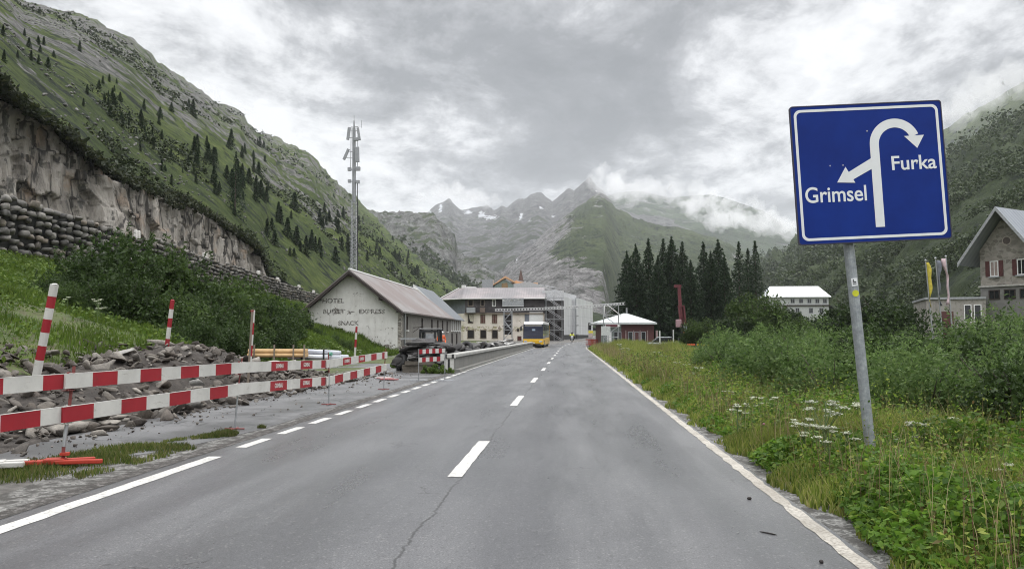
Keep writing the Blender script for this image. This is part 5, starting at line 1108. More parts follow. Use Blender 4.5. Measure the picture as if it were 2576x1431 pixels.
for k in range(9): nxt(0, sl0, (-6.3+g.uniform(-.15, .15)+.3*(k % 2), 33.7+g.uniform(-.1, .3), .52+k*.085), g.uniform(-.3, .3), 'dark flat slab stacked on the pallets behind the short barrier', 'slab', 'dark slabs stacked on the pallets', (g.uniform(-.06, .06), g.uniform(-.06, .06)), g.uniform(.75, 1.05))
for k in range(16): nxt(0, sl0, (-6.0+g.uniform(-.6, .5), 35.5+k*1.3, .2+g.uniform(0, .75)), g.uniform(-3, 3), 'dark slab lying in the long scrap pile behind the parapet wall', 'slab', 'slabs in the long scrap pile', (g.uniform(-.3, .3), g.uniform(-.3, .3)), g.uniform(.8, 1.3))
for k in range(52):
    y = 34.0+(k/52.)**1.3*36; nxt(1, ty, (-6.35+g.uniform(-.8, .75), y, g.uniform(.15, .85)*(1 if y < 50 else .8)), g.uniform(-3, 3), 'black tyre in the long scrap pile behind the parapet wall', 'tyre', 'tyres in the scrap pile', (g.uniform(-1.3, 1.3), g.uniform(-.8, .8)), g.uniform(.9, 1.25))
for k in range(190):
    y = 33.6+(g.random()**1.25)*56; hh = 1.1 if y < 48 else .85; x = -6.45+g.uniform(-.95, .85); nxt(2, bo, (x, y, g.uniform(.1, hh)*(1-.4*abs(x+6.45))), g.uniform(-3, 3), 'dark rough block in the long scrap pile behind the parapet wall', 'block', 'dark blocks heaped behind the parapet wall', (g.uniform(-.5, .5), g.uniform(-.5, .5)), g.uniform(.6, 1.25))
wsl = stones('pale_block', [((0, 0, 0), (.5, .3, .1), .2)], mat('pale_stone_block', (.46, .45, .43), .8, var=.3))
for k in range(16):
    o = wsl if k == 0 else wsl.copy(); 
    if k: C.objects.link(o)
    y = 56+k*2.2; o.location = (-6.6+g.uniform(-1, .9), y, .7+g.uniform(0, .35)); o.rotation_euler = (g.uniform(-.3, .3), g.uniform(-.3, .3), g.uniform(-3, 3)); o.scale = (g.uniform(.7, 1.4),)*3; props(o, 'pale stone block on the far half of the dark pile in front of the hotel', 'block', 'pale blocks on the far end of the pile')

# ------------------------------------------------------------------ poles of timber and wrapped bundle on the heap
mlog = mat('peeled_timber', (.55, .36, .17), .7, var=.2, scale=4)
pc = P(np.array(700.), np.array(900.), 29.); LG = empty('timber_stack', (float(pc[0]), 29, float(pc[2])), (0, 0, R(8)), label='stack of pale yellow round timbers held by upright stakes on the heap', cat='timber stack')
for r_ in range(2):
    for k in range(5-r_): M = MB(); M.tube((-1.0+.08*(k % 2), -.34+k*.17+r_*.08, .10+r_*.145), (1.0, -.34+k*.17+r_*.08, .10+r_*.145), .08, .075, n=10); M.build('log', mlog, LG)
for x in (-.75, -.05, .62, 1.0): M = MB(); M.box((x, -.45, .22), (.05, .04, .52)); M.build('stake', wood, LG)
mtp, t, b = newmat('pale_plastic_wrap'); co = objco(t); t.links.new(ramp(t, tnoise(t, objco(t, (.3, 3, 3)), 3, 6, .6, .8), [(.3, (.22, .24, .30)), (.45, (.55, .57, .62)), (.7, (.74, .75, .76))]), b.inputs['Base Color']); b.inputs['Roughness'].default_value = .35; bump(t, b, tnoise(t, objco(t, (.3, 3, 3)), 4, 6), 1., .05)
pc = P(np.array(805.), np.array(903.), 30.); BN = empty('wrapped_bundle', (float(pc[0]), 30, float(pc[2])-.02), (0, 0, R(-4)), label='long bundle of pipes wrapped in pale plastic beside the timber stack', cat='bundle')
M = MB(); 
for k, (x0_, x1_, y_, z_, r_) in enumerate(((-1.1, .9, -.3, .12, .11), (-1.05, 1.1, -.05, .13, .12), (-.9, .95, .2, .13, .11), (-.95, .85, -.15, .29, .10), (-.8, .7, .08, .30, .10))): M.tube((x0_, y_, z_), (x1_, y_, z_-.03), r_, r_*.7, n=12)
M.build('wrapped_pipes', mtp, BN, smooth=True); M = MB()
for x in (-.55, .25): M.tube((x, -.02, .2), (x+.04, -.02, .2), .42, n=14)
for x in (-.55, .25):
    pass
M2 = MB()
for x in (-.55, .3): M2.box((x, -.42, .2), (.06, .03, .36)); M2.box((x, -.05, .41), (.06, .6, .02))
M2.build('strap', black, BN)
M = MB(); M.tube((.5, -.43, .22), (.62, -.44, .22), .07, n=10); M.build('green_cap', mat('green_plastic', (.10, .32, .22), .5), BN)
pc = P(np.array(688.), np.array(912.), 27.); o = stones('cement_sack', [((0, 0, 0), (.42, .25, .12), .05), ((.6, .05, 0), (.36, .22, .12), .05)], mat('sack_paper', (.45, .42, .38), .9)); o.location = tuple(pc); props(o, 'two pale sacks lying below the timber stack', 'sacks')

# ------------------------------------------------------------------ antenna mast
YM = 98.
mp_ = P(np.array(893.), np.array(690.), YM); AM = empty('antenna_mast', (float(mp_[0]), YM, 0), label='tall lattice antenna mast with panel antennas rising behind the plaster hall', cat='antenna mast')
def am(px, py): p = P(np.array(float(px)), np.array(float(py)), YM); return float(p[0]-mp_[0]), float(p[2])
zb_, zt_ = 0., am(893, 503)[1]; hw0 = .36
lat = MB()
xt = am(891, 503)[0]
for s1_ in (-1, 1):
    for s2_ in (-1, 1): lat.tube((s1_*hw0, s2_*hw0, zb_), (xt+s1_*hw0*.8, s2_*hw0*.8, zt_), .05, n=5)
z = 4.5; fl = 1
while z < zt_-.5:
    f = z/zt_; w_ = hw0*(1-.2*f)
    for s in (-1, 1):
        lat.tube((xt*f-w_, s*w_, z), (xt*f+w_, s*w_, z), .028, n=4); lat.tube((xt*f-w_*fl, s*w_, z), (xt*f+w_*fl, s*w_, z+.42), .026, n=4); lat.tube((xt*f+s*w_, -w_, z), (xt*f+s*w_, w_, z+.42), .026, n=4)
    z += .42; fl = -fl
lat.build('lattice', steel, AM)
M = MB(); xl2 = hw0+.3
for z in np.arange(4.5, zt_, .45): M.tube((xt*z/zt_-hw0-.18, -hw0, z), (xt*z/zt_-hw0+.0, -hw0, z), .02, n=4)
M.build('climbing_rungs', steel, AM)
M = MB(); M.tube((hw0+.12, -.1, 0), (xt+hw0*.8+.12, -.1, zt_+2), .05, n=5); M.build('cable_run', black, AM)
z2_ = am(890, 322)[1]; xt2 = am(890.5, 322)[0]; M = MB(); M.tube((xt, 0, zt_-.3), (xt2, 0, z2_), .25, .2, n=8); M.build('upper_tube', greyp, AM)
z3_ = am(891, 290)[1]; M = MB(); M.tube((xt2, 0, z2_), (xt2, 0, z2_+.9), .14, .08, n=6); M.tube((xt2, 0, z2_+.8), (xt2, 0, z3_), .035, n=5); M.build('lightning_rod', steel, AM)
mant = mat('antenna_grey', (.30, .31, .32), .5)
def panel(px0, py0, px1, py1, wpx, nm='panel_antenna', dy=-.4):
    a, c_ = am(px0, py0), am(px1, py1); w_ = wpx*YM/FPX; o = MB(); v = Vector((c_[0]-a[0], 0, c_[1]-a[1])); L = v.length; rot = Matrix.Rotation(math.atan2(v.x, v.z), 3, 'Y')
    o.box(((a[0]+c_[0])/2, dy, (a[1]+c_[1])/2), (w_, .22, L), rot); q = o.build(nm, mant, AM, bevel=.02)
    for f in (.2, .8): M = MB(); xx, zz = a[0]+(c_[0]-a[0])*f, a[1]+(c_[1]-a[1])*f; M.tube((xx, dy+.1, zz), (xt2, 0, zz), .04, n=4); M.build('mount_arm', steel, q)
panel(877, 354, 881, 323, 7); panel(907, 355, 902, 324, 6); panel(867, 404, 879, 377, 6.5); panel(901, 410, 900, 372, 11)
for px, py, w_, h_ in ((881, 427, 9, 9), (902, 426, 12, 10), (881, 457, 8, 8), (902, 459, 9, 8), (898, 352, 10, 8)):
    x, z = am(px, py); M = MB(); M.box((x, -.3, z), (w_*YM/FPX, .35, h_*YM/FPX)); q = M.build('radio_unit', mant, AM, bevel=.03); M = MB(); M.tube((x, -.2, z), (xt2, 0, z), .05, n=4); M.build('mount_arm', steel, q)
M = MB(); x, z = am(909, 318); M.tube((xt2, 0, z), (x, 0, z), .03, n=4); M.tube((x, 0, z-.2), (x, 0, z+.75), .03, n=4)
for px in (884, 901): x, z = am(px, 320); M.tube((x, -.1, z), (x, -.1, z-5.2), .04, n=4); M.tube((x, -.1, z), (xt2, 0, z), .03, n=4)
M.build('stand_off_bar', steel, AM)

# ------------------------------------------------------------------ bus
YB = 104.
bc = P(np.array(1341.), np.array(840.), YB); BS = empty('coach', (float(bc[0]), YB, float(road_z(YB))), (0, 0, R(-2.5)), label='yellow coach with a white roof and dark windscreen standing at the end of the parapet', cat='bus')
my = mat('coach_yellow', (.72, .42, .012), .3, var=.05); mwh = mat('coach_white', (.75, .75, .74), .3, var=.05); mdg = mat('coach_glass', (.008, .012, .03), .08, var=.2)
W_ = 1.27; M = MB()
prof = [(-W_, .35), (W_, .35), (W_+.0, 1.25), (-W_, 1.25)]
M.prism([(0, .38), (0, .95), (.06, 1.12), (11.8, 1.32), (12, 1.0), (12, .38)], 'x', -W_, W_); M.build('lower_body', my, BS, bevel=.05)
M = MB(); M.prism([(.04, 1.125), (.50, 2.98), (11.7, 2.98), (11.9, 1.325)], 'x', -W_+.02, W_-.02); M.build('window_band', mdg, BS)
M = MB(); M.prism([(.5, 2.985), (.75, 3.2), (1.3, 3.34), (11.4, 3.34), (11.75, 2.985)], 'x', -W_+.04, W_-.04); M.build('roof', mwh, BS, bevel=.06)
for s in (-1, 1):
    for y_ in (.35, 2.4, 4.6, 6.8, 9., 11.6): M = MB(); M.add([(s*(W_-.028), y_-.04, 1.33), (s*(W_-.028), y_+.04, 1.33), (s*(W_-.028), y_+.04, 2.97), (s*(W_-.028), y_-.04, 2.97), (s*(W_+.0), y_-.04, 1.33), (s*(W_+.0), y_+.04, 1.33), (s*W_, y_+.04, 2.97), (s*W_, y_-.04, 2.97)], [(0, 1, 2, 3), (7, 6, 5, 4), (0, 4, 5, 1), (1, 5, 6, 2), (2, 6, 7, 3), (3, 7, 4, 0)]); M.build('pillar', my if y_ > 11 else black, BS)
for s in (-1, 1): M = MB(); M.prism([(.02, 1.14), (.20, 1.18), (.64, 3.0), (.47, 3.0)], 'x', s*(W_-.05), s*(W_+.01)); M.build('front_pillar', black, BS)
M = MB(); M.prism([(-W_+.18, 2.70), (W_-.18, 2.70), (W_-.22, 2.95), (-W_+.22, 2.95)], 'y', .43, .5); M.build('destination_display', mat('display_grey', (.20, .19, .17), .3), BS)
M = MB(); M.box((.05, .22, 2.25), (.42, .03, .22)); M.build('route_card', mat('route_card_blue', (.35, .45, .55), .4), BS)
for s in (-1, 1):
    M = MB(); M.prism([(s*.72, .72), (s*1.15, .70), (s*1.18, .92), (s*.80, .90)], 'y', -.015, .02); M.build('headlight', mat('lamp_glass', (.55, .57, .6), .1), BS)
    M = MB(); M.tube((s*1.05, .15, 2.8), (s*1.48, -.25, 2.75), .035, n=6); M.box((s*1.50, -.27, 2.42), (.2, .12, .52)); M.build('mirror', black, BS, bevel=.02)
M = MB(); M.box((0, -.01, .48), (1.9, .03, .16)); M.build('bumper_grille', mat('bumper_dark', (.10, .07, .03), .5), BS)
M = MB(); M.box((0, -.03, .62), (.5, .012, .11)); M.build('number_plate', whitep, BS); M = MB(); M.span(-W_+.1, W_-.1, .1, 11.8, .28, .38); M.build('underbody', black, BS); M = MB(); M.box((-.35, .10, 1.42), (.9, .02, .03), Matrix.Rotation(.25, 3, 'Y')); M.box((.45, .10, 1.42), (.9, .02, .03), Matrix.Rotation(.25, 3, 'Y')); M.build('wiper', black, BS)
for s in (-1, 1):
    for y_ in (2.3, 8.9): M = MB(); M.tube((s*(W_-.27), y_, .48), (s*(W_+.012), y_, .48), .48, n=20); o = M.build('wheel', mtyre, BS); M = MB(); M.tube((s*(W_+.0), y_, .48), (s*(W_+.02), y_, .48), .27, n=14); M.build('rim', mback, o)

# ------------------------------------------------------------------ figures
def figure(parent, joints, edges, radii, m_, name='body', sub=2):
    me = bpy.data.meshes.new(name); names = list(joints); idx = {n: i for i, n in enumerate(names)}
    me.from_pydata([joints[n] for n in names], [(idx[a], idx[b]) for a, b in edges], []); o = link(name, me, m_, parent)
    md = o.modifiers.new('skin', 'SKIN'); md.use_smooth_shade = True; sv = me.skin_vertices[0].data
    for n in names: r = radii[n]; sv[idx[n]].radius = r if isinstance(r, tuple) else (r, r)
    sv[0].use_root = True; s = o.modifiers.new('sub', 'SUBSURF'); s.levels = s.render_levels = sub; return o
skin = mat('skin', (.48, .29, .21), .6); navy = mat('dark_trousers', (.03, .032, .04), .8); hiv = mat('orange_jacket', (.75, .13, .03), .6); yel = mat('yellow_jacket', (.75, .80, .06), .6)
BE = [('pelvis', 'belly'), ('belly', 'chest'), ('chest', 'neck'), ('neck', 'head'), ('head', 'crown')]+[e for s in 'LR' for e in (('chest', 'sh'+s), ('sh'+s, 'el'+s), ('el'+s, 'wr'+s), ('wr'+s, 'ha'+s), ('pelvis', 'hip'+s), ('hip'+s, 'kn'+s), ('kn'+s, 'an'+s), ('an'+s, 'toe'+s))]
RD = dict(pelvis=(.15, .12), belly=(.14, .11), chest=(.17, .12), neck=.055, head=(.085, .10), crown=.07, hip=.09, sh=.075, el=.05, wr=.033, ha=(.045, .02), kn=.06, an=.042, toe=.035)
def rads(j): return {n: RD.get(n, RD.get(n[:-1])) for n in j}
def hand(parent, c_, sgn, fwd=(0, -.3, -1)):
    f = Vector(fwd).normalized(); sd = Vector((1, 0, 0)); c_ = Vector(c_)
    M = MB()
    for k, (o_, L) in enumerate(((-.03, .07), (-.01, .082), (.01, .078), (.03, .062))): a = c_+sd*o_; M.tube(a, a+f*L*.6, .009, .008, n=6); M.tube(a+f*L*.6, a+f*L*.6+(f+Vector((0, -.6, 0))).normalized()*L*.45, .008, .006, n=6)
    a = c_-sd*.04*sgn-f*.05; M.tube(a, a+(f*.6-sd*.7*sgn).normalized()*.055, .01, .008, n=6); return M.build('fingers', skin, parent)
# worker beside the cab
Jw = dict(pelvis=(0, 0, .95), belly=(0, 0, 1.1), chest=(0, -.02, 1.35), neck=(0, -.03, 1.5), head=(0, -.05, 1.6), crown=(0, -.04, 1.69), shL=(-.19, 0, 1.42), elL=(-.27, -.05, 1.15), wrL=(-.2, -.24, 1.02), haL=(-.16, -.31, 1.02), shR=(.19, 0, 1.42), elR=(.26, -.02, 1.15), wrR=(.22, -.2, .98), haR=(.19, -.27, .96), hipL=(-.1, 0, .88), knL=(-.12, -.04, .48), anL=(-.13, 0, .08), toeL=(-.14, -.16, .04), hipR=(.1, 0, .88), knR=(.11, -.02, .48), anR=(.12, .04, .08), toeR=(.14, -.12, .04))
pw_ = P(np.array(1110.), np.array(850.), 52.); WK = empty('person', (float(pw_[0]), 52, 0.05), (0, 0, .4), label='person in orange work jacket and helmet standing beside the black cab', cat='person')
figure(WK, Jw, BE, rads(Jw), skin)
def torso(parent, J, m_, y0=0, sleeves=True):
    j = {k: J[k] for k in ('belly', 'chest', 'pelvis', 'shL', 'shR', 'elL', 'elR', 'wrL', 'wrR')}; j['belly'] = J['belly']
    r = dict(belly=(.165, .135), chest=(.195, .145), pelvis=(.16, .13), shL=.09, shR=.09, elL=.065, elR=.065, wrL=.048, wrR=.048)
    return figure(parent, j, [('belly', 'chest'), ('belly', 'pelvis'), ('chest', 'shL'), ('chest', 'shR'), ('shL', 'elL'), ('shR', 'elR'), ('elL', 'wrL'), ('elR', 'wrR')], r, m_, 'jacket')
def legs_(parent, J, m_):
    j = {k: J[k] for k in ('pelvis', 'hipL', 'hipR', 'knL', 'knR', 'anL', 'anR')}; r = dict(pelvis=(.155, .125), hipL=.105, hipR=.105, knL=.072, knR=.072, anL=.055, anR=.055)
    return figure(parent, j, [('pelvis', 'hipL'), ('pelvis', 'hipR'), ('hipL', 'knL'), ('hipR', 'knR'), ('knL', 'anL'), ('knR', 'anR')], r, m_, 'trousers')
torso(WK, Jw, hiv); legs_(WK, Jw, navy); hand(WK, Jw['haL'], -1); hand(WK, Jw['haR'], 1)
def ball(nm, c_, r, m_, parent, sz=1.0, cut=None):
    bm = bmesh.new(); bmesh.ops.create_uvsphere(bm, u_segments=16, v_segments=10, radius=r); me = bpy.data.meshes.new(nm)
    if cut is not None: bmesh.ops.delete(bm, geom=[v for v in bm.verts if v.co.z < cut*r], context='VERTS')
    for v in bm.verts: v.co.z *= sz
    bm.to_mesh(me); bm.free(); o = link(nm, me, m_, parent); o.location = c_
    for p in me.polygons: p.use_smooth = True
    return o
ball('helmet', (0, -.045, 1.63), .125, whitep, WK, 1.0, 0.0); M = MB(); M.span(-.2, .2, -.175, -.15, 1.18, 1.22); M.build('reflective_band', whitep, WK)
for s in (-1, 1): ball('eye', (s*.032, -.135, 1.615), .011, black, WK)
# motorcycle with rider, coming along the road
ym = 134.; pm = P(np.array(1439.), np.array(850.), ym); MC = empty('motorcycle', (float(pm[0]), ym, float(road_z(ym))), label='motorcycle ridden along the road towards the viewer, below the sheeted wing', cat='motorcycle')
for y_ in (-.72, .72): M = torus_mb(.27, .06); q = M.build('wheel', mtyre, MC); q.rotation_euler = (0, R(90), 0); q.location = (0, y_, .33); M2 = MB(); M2.tube((0, 0, -.03), (0, 0, .03), .19, n=12); M2.build('rim', steel, q)
M = MB(); M.prism([(-.35, .5), (.5, .45), (.75, .85), (.2, .85), (-.1, 1.02), (-.45, .95)], 'x', -.16, .16); M.build('tank_and_engine', mat('bike_dark', (.05, .05, .055), .35), MC, bevel=.04)
M = MB(); M.prism([(-.62, .7), (-.45, .7), (-.38, 1.15), (-.55, 1.1)], 'x', -.2, .2); M.build('front_fairing', mat('bike_white', (.5, .5, .52), .35), MC, bevel=.04); M = MB(); M.tube((0, -.66, .92), (0, -.60, .92), .09, n=12); M.build('headlight', mat('lamp_glass', (.7, .72, .74), .1), MC)
M = MB(); M.tube((-.38, -.35, 1.08), (.38, -.35, 1.08), .018); M.build('handlebar', black, MC); M = MB(); M.tube((-.08, -.7, .33), (-.08, -.45, .95), .03); M.tube((.08, -.7, .33), (.08, -.45, .95), .03); M.build('fork', steel, MC)
Jr = dict(pelvis=(0, .28, .92), belly=(0, .22, 1.08), chest=(0, .08, 1.32), neck=(0, .0, 1.46), head=(0, -.04, 1.55), crown=(0, -.03, 1.64), shL=(-.19, .06, 1.38), elL=(-.32, -.14, 1.2), wrL=(-.33, -.32, 1.1), haL=(-.33, -.38, 1.09), shR=(.19, .06, 1.38), elR=(.32, -.14, 1.2), wrR=(.33, -.32, 1.1), haR=(.33, -.38, 1.09), hipL=(-.12, .25, .86), knL=(-.24, -.12, .72), anL=(-.22, .1, .34), toeL=(-.22, -.06, .3), hipR=(.12, .25, .86), knR=(.24, -.12, .72), anR=(.22, .1, .34), toeR=(.22, -.06, .3))
RDR = empty('person', (float(pm[0]), ym, float(road_z(ym))), label='person in a bright yellow jacket and dark helmet riding the motorcycle', cat='person'); figure(RDR, Jr, BE, rads(Jr), skin); torso(RDR, Jr, yel); legs_(RDR, Jr, navy); ball('helmet', (0, -.04, 1.58), .145, black, RDR); M = MB(); M.box((0, -.175, 1.58), (.18, .02, .08)); M.build('visor', glass, RDR)

# ------------------------------------------------------------------ machines
# open-cab dumper behind the pile
px_ = P(np.array(1080.), np.array(856.), 50.); DM = empty('site_dumper', (float(px_[0]), 50, 0.0), label='black framed open cab of a site vehicle standing behind the scrap pile', cat='construction vehicle')
zt0 = float(P(np.array(1080.), np.array(827.), 50.)[2]); hw_ = .62
M = MB()
for s in (-1, 1):
    M.tube((s*hw_, 0, .75), (s*(hw_-.06), .02, zt0-.05), .075, n=6); M.tube((s*hw_, .95, .75), (s*(hw_-.06), .9, zt0-.05), .075, n=6); M.tube((s*(hw_-.06), .02, zt0-.05), (s*(hw_-.06), .9, zt0-.05), .075, n=6)
M.tube((-hw_, 0, .8), (hw_, 0, .8), .04, n=6); M.tube((-.3, .0, .8), (-.3, .02, zt0-.1), .06, n=6); M.tube((.34, .0, .8), (.34, .02, zt0-.1), .06, n=6); M.box((0, .02, zt0-.14), (1.1, .06, .14)); M.box((0, .0, 1.18), (.7, .08, .2)); M.build('cab_frame', black, DM)
M = MB(); M.box((0, .45, zt0), (1.3, 1.1, .07)); M.build('cab_roof', mat('dusty_roof', (.25, .25, .25), .6), DM, bevel=.02); M = MB(); M.box((.02, .02, zt0-.55), (.5, .02, .5)); M.build('windscreen', mat('hazy_glass', (.30, .31, .32), .2), DM)
M = MB(); M.prism([(-1.6, .45), (1.5, .45), (1.5, .95), (.2, 1.0), (-.3, .8), (-1.6, .8)], 'x', -.7, .7); M.build('chassis', mat('machine_grey', (.12, .12, .13), .6), DM, bevel=.03); M = MB(); M.prism([(-2.2, 1.1), (-.6, .8), (-.5, 1.05), (-2.0, 1.35)], 'x', -.7, .7); M.build('skip', mat('skip_grey', (.07, .065, .065), .6), DM)
M = MB(); M.box((0, .5, 1.1), (.4, .12, .5)); M.box((0, .35, .95), (.42, .4, .1)); M.build('seat', black, DM, bevel=.02)
for s in (-1, 1):
    for y_ in (-1., 1.1): M = MB(); M.tube((s*.55, y_, .4), (s*.85, y_, .4), .4, n=16); o = M.build('wheel', mtyre, DM); M = MB(); M.tube((s*.84, y_, .4), (s*.87, y_, .4), .2, n=12); M.build('rim', steel, o)
px_ = P(np.array(1032.), np.array(850.), 47.); GN = empty('generator', (float(px_[0]), 47, .0), label='small boxy generator with an open side near the corner of the hall', cat='generator')
M = MB(); M.span(-.42, .42, -.3, .3, .2, .9); M.build('housing', mat('generator_brown', (.07, .055, .05), .7), GN, bevel=.02); M = MB(); M.span(-.5, .5, -.35, .35, 1.28, 1.36); M.build('canopy', greyp, GN); M = MB()
for x in (-.42, .42): M.tube((x, -.3, .9), (x*1.0, -.3, 1.28), .025, n=5); M.tube((x, .3, .9), (x, .3, 1.28), .025, n=5)
M.build('canopy_post', black, GN); M = MB(); M.tube((-.3, -.3, .2), (-.3, .3, .2), .2, n=12); M.build('wheel', mtyre, GN); M = MB(); M.box((0, -.32, .6), (.6, .03, .4)); M.build('grille', void, GN)
# drilling rig
YR = 85.
pr = P(np.array(1714.), np.array(850.), YR); DR = empty('drilling_rig', (float(pr[0]), YR, -.15), label='tall dark red drilling mast standing before the spruce trees', cat='drilling rig')
def rp_(px, py): p = P(np.array(float(px)), np.array(float(py)), YR); return float(p[0]-pr[0]), float(p[2])+.15
mrr = mat('rig_red', (.12, .022, .028), .6, var=.35); a, c_ = rp_(1708, 722), rp_(1713, 800); M = MB(); M.box(((a[0]+c_[0])/2, 0, (a[1]+c_[1])/2), (.32, .3, a[1]-c_[1]), Matrix.Rotation(math.atan2(a[0]-c_[0], a[1]-c_[1]), 3, 'Y')); M.build('mast', mrr, DR)
a = rp_(1707, 720); M = MB(); M.box((a[0]-.1, 0, a[1]), (.72, .4, .28)); M.tube((a[0]-.3, -.25, a[1]), (a[0]-.3, .25, a[1]), .17, n=10); M.build('mast_head', mrr, DR)
a, c_ = rp_(1713, 770), rp_(1718, 812); M = MB()
for s in (-.26, .26): M.box(((a[0]+c_[0])/2+s, -.1, (a[1]+c_[1])/2), (.15, .3, a[1]-c_[1]), Matrix.Rotation(-.08, 3, 'Y'))
M.box((a[0], -.1, a[1]), (.66, .34, .16)); M.box(((a[0]+c_[0])/2, .12, (a[1]+c_[1])/2), (.4, .1, a[1]-c_[1]-.3)); M.box((c_[0], -.1, c_[1]), (.7, .34, .2)); M.build('guide_frame', mrr, DR)
a, c_ = rp_(1706, 806), rp_(1712, 818); M = MB(); M.box((a[0], -.3, a[1]-.3), (.55, .5, .8)); M.build('rotary_head', mat('pinkish_motor', (.36, .22, .24), .5), DR, bevel=.06)
M = MB(); a = rp_(1716, 818); M.box((a[0], 0, .9), (.8, .8, 1.2)); M.tube((a[0], -.1, .3), (a[0]-.05, -.1, a[1]), .12); M.build('drill_base', mat('oily_black', (.03, .03, .033), .4), DR); M = MB(); M.tube((a[0]+.1, -.35, a[1]), (a[0]+.45, -.35, 1.2), .06); M.tube((a[0]+.3, -.35, a[1]), (a[0]+.6, -.35, 1.3), .06); M.build('hydraulic_hose', mat('hose_grey', (.3, .33, .35), .4), DR)
M = MB()
for s in (-1, 1): M.prism([(s*.55-.2, -.0), (s*.55+.2, 0), (s*.55+.2, .5), (s*.55-.2, .5)], 'y', -1.2, 1.2)
M.build('crawler_track', mtyre, DR)
def machine(name, px, py, Y, label, cat, col, w_=1.5, arm=True):
    p = P(np.array(float(px)), np.array(float(py)), Y); mm = mat(name+'_paint', col, .45); o = empty(name, (float(p[0]), Y, -.1), (0, 0, .5), label=label, cat=cat)
    M = MB(); M.prism([(-w_*.6, .55), (w_*.6, .55), (w_*.6, 1.05), (.2, 1.2), (-w_*.5, 1.2)], 'x', -w_*.45, w_*.45); M.build('body', mm, o, bevel=.05)
    M = MB(); 
    for x in (-.4, .4):
        for y_ in (-.45, .35): M.tube((x*w_*.8, y_, 1.15), (x*w_*.8, y_, 1.95), .05, n=5)
    M.box((0, -.05, 1.98), (w_*.85, 1.1, .09)); M.build('cab', mm, o); M = MB(); M.box((0, -.05, 1.55), (w_*.6, .8, .7)); M.build('cab_glass', glass, o)
    for s in (-1, 1): M = MB(); M.prism([(-w_*.7, .1), (-w_*.6, 0), (w_*.6, 0), (w_*.7, .1), (w_*.7, .45), (-w_*.7, .45)], 'x', s*w_*.5-.15, s*w_*.5+.15); M.build('track', mtyre, o)
    if arm: M = MB(); M.tube((0, -w_*.5, .9), (.1, -w_*1.2, 2.0), .1, n=6); M.tube((.1, -w_*1.2, 2.0), (.1, -w_*1.7, .9), .08, n=6); M.build('arm', mm, o); M = MB(); M.prism([(-w_*1.6, .9), (-w_*1.9, .9), (-w_*1.8, .45), (-w_*1.5, .5)], 'x', -.2, .3); M.build('bucket', black, o)
    return o
machine('mini_excavator', 1772, 845, 88., 'small yellow excavator parked before the dark spruces', 'excavator', (.62, .42, .03), 1.1); machine('orange_loader', 1733, 842, 90., 'small orange-red machine right behind the drilling mast', 'loader', (.62, .12, .04), .95, False)
# parked car, mostly behind the flowers
p = P(np.array(1665.), np.array(850.), 88.); CAR = empty('parked_car', (float(p[0]), 88, -.1), (0, 0, R(90)), label='silver parked car half hidden behind the verge flowers by the pavilion', cat='car')
M = MB(); M.prism([(-2.0, .3), (2.0, .3), (2.05, .75), (1.3, .9), (-1.7, .95), (-2.05, .8)], 'x', -.85, .85); M.build('body', mat('car_silver', (.42, .44, .46), .3, metal=.3), CAR, bevel=.08); M = MB(); M.prism([(-1.5, .93), (1.2, .9), (.5, 1.42), (-.9, 1.45)], 'x', -.75, .75); M.build('windows', glass, CAR, bevel=.06); M = MB(); M.prism([(-1.0, 1.44), (.55, 1.42), (.4, 1.48), (-.8, 1.5)], 'x', -.72, .72); M.build('roof', MATS['car_silver'], CAR, bevel=.03)
for s in (-1, 1):
    for y_ in (-1.3, 1.25): M = MB(); M.tube((s*.66, y_, .32), (s*.87, y_, .32), .32, n=18); o = M.build('wheel', mtyre, CAR); M = MB(); M.tube((s*.86, y_, .32), (s*.885, y_, .32), .2, n=12); M.build('rim', steel, o)
for k, (px, py0, py1, Y) in enumerate(((1660, 832, 850, 86.), (1694, 829, 848, 86.), (1752, 832, 848, 86.), (1800, 833, 850, 84.))):
    a, c_ = P(np.array(float(px)), np.array(float(py0)), Y), P(np.array(float(px)), np.array(float(py1)), Y); o = empty('site_post', (float(c_[0]), Y, -.1), label='thin white post in the row of site posts before the spruces', cat='post', group='white posts before the spruces'); M = MB(); M.tube((0, 0, 0), (0, 0, float(a[2])+.1), .06, n=8); M.build('shaft', whitep, o)
# roadworks cluster at the bend
p = P(np.array(1486.), np.array(850.), 116.); RWk = empty('roadworks_sign', (float(p[0]), 116, .1), label='yellow-topped sign on a stand among the roadworks barriers beside the pavilion', cat='sign')
M = MB(); M.tube((0, 0, 0), (0, 0, 2.2), .04); M.build('post', steel, RWk); M = MB(); M.box((0, -.06, 1.95), (.62, .03, .34)); M.build('yellow_plate', mat('plate_yellow', (.72, .62, .06), .5), RWk); M = MB(); M.box((0, -.06, 1.45), (.62, .03, .6)); M.build('white_plate', mat('plate_pinkish', (.5, .42, .40), .5), RWk)
for k, (px, Y, a) in enumerate(((1484, 114., .2), (1491, 112., -.3), (1498, 110., .1))):
    p = P(np.array(float(px)), np.array(850.), Y); o = empty('fence_barrier', (float(p[0]), Y, .05), (0, 0, a), label=['red roadworks fence panel farthest along the bend', 'middle red roadworks fence panel at the bend', 'red roadworks fence panel next to the pavilion'][k], cat='barrier', group='red fence panels at the bend'); M = MB()
    for z in (.25, .95): M.box((0, 0, z), (1.2, .05, .12))
    M.build('rail', mor, o); M = MB()
    for x in np.linspace(-.55, .55, 8): M.box((x, 0, .6), (.05, .04, .7))
    M.build('slat', mor, o); M = MB()
    for x in (-.45, .45): M.box((x, 0, .08), (.12, .5, .12))
    M.build('foot', black, o)
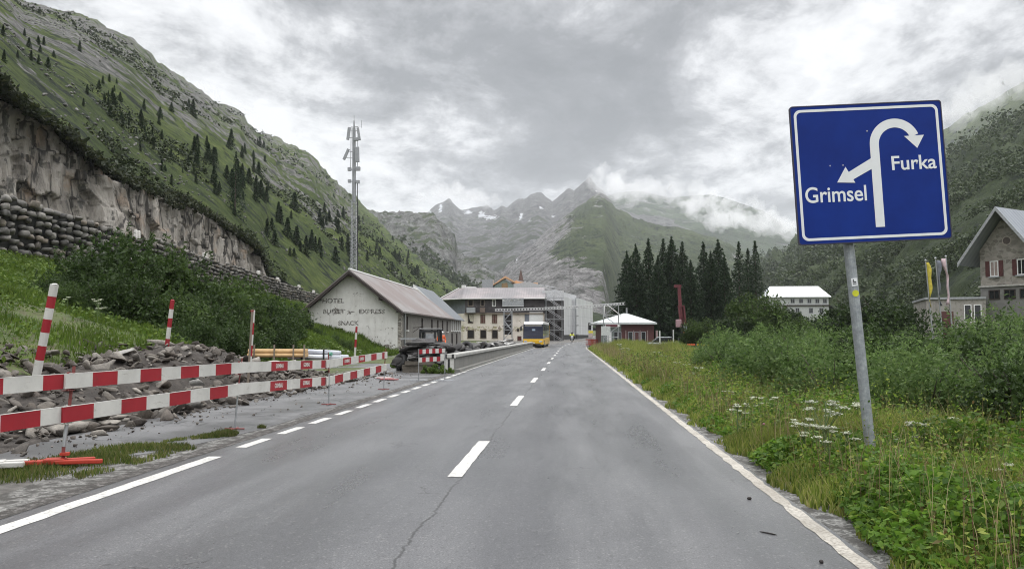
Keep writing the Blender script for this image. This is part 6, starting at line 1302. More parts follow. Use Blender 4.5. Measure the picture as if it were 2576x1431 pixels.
# board sign on the right lattice tower
p = P(np.array(1524.), np.array(832.), YG-1.2); o = empty('info_board', (float(p[0]), YG-1.2, 0), label='pale notice board fixed low on the lattice tower by the pavilion', cat='sign'); M = MB(); M.box((0, 0, float(p[2])), (1.1, .04, 1.1)); M.build('panel', mat('notice_pale', (.50, .52, .50), .5), o); M = MB(); M.tube((-.3, .05, 0), (-.3, .05, 2), .03); M.tube((.3, .05, 0), (.3, .05, 2), .03); M.build('post', steel, o)
p = P(np.array(1542.), np.array(819.), YG-.9); o = empty('arrow_board', (float(p[0]), YG-.9, float(p[2])), label='dark red arrow-shaped board pointing away from the road on the lattice tower', cat='sign'); M = MB(); M.prism([(-.85, -.14), (.55, -.14), (.55, .14), (-.85, .14)], 'y', -.02, .02); M.build('panel', mat('maroon_board', (.10, .02, .03), .5), o); M = MB(); M.prism([(.55, -.2), (.92, 0), (.55, .2)], 'y', -.022, .018); M.build('arrow_tip', whitep, o); M = MB(); M.prism([(-.9, -.18), (.5, -.18), (.5, .18), (-.9, .18)], 'y', .021, .03); M.build('white_edge', whitep, o)
# flag poles
for k, (px0, py0, px1, py1, Y, col, lb) in enumerate(((2328, 655, 2341, 790, 46., (.55, .45, .06), 'flag pole with a furled yellow flag, first from the road'), (2353, 650, 2366, 790, 46., (.16, .17, .20), 'flag pole with a furled dark grey flag, between the yellow and the white ones'), (2379, 645, 2392, 790, 46., (.55, .42, .44), 'flag pole with a furled pinkish white flag, next to the stone annexe'))):
    a, c_ = P(np.array(float(px0)), np.array(float(py0)), Y), P(np.array(float(px1)), np.array(float(py1)), Y); v = a-c_; v = v/v[2]; gz_ = float(ground_z(c_[0], Y)); base = c_+v*(gz_-c_[2]); o = empty('flag_pole', tuple(base), label=lb, cat='flag pole'); top = a-base
    M = MB(); M.tube((0, 0, -.1), top, .05, .035, n=8); M.build('pole', steel, o); M = MB()
    n_ = 14; vs = []; 
    for i in range(n_+1):
        f = i/n_; c2 = top*(1-.02-f*.42); wv = .10+.10*math.sin(f*5+k)+.05*math.sin(f*13); 
        for d in (0, 1, 2, 3): vs.append((c2[0]+[0.03, wv, wv+.06, .05][d]*(-1 if k == 2 else 1), c2[1]+[-.04, -.12, -.02, .05][d], c2[2]))
    fs = [(4*i+d, 4*i+(d+1) % 4, 4*i+4+(d+1) % 4, 4*i+4+d) for i in range(n_) for d in range(4)]+[(0, 1, 2, 3), (4*n_, 4*n_+1, 4*n_+2, 4*n_+3)]; M.add(vs, fs); M.build('furled_flag', mat('flag_%d' % k, col, .8), o, smooth=True); ball('finial', tuple(top), .06, steel, o)
# ------------------------------------------------------------------ vegetation
def leaves(name, cen, size, m, parent=None, up=.3, aspect=.55, seed=1, norm=None):
    """one rhombic leaf per centre, random facing"""
    g = np.random.default_rng(seed); n = len(cen); cen = np.asarray(cen, float)
    d = g.normal(size=(n, 3)); d[:, 2] += up; d /= np.linalg.norm(d, axis=1)[:, None]
    q = g.normal(size=(n, 3)); s = np.cross(d, q); s /= np.linalg.norm(s, axis=1)[:, None]+1e-9; q = np.cross(s, d)
    sz = (np.asarray(size)*g.uniform(.6, 1.3, n))[:, None]
    V = np.stack([cen-s*sz, cen+q*sz*aspect+d*sz*.12, cen+s*sz, cen-q*sz*aspect+d*sz*.12], 1); return fast(name, V, np.arange(4*n).reshape(n, 4), m, parent)
def crown_pts(n, rad, lobes, g):
    """points clustered around lobes near the surface of an uneven crown"""
    L = [];
    for _ in range(lobes):
        v = g.normal(size=3); v /= np.linalg.norm(v); v[2] = abs(v[2])*.9-.25; L.append(np.array([v[0]*rad[0], v[1]*rad[1], (v[2]+.25)*rad[2]*.78+rad[2]*.1])*g.uniform(.45, .95))
    L = np.array(L); k = g.integers(lobes, size=n); r = np.minimum(np.array(rad).mean()*.42, 2.2)*g.uniform(.5, 1.2, lobes)
    v = g.normal(size=(n, 3)); v /= np.linalg.norm(v, axis=1)[:, None]; rr = g.random(n)**.45
    p = L[k]+v*(rr*r[k])[:, None]; p[:, 2] = np.maximum(p[:, 2], .05); return p
G1 = leafmat('alder_leaf', [(.020, .040, .010), (.038, .068, .016), (.06, .10, .026), (.03, .054, .014)])
G2 = leafmat('willow_leaf', [(.06, .11, .028), (.105, .175, .048), (.18, .26, .085), (.08, .14, .038)], .5)
G3 = leafmat('bright_leaf', [(.06, .11, .018), (.095, .155, .026), (.14, .20, .035), (.07, .12, .02)])
G4 = leafmat('spruce_needle', [(.010, .022, .010), (.022, .044, .018), (.048, .08, .034), (.016, .032, .014)], .3)
bark = mat('bark', (.075, .06, .05), .9, var=.4, scale=8)
def bush_proto(name, rad, n, size, m_, seed, lobes=14, shoots=0):
    g = np.random.default_rng(seed); o = empty(name); leaves('foliage', crown_pts(n, rad, lobes, g), size, m_, o, seed=seed); M = MB()
    for k in range(9):
        a = g.uniform(0, 6.28); r = g.uniform(.3, .75); e = (rad[0]*r*math.cos(a), rad[1]*r*math.sin(a), rad[2]*g.uniform(.5, .85)); mid_ = (e[0]*.35, e[1]*.35, e[2]*.5); M.tube((e[0]*.08, e[1]*.08, -.2), mid_, .03*rad[2]*.5, .02*rad[2]*.5, n=5); M.tube(mid_, e, .02*rad[2]*.5, .006, n=5)
    M.build('stems', bark, o)
    if shoots:
        sh = []
        for k in range(shoots):
            a = g.uniform(0, 6.28); r = rad[0]*g.random()**.5*.95; z0 = rad[2]*(.95-.5*(r/rad[0])**2)*g.uniform(.7, 1.0); L = g.uniform(.35, .75); tx, ty = g.normal(size=2)*.22
            for q in range(26): f = g.random(); sh.append((r*math.cos(a)+tx*f+g.normal()*.03, r*math.sin(a)+ty*f+g.normal()*.03, z0+L*f))
        leaves('sprays', sh, size*.95, m_, o, up=.8, aspect=.3, seed=seed+5)
    return o
def place(protos, used, k, x, y, s, lb, cat, gr, rz=None, dz=0., sz=1.):
    p = protos[k % len(protos)]; i = k % len(protos)
    o = tree_copy(p) if used[i] else p; used[i] = 1; o.location = (x, y, float(ground_z(x, y))+dz); o.rotation_euler = (0, 0, rnd.uniform(0, 6.28) if rz is None else rz); o.scale = (s, s, s*sz); return props(o, lb, cat, gr)
# bushes on the left bank
GM_ = leafmat('hazel_leaf', [(.035, .065, .015), (.06, .10, .024), (.09, .14, .035), (.045, .08, .02)], .4)
LBs = [bush_proto('alder_bush', (1.8, 1.6, 2.2), 7500, .075, (G1, G1, GM_, G1, GM_)[i], 31+i, (12, 16, 9, 20, 14)[i], 26) for i in range(5)]; us = [0]*5
def xat(px, Y): return float(P(np.array(float(px)), np.array(845.), Y)[0])
bl = [(225, 30, 1.15), (300, 31, 1.5), (370, 32, 1.6), (440, 33, 1.5), (520, 33, 1.25), (265, 26.5, .8), (330, 27, .95), (420, 28, .9), (505, 30, .95), (575, 36, 1.35), (620, 39, 1.1), (560, 31, .85), (610, 33, .8), (660, 42, 1.1), (700, 46, 1.0), (680, 37, .75), (640, 35, .7), (700, 50, .8), (120, 27, .5), (160, 25, .45), (745, 54, .7), (800, 54, .35), (840, 55, .35), (480, 25.5, .55), (870, 54, .4), (535, 27, .6)]
for k, (px, Y, s) in enumerate(bl): place(LBs, us, k, xat(px, Y), Y, s, 'dark green alder bush on the grassy bank below the boulder wall', 'bush', 'alder bushes on the bank', dz=-.15)
# willow thicket behind the verge on the other side
RBs = [bush_proto('willow_bush', (1.3, 1.3, 1.75), 10000, .050, G2, 51+i, 18, 60) for i in range(3)]+[bush_proto('grey_willow_bush', (1.3, 1.3, 1.6), 9000, .05, G1, 57, 18, 40)]; us = [0]*4; k = 0
g = np.random.default_rng(8)
for Y, x0_, x1_, dx, s0 in ((11.2, 6.4, 11, 1.25, .92), (13.5, 5.6, 12, 1.5, 1.0), (16.5, 5.4, 13, 1.8, 1.02), (20, 5.3, 16, 1.9, 1.02), (24, 5.2, 19, 2.1, 1.02), (28.5, 5.6, 22, 2.3, 1.0), (34, 6.4, 26, 2.6, 1.0), (41, 7.5, 30, 3.0, 1.05), (50, 9.5, 22, 3.3, 1.05), (60, 13, 24, 3.5, 1.0)):
    x = x0_
    while x < x1_:
        s = s0*g.uniform(.82, 1.16)*(1.0 if x < 8 else 1.05); place(RBs, us, k if g.random() < .8 else 3, x+g.uniform(-.3, .3), Y+g.uniform(-.8, .8), s, 'grey-green willow bush in the thicket behind the flowering verge', 'bush', 'willow bushes of the roadside thicket', sz=g.uniform(.85, 1.1)); k += 1; x += dx*g.uniform(.8, 1.2)
# broadleaf trees behind the thicket
def tree_proto(name, rad, n, size, m_, seed, h0, lobes=22):
    g = np.random.default_rng(seed); o = empty(name); p = crown_pts(n, rad, lobes, g); p[:, 2] += h0; leaves('crown', p, size, m_, o, seed=seed); M = MB(); M.tube((0, 0, -.3), (.1, 0, h0+rad[2]*.3), .17, .11, n=8)
    for k in range(10): a = g.uniform(0, 6.28); r = g.uniform(.4, .75); z0 = h0*.6+k*.12*rad[2]*.4; M.tube((.05, 0, z0), (rad[0]*r*math.cos(a), rad[1]*r*math.sin(a), h0+rad[2]*g.uniform(.3, .8)), .07, .015, n=5)
    M.build('trunk', bark, o); return o
TG = leafmat('rowan_leaf', [(.030, .055, .012), (.05, .085, .018), (.075, .12, .026)])
TD = leafmat('maple_leaf', [(.014, .028, .009), (.026, .046, .013), (.042, .066, .02)])
TRS = [tree_proto('broadleaf_tree', (3.0, 2.8, 4.6), 15000, .13, TG, 71, 1.2), tree_proto('broadleaf_tree', (3.0, 2.8, 4.8), 15000, .14, TD, 72, 1.2)]; us = [0, 0]
for k, px, Y, s, lb in ((0, 1905, 80, 1.05, 'green broadleaf tree directly under the last group of spruces'), (1, 1960, 84, 1.0, 'dark broadleaf tree before the white-roofed house'), (0, 1760, 84, .62, 'small light broadleaf tree beside the drilling mast'), (1, 2150, 66, .98, 'dark broadleaf tree seen right behind the sign pole'), (1, 2215, 62, .95, 'rounded dark tree between the sign pole and the flag poles'), (0, 2060, 96, .72, 'light green tree standing below the white-roofed house'), (1, 1850, 78, .75, 'low dark broadleaf tree at the foot of the spruces'), (1, 2290, 78, .9, 'dark tree behind the flag poles'), (0, 2015, 72, .6, 'low green tree just behind the willow thicket, before the white-roofed house')): place(TRS, us, k, xat(px, Y), Y, s, lb, 'tree', 'broadleaf trees behind the thicket')
# spruces
def spruce_proto(name, h, r, seed, dens=1.0, m_=None, nb=10, csize=.16, low=.04):
    g = np.random.default_rng(seed); o = empty(name); M = MB(); M.tube((0, 0, -.3), (0, 0, h*.97), h*.014+.04, .02, n=7); M.build('trunk', bark, o); pts = []; szs = []
    z = h*low
    while z < h*.985:
        f = z/h; rr = r*(1-f)**.8*(1+.12*math.sin(z*3+seed)); n_ = max(4, int(nb*(1-f*.5))); a0 = g.uniform(0, 6.28)
        for i in range(n_):
            a = a0+6.283*i/n_+g.uniform(-.25, .25); L = rr*g.uniform(.62, 1.12)
            if g.random() < .06: L *= .4
            m2 = max(4, int(L/.10*dens)); t_ = np.sqrt(g.random(m2))*L
            dz = -.20*t_*(1-f*.7)-.10*t_*t_/max(r, .1)+.12*np.maximum(t_-L*.75, 0)
            sp_ = .10+.16*t_*(1-t_/L*.75); x = t_*math.cos(a)-math.sin(a)*g.normal(size=m2)*sp_*.55; y = t_*math.sin(a)+math.cos(a)*g.normal(size=m2)*sp_*.55
            pts.append(np.stack([x, y, z+dz+g.normal(size=m2)*.05-np.abs(g.normal(size=m2))*.07*t_], 1))
        z += h*.021*(1.15-f*.6)+.04
    pts = np.concatenate(pts); pts = np.concatenate([pts, np.stack([g.normal(size=40)*.04, g.normal(size=40)*.04, h*(.95+.06*g.random(40))], 1)]); leaves('crown', pts, csize, m_ or G4, o, up=1.2, aspect=.35, seed=seed); return o
SPs = [spruce_proto('spruce_tree', 15., 4.3, 81, 1.7, csize=.22, nb=12), spruce_proto('spruce_tree', 15., 3.7, 82, 1.5, csize=.22, nb=11), spruce_proto('spruce_tree', 15., 2.9, 83, 1.1, csize=.22)]; us = [0]*3
sp = [(1577, 640, 122, 0, 'first spruce of the dark row, nearest the pavilion roof'), (1599, 622, 118, 0, 'thick spruce just behind the pavilion, second in the row'), (1631, 609, 124, 1, 'pointed spruce third in the row from the pavilion'), (1655, 650, 116, 0, 'lower spruce filling the row before the drilling mast'), (1668, 611, 128, 1, 'slender spruce directly behind the top of the drilling mast'), (1689, 604, 126, 0, 'tallest spruce of the row, behind the drilling mast'), (1716, 617, 122, 1, 'spruce with a sharp thin top just beyond the drilling mast'), (1737, 660, 116, 0, 'lower dark spruce past the drilling mast'), (1769, 618, 128, 1, 'spruce beginning the second half of the dark row'), (1788, 640, 120, 0, 'broad spruce in the middle of the second half of the row'), (1806, 611, 125, 0, 'tall broad spruce above the yellow excavator'), (1822, 650, 118, 1, 'shorter spruce at the end of the thick dark row'), (1858, 616, 130, 2, 'open-branched spruce standing apart, first of the last three'), (1881, 634, 138, 2, 'slim small spruce between two taller open-branched ones'), (1899, 615, 132, 2, 'open-branched spruce at the far end beside the white-roofed house')]
for px, py, Y, k, lb in sp:
    top = float(P(np.array(float(px)), np.array(float(py)), Y)[2]); s = (top+.1)/15.; place(SPs, us, k, xat(px, Y)+(P(np.array(float(px)), np.array(float(py)), Y)[0]-xat(px, Y)), Y, s, lb, 'spruce', 'spruces of the dark row', sz=1.)
    if abs(s) < .01: print('bad')
# lone conifer on the cliff top
p = P(np.array(590.), np.array(585.), 112.); q = P(np.array(588.), np.array(385.), 112.); LS = spruce_proto('larch_tree', float(q[2]-p[2])+2, 2.6, 91, .8, G4); LS.location = (float(p[0]), 112, float(p[2])-2); props(LS, 'tall shaggy conifer standing alone above the end of the rock cliff', 'conifer')
# small trees and dark pines all over the left mountainside
SM = [spruce_proto('mountain_pine', 8., 1.7, 95+i, .33, nb=7, csize=.34) for i in range(2)]+[spruce_proto('mountain_pine', 8., 2.3, 98, .33, nb=7, csize=.4)]; us = [0]*3
def on_surf(name, px, py):
    U, V, A, PX, PY = SURF[name]; i = int(np.clip(np.searchsorted(U, px), 0, len(U)-1)); j = int(np.argmin(np.abs(PY[:, i]-py))); return A[j, i]
g = np.random.default_rng(13); pts = []
for (cx, cy_, sx_, sy_, n_) in ((250, 235, 35, 35, 14), (330, 330, 45, 45, 18), (390, 340, 25, 30, 8), (270, 270, 12, 30, 8), (470, 420, 70, 35, 38), (590, 470, 60, 40, 34), (640, 500, 50, 35, 16), (440, 300, 50, 25, 10), (620, 380, 70, 35, 16), (700, 590, 30, 40, 14), (745, 620, 20, 30, 8), (850, 570, 60, 22, 26), (930, 620, 55, 25, 30), (1000, 665, 35, 20, 26), (1045, 690, 14, 12, 8), (780, 640, 20, 30, 8), (100, 150, 90, 40, 12), (60, 100, 60, 30, 6), (880, 640, 40, 30, 16), (800, 530, 70, 40, 14)):
    for _ in range(n_): (g.random() < .62) and pts.append((cx+g.normal()*sx_*.7, cy_+g.normal()*sy_*.6))
k = 0
for px, py in pts:
    sky = lerp_row(Lsky, np.array([px]))[0][0]; ft = lerp_row(Lfoot, np.array([px]))[0][0]
    if not (sky+14 < py < ft-6): continue
    a = on_surf('left_mountain', px, py); i = k % 3; o = tree_copy(SM[i]) if us[i] else SM[i]; us[i] = 1
    s = g.uniform(.35, .95)*np.clip(a[1]/260., .28, .8)*(.6 if px < 480 else 1.0); o.location = (float(a[0]), float(a[1]), float(a[2])-.6*s); o.scale = (s*1.35, s*1.35, s); o.rotation_euler = (0, 0, g.uniform(0, 6)); props(o, 'small dark pine among many on the steep side of the valley above the hall', 'pine', 'small pines scattered over the mountainside'); k += 1
print('pines', k)
# scrub and loose blocks strewn over the left mountainside
U, V, A, PX, PY = SURF['left_mountain']; n_ = 16000; jj = (V.size*g.random(n_)**.9*.97).astype(int); ii = (g.random(n_)*U.size*.97).astype(int); B = A[jj, ii]; nv_ = np.array([fbm((b_[0]*.02, b_[1]*.010, b_[2]*.012), 5) for b_ in B]); Bs = B[nv_ > np.interp(jj/V.size, [0, .25, 1], [.34, .24, .17])]
VV = np.concatenate([np.concatenate([g.normal(size=(9, 3))*np.array([.55, .8, .4])*(s_ := float(np.clip(b_[1]*.0038, .5, 2.4))*g.uniform(.4, 1.2))+b_+np.array([0, 0, .35*s_]), np.full((9, 1), s_*.42)], 1) for b_ in Bs]); print('scrub', len(VV))
props(leaves('mountain_scrub', VV[:, :3], VV[:, 3], leafmat('mountain_scrub_leaf', [(.018, .028, .012), (.03, .045, .016), (.055, .07, .026)], .1), up=.6, aspect=.75), 'dark low scrub in patches over the steep mountainside', 'scrub', kind='stuff')
Bk = A[(V.size*(.12+.86*g.random(5200)**.8)).astype(int).clip(0, V.size-1), (g.random(5200)*U.size*.97).astype(int)]; nv_ = np.array([fbm((b_[0]*.015+40, b_[1]*.008, b_[2]*.01), 5) for b_ in Bk]); Bk = Bk[nv_ > .02]
STONES_L = STONES; STONES = stone_mesh(16, 9, 1)
items = [(tuple(b_+g.normal(size=3)*np.array([.5, .5, 0])), tuple(float(np.clip(b_[1]*.0024, .3, 2.0))*g.uniform(.25, 1.)*np.array([1.2, 1.5, .8])), .6) for b_ in Bk]; props(stones('scree', items, rockmat('scree_stone', [(.09, .09, .085), (.14, .138, .13), (.23, .225, .21)], .3)), 'pale loose blocks strewn over the steep mountainside', 'rocks', kind='stuff'); STONES = STONES_L
# low dark scrub on the brink of the cliff and over the shoulder of the slope
cen = []; sz = []
for i in range(26000):
    f = g.random(); y = tp[0, 1]+(tp[-1, 1]-tp[0, 1])*f; z = float(np.interp(y, tp[:, 1], tp[:, 2])); u = g.random(); dens = fbm((y*.25, u*2, 5), 3)
    if dens < -.25: continue
    cen.append((XC-1.3-u*4.5+.2*g.normal(), y+.1*g.normal(), z+.25+u*1.4+.35*g.normal()*(.4+u)+.5*max(dens, 0)-.45*(u < .1))); sz.append(g.uniform(.14, .3))
props(leaves('undergrowth', cen, np.array(sz), leafmat('scrub_leaf', [(.012, .018, .007), (.024, .034, .011), (.045, .05, .018)]), up=.6), 'dark low scrub hanging over the brink of the rock cliff', 'scrub', kind='stuff')
# far-off wood on the right hillside
U, V, A, PX, PY = SURF['right_hillside']; n_ = 9000; jj = (V.size*(g.random(n_)**1.05)).astype(int).clip(0, V.size-1); ii = (g.random(n_)*(U.size*.72)).astype(int); B = A[jj, ii]+g.normal(size=(n_, 3))*np.array([1, 1, 0])*(A[jj, ii][:, 1:2]*.006)
keep = np.array([fbm((b_[0]*.02, b_[1]*.02, 3), 4) > -.04 for b_ in B]); B = B[keep]; VV, o_ = [], 0; T = []
for b_ in B:
    sc_ = np.clip(b_[1]*.009, 1.3, 6)*g.uniform(.5, 1.2); nl = 22; c_ = g.normal(size=(nl, 3))*np.array([.42, .42, .38])*sc_+b_+np.array([0, 0, sc_*.55]); VV.append(np.concatenate([c_, np.full((nl, 1), sc_*.2)], 1))
VV = np.concatenate(VV); props(leaves('forest', VV[:, :3], VV[:, 3], leafmat('far_wood', [(.022, .036, .014), (.04, .062, .02), (.065, .09, .032), (.03, .048, .016)], .25), up=.8, aspect=.8), 'dark mixed wood covering the hillside behind the blue sign', 'wood', kind='stuff')
U, V, A, PX, PY = SURF['rocky_hill']; n_ = 1500; jj = (V.size*(g.random(n_)*.62)).astype(int); ii = (g.random(n_)*U.size).astype(int); B = A[jj, ii]; B = B[np.array([fbm((b_[0]*.01, b_[1]*.01, 7), 4) > -.05 for b_ in B])]
VV = np.concatenate([np.concatenate([g.normal(size=(10, 3))*np.array([1.8, 1.8, 2.6])+b_+np.array([0, 0, 3.]), np.full((10, 1), 2.2)], 1) for b_ in B]); props(leaves('distant_scrub', VV[:, :3], VV[:, 3], MATS['far_wood'], up=.8, aspect=.8), 'scattered scrub at the foot of the rocky hill behind the hotel', 'scrub', kind='stuff')
# ---------------- grass
def blades(name, XY, h, m_, wd=.012, seed=1, zf=None, bend=.35, seg=2):
    g = np.random.default_rng(seed); n = len(XY); X, Y = XY[:, 0], XY[:, 1]; Z = ground_z(X, Y)-.02 if zf is None else zf(X, Y); h = np.asarray(h)*g.uniform(.5, 1.25, n); a = g.uniform(0, 6.283, n); w_ = wd*g.uniform(.6, 1.5, n)*(1+np.abs(Y)*.035)
    sx_, sy_ = np.cos(a)*w_, np.sin(a)*w_; b2 = g.uniform(0, 6.283, n); bd = h*bend*g.uniform(.2, 1.5, n); dx, dy = np.cos(b2)*bd, np.sin(b2)*bd
    p0 = np.stack([X-sx_, Y-sy_, Z], 1); p1 = np.stack([X+sx_, Y+sy_, Z], 1); p2 = np.stack([X+dx*.35+sx_*.8, Y+dy*.35+sy_*.8, Z+h*.6], 1); p3 = np.stack([X+dx*.35-sx_*.8, Y+dy*.35-sy_*.8, Z+h*.6], 1); p4 = np.stack([X+dx, Y+dy, Z+h], 1)
    V = np.stack([p0, p1, p2, p3, p4, p4+np.array([0, 0, .001])], 1); i = np.arange(n)*6; F = np.concatenate([np.stack([i, i+1, i+2, i+3], 1), np.stack([i+3, i+2, i+4, i+5], 1)]); return fast(name, V, F, m_)
GRm = leafmat('verge_grass', [(.09, .14, .025), (.20, .27, .045), (.34, .37, .08), (.14, .22, .03), (.42, .38, .15), (.12, .19, .03)], .5, var=.55)
GRd = leafmat('bank_grass', [(.055, .105, .014), (.095, .16, .020), (.15, .21, .034), (.08, .14, .018)], .5, var=.55)
HRB = leafmat('verge_herb', [(.05, .11, .014), (.09, .18, .022), (.15, .27, .034), (.07, .14, .018), (.22, .31, .05)], .5, var=.4)
def zmesh(X, Y):
    return ground_z(X, Y)-.05
# right verge
g = np.random.default_rng(3); Yv = 1.5+np.concatenate([g.random(34000)*10, g.random(46000)*28, g.random(40000)*95]); edge = 2.12+.10*np.sin(Yv*2.1)+.07*np.sin(Yv*5.7); Xv = edge+g.random(len(Yv))**1.15*np.interp(Yv, [0, 12, 30, 100], [6.5, 5.5, 5., 10.])
hh = np.interp(Xv-edge, [0, .35, 1.2, 3], [.10, .26, .48, .58])*np.interp(Yv, [0, 20, 60], [.9, 1.1, 1.4])*np.array([1+.5*fbm((x*.8, y*.8, 3), 3) for x, y in zip(Xv, Yv)])
props(blades('verge_grass', np.stack([Xv, Yv], 1), hh, GRm, .0045, 3), 'tall unmown grass of the flowering roadside verge', 'grass', kind='stuff')
n_ = 120000; Yv = 2.2+np.concatenate([g.random(n_//2)*9, g.random(n_//2)**1.3*26]); edge = 2.2+.12*np.sin(Yv*1.7+1); Xv = edge+g.random(n_)*np.interp(Yv, [0, 12, 30], [6.5, 5., 4.]); cl_ = np.array([fbm((x*.9, y*.9, 2), 3) for x, y in zip(Xv, Yv)]); kp = cl_+.35*g.normal(size=len(cl_)) > np.interp(Yv, [0, 7, 12, 30], [-.8, -.5, -.15, .05]); Xv, Yv, cl_, edge = Xv[kp], Yv[kp], cl_[kp], edge[kp]
hz_ = np.interp(Xv-edge, [0, .4, 1.5, 3], [.08, .28, .52, .6])*(1+cl_*.9); Zv = ground_z(Xv, Yv)+hz_*g.random(len(Xv))**.5
props(leaves('herbs', np.stack([Xv, Yv, Zv], 1), np.interp(Yv, [0, 8, 30], [.034, .036, .055]), HRB, up=1.3, aspect=.6, seed=5), 'broad-leaved herbs growing thickly on the verge below the blue sign', 'herbs', kind='stuff')
# upright leafy weeds
n_ = 11000; Yv = 2.4+g.random(n_)**1.5*46; Xv = 2.35+g.random(n_)**.9*np.interp(Yv, [0, 12, 36], [4.8, 4.6, 4.4]); cl_ = np.array([fbm((x*.7+9, y*.7, 2), 3) for x, y in zip(Xv, Yv)]); kp = cl_ > -.6; Xv, Yv, cl_ = Xv[kp], Yv[kp], cl_[kp]; W = []; Ws = []
for x, y, q in zip(Xv, Yv, cl_):
    hh_ = g.uniform(.28, .85)*(1+.7*q)*min(1., .35+(x-2.3)*.8); tx, ty = g.normal(size=2)*.10; zz0 = float(ground_z(x, y))
    for f in np.linspace(.3, 1, 12): a = g.uniform(0, 6.28); r_ = .075*(1.15-f)+.012; W.append((x+tx*f+r_*math.cos(a), y+ty*f+r_*math.sin(a), zz0+hh_*f)); Ws.append(.034*(1.35-f)*(1+y*.045))
props(leaves('weeds', W, np.array(Ws), leafmat('weed_leaf', [(.05, .10, .015), (.10, .19, .025), (.22, .31, .045), (.34, .38, .08), (.08, .15, .02), (.18, .11, .05)], .5, var=.4), up=1.0, aspect=.45, seed=44), 'upright leafy weeds mixed through the flowering verge', 'weeds', kind='stuff')
# brown dry stalks
n_ = 16000; Yv = 3+g.random(n_)**1.3*92; Xv = 2.35+g.random(n_)*np.interp(Yv, [3, 30, 95], [4.6, 4.6, 9]); props(blades('dry_stalks', np.stack([Xv, Yv], 1), .80, leafmat('dry_stalk', [(.16, .11, .06), (.30, .24, .12), (.12, .06, .04), (.42, .36, .20), (.36, .30, .14)], .3), .0018, 6, bend=.25), 'brown dry stalks standing among the verge grass', 'dry stalks', kind='stuff')
# umbel flowers
mum = leafmat('umbel_white', [(.52, .56, .40), (.66, .68, .55), (.60, .62, .48)], .3); mst = mat('green_stem', (.10, .15, .05), .7)
def umbel_proto(seed, nh, h, spread):
    g = np.random.default_rng(seed); o = empty('umbel_flower'); M = MB(); M.tube((0, 0, 0), (.02, .02, h*.95), .008, .005, n=5); C_ = []
    for k in range(nh):
        a = g.uniform(0, 6.28); r = spread*g.random()**.6; z = h*(g.uniform(.6, 1.0)); c_ = np.array([r*math.cos(a), r*math.sin(a), z]); M.tube((0, 0, z*.6), c_, .005, .0035, n=4); rad = g.uniform(.035, .065); q = g.normal(size=(60, 3))*np.array([rad*.5, rad*.5, .006])+c_; C_.append((c_, q, len(M.v)))
        for j in range(5): b2 = 6.28*j/5; M.tube(c_-np.array([0, 0, .05]), c_+np.array([math.cos(b2)*rad*.7, math.sin(b2)*rad*.7, -.004]), .002, .0015, n=3)
    M.build('stem', mst, o); [leaves('flower_head', q, .011, mum, o, up=3., aspect=.9, seed=seed+i_) for i_, (c_, q, _) in enumerate(C_)]; return o
UM = [umbel_proto(1, 9, .75, .20), umbel_proto(2, 5, .65, .14), umbel_proto(3, 3, .55, .1)]; us = [0]*3
fl = [(2070, 985, 9.0, 0, 1.15), (2020, 990, 9.6, 0, .8), (2085, 1035, 8.6, 1, .9), (1855, 1050, 11.5, 2, 1.), (1870, 1012, 12., 1, .8), (2300, 985, 9.6, 1, 1.05), (2240, 985, 9.8, 2, .9), (2520, 1015, 8.0, 2, .9), (1700, 910, 30, 0, 1.), (1725, 915, 28, 0, 1.), (1760, 925, 25, 0, 1.), (1780, 915, 24, 1, 1.), (1815, 930, 21, 1, .9), (1740, 935, 24, 1, .9), (1800, 955, 18, 1, .9), (1830, 960, 16.5, 0, .7), (1650, 888, 42, 0, 1.2), (1668, 895, 40, 0, 1.), (1560, 872, 60, 0, 1.5), (1575, 878, 55, 0, 1.2), (1660, 905, 34, 1, 1.), (2130, 1010, 9.2, 2, 1.), (1900, 980, 13.5, 1, .9), (1945, 965, 14.5, 1, .9), (2400, 975, 10.5, 1, 1.), (2160, 955, 11., 1, 1.2), (2480, 1060, 7.4, 2, .8), (2050, 960, 10.5, 0, .95)]
for k, (px, py, Y, i, s) in enumerate(fl): x = float(P(np.array(float(px)), np.array(float(py)), Y)[0]); place(UM, us, i, x, Y, s, 'white umbel flower standing up out of the verge grass', 'flower', 'white umbels of the verge', dz=.02)
for k, (px, Y) in enumerate(((868, 40), (850, 38), (760, 33), (812, 42), (905, 46), (165, 22), (245, 22))): x = xat(px, Y); o = place(UM, us, k % 3, x, Y, 1.1, 'white umbel flower on the grassy bank behind the heap', 'flower', 'white umbels on the bank')
th = mat('clover_pink', (.36, .14, .20), .7, var=.3); dn_ = mat('dandelion_yellow', (.65, .50, .02), .6)
def dot_proto(nm, m_): o = empty(nm); M = MB(); M.tube((0, 0, 0), (0, 0, .3), .004, .003, n=4); M.build('stem', mst, o); ball('flower_head', (0, 0, .31), .018, m_, o, .8); return o
DT = [dot_proto('clover', th), dot_proto('yellow_flower', dn_)]; us = [0, 0]
for k in range(34): i = k % 2; y = 3.2+g.random()*9; x = 2.6+g.random()*3.4; place(DT, us, i, x, y, g.uniform(.8, 1.3), ['pink clover head in the herbs beside the road edge', 'small yellow flower in the herbs beside the road edge'][i], 'flower', ['clover heads of the verge', 'yellow flowers of the verge'][i])
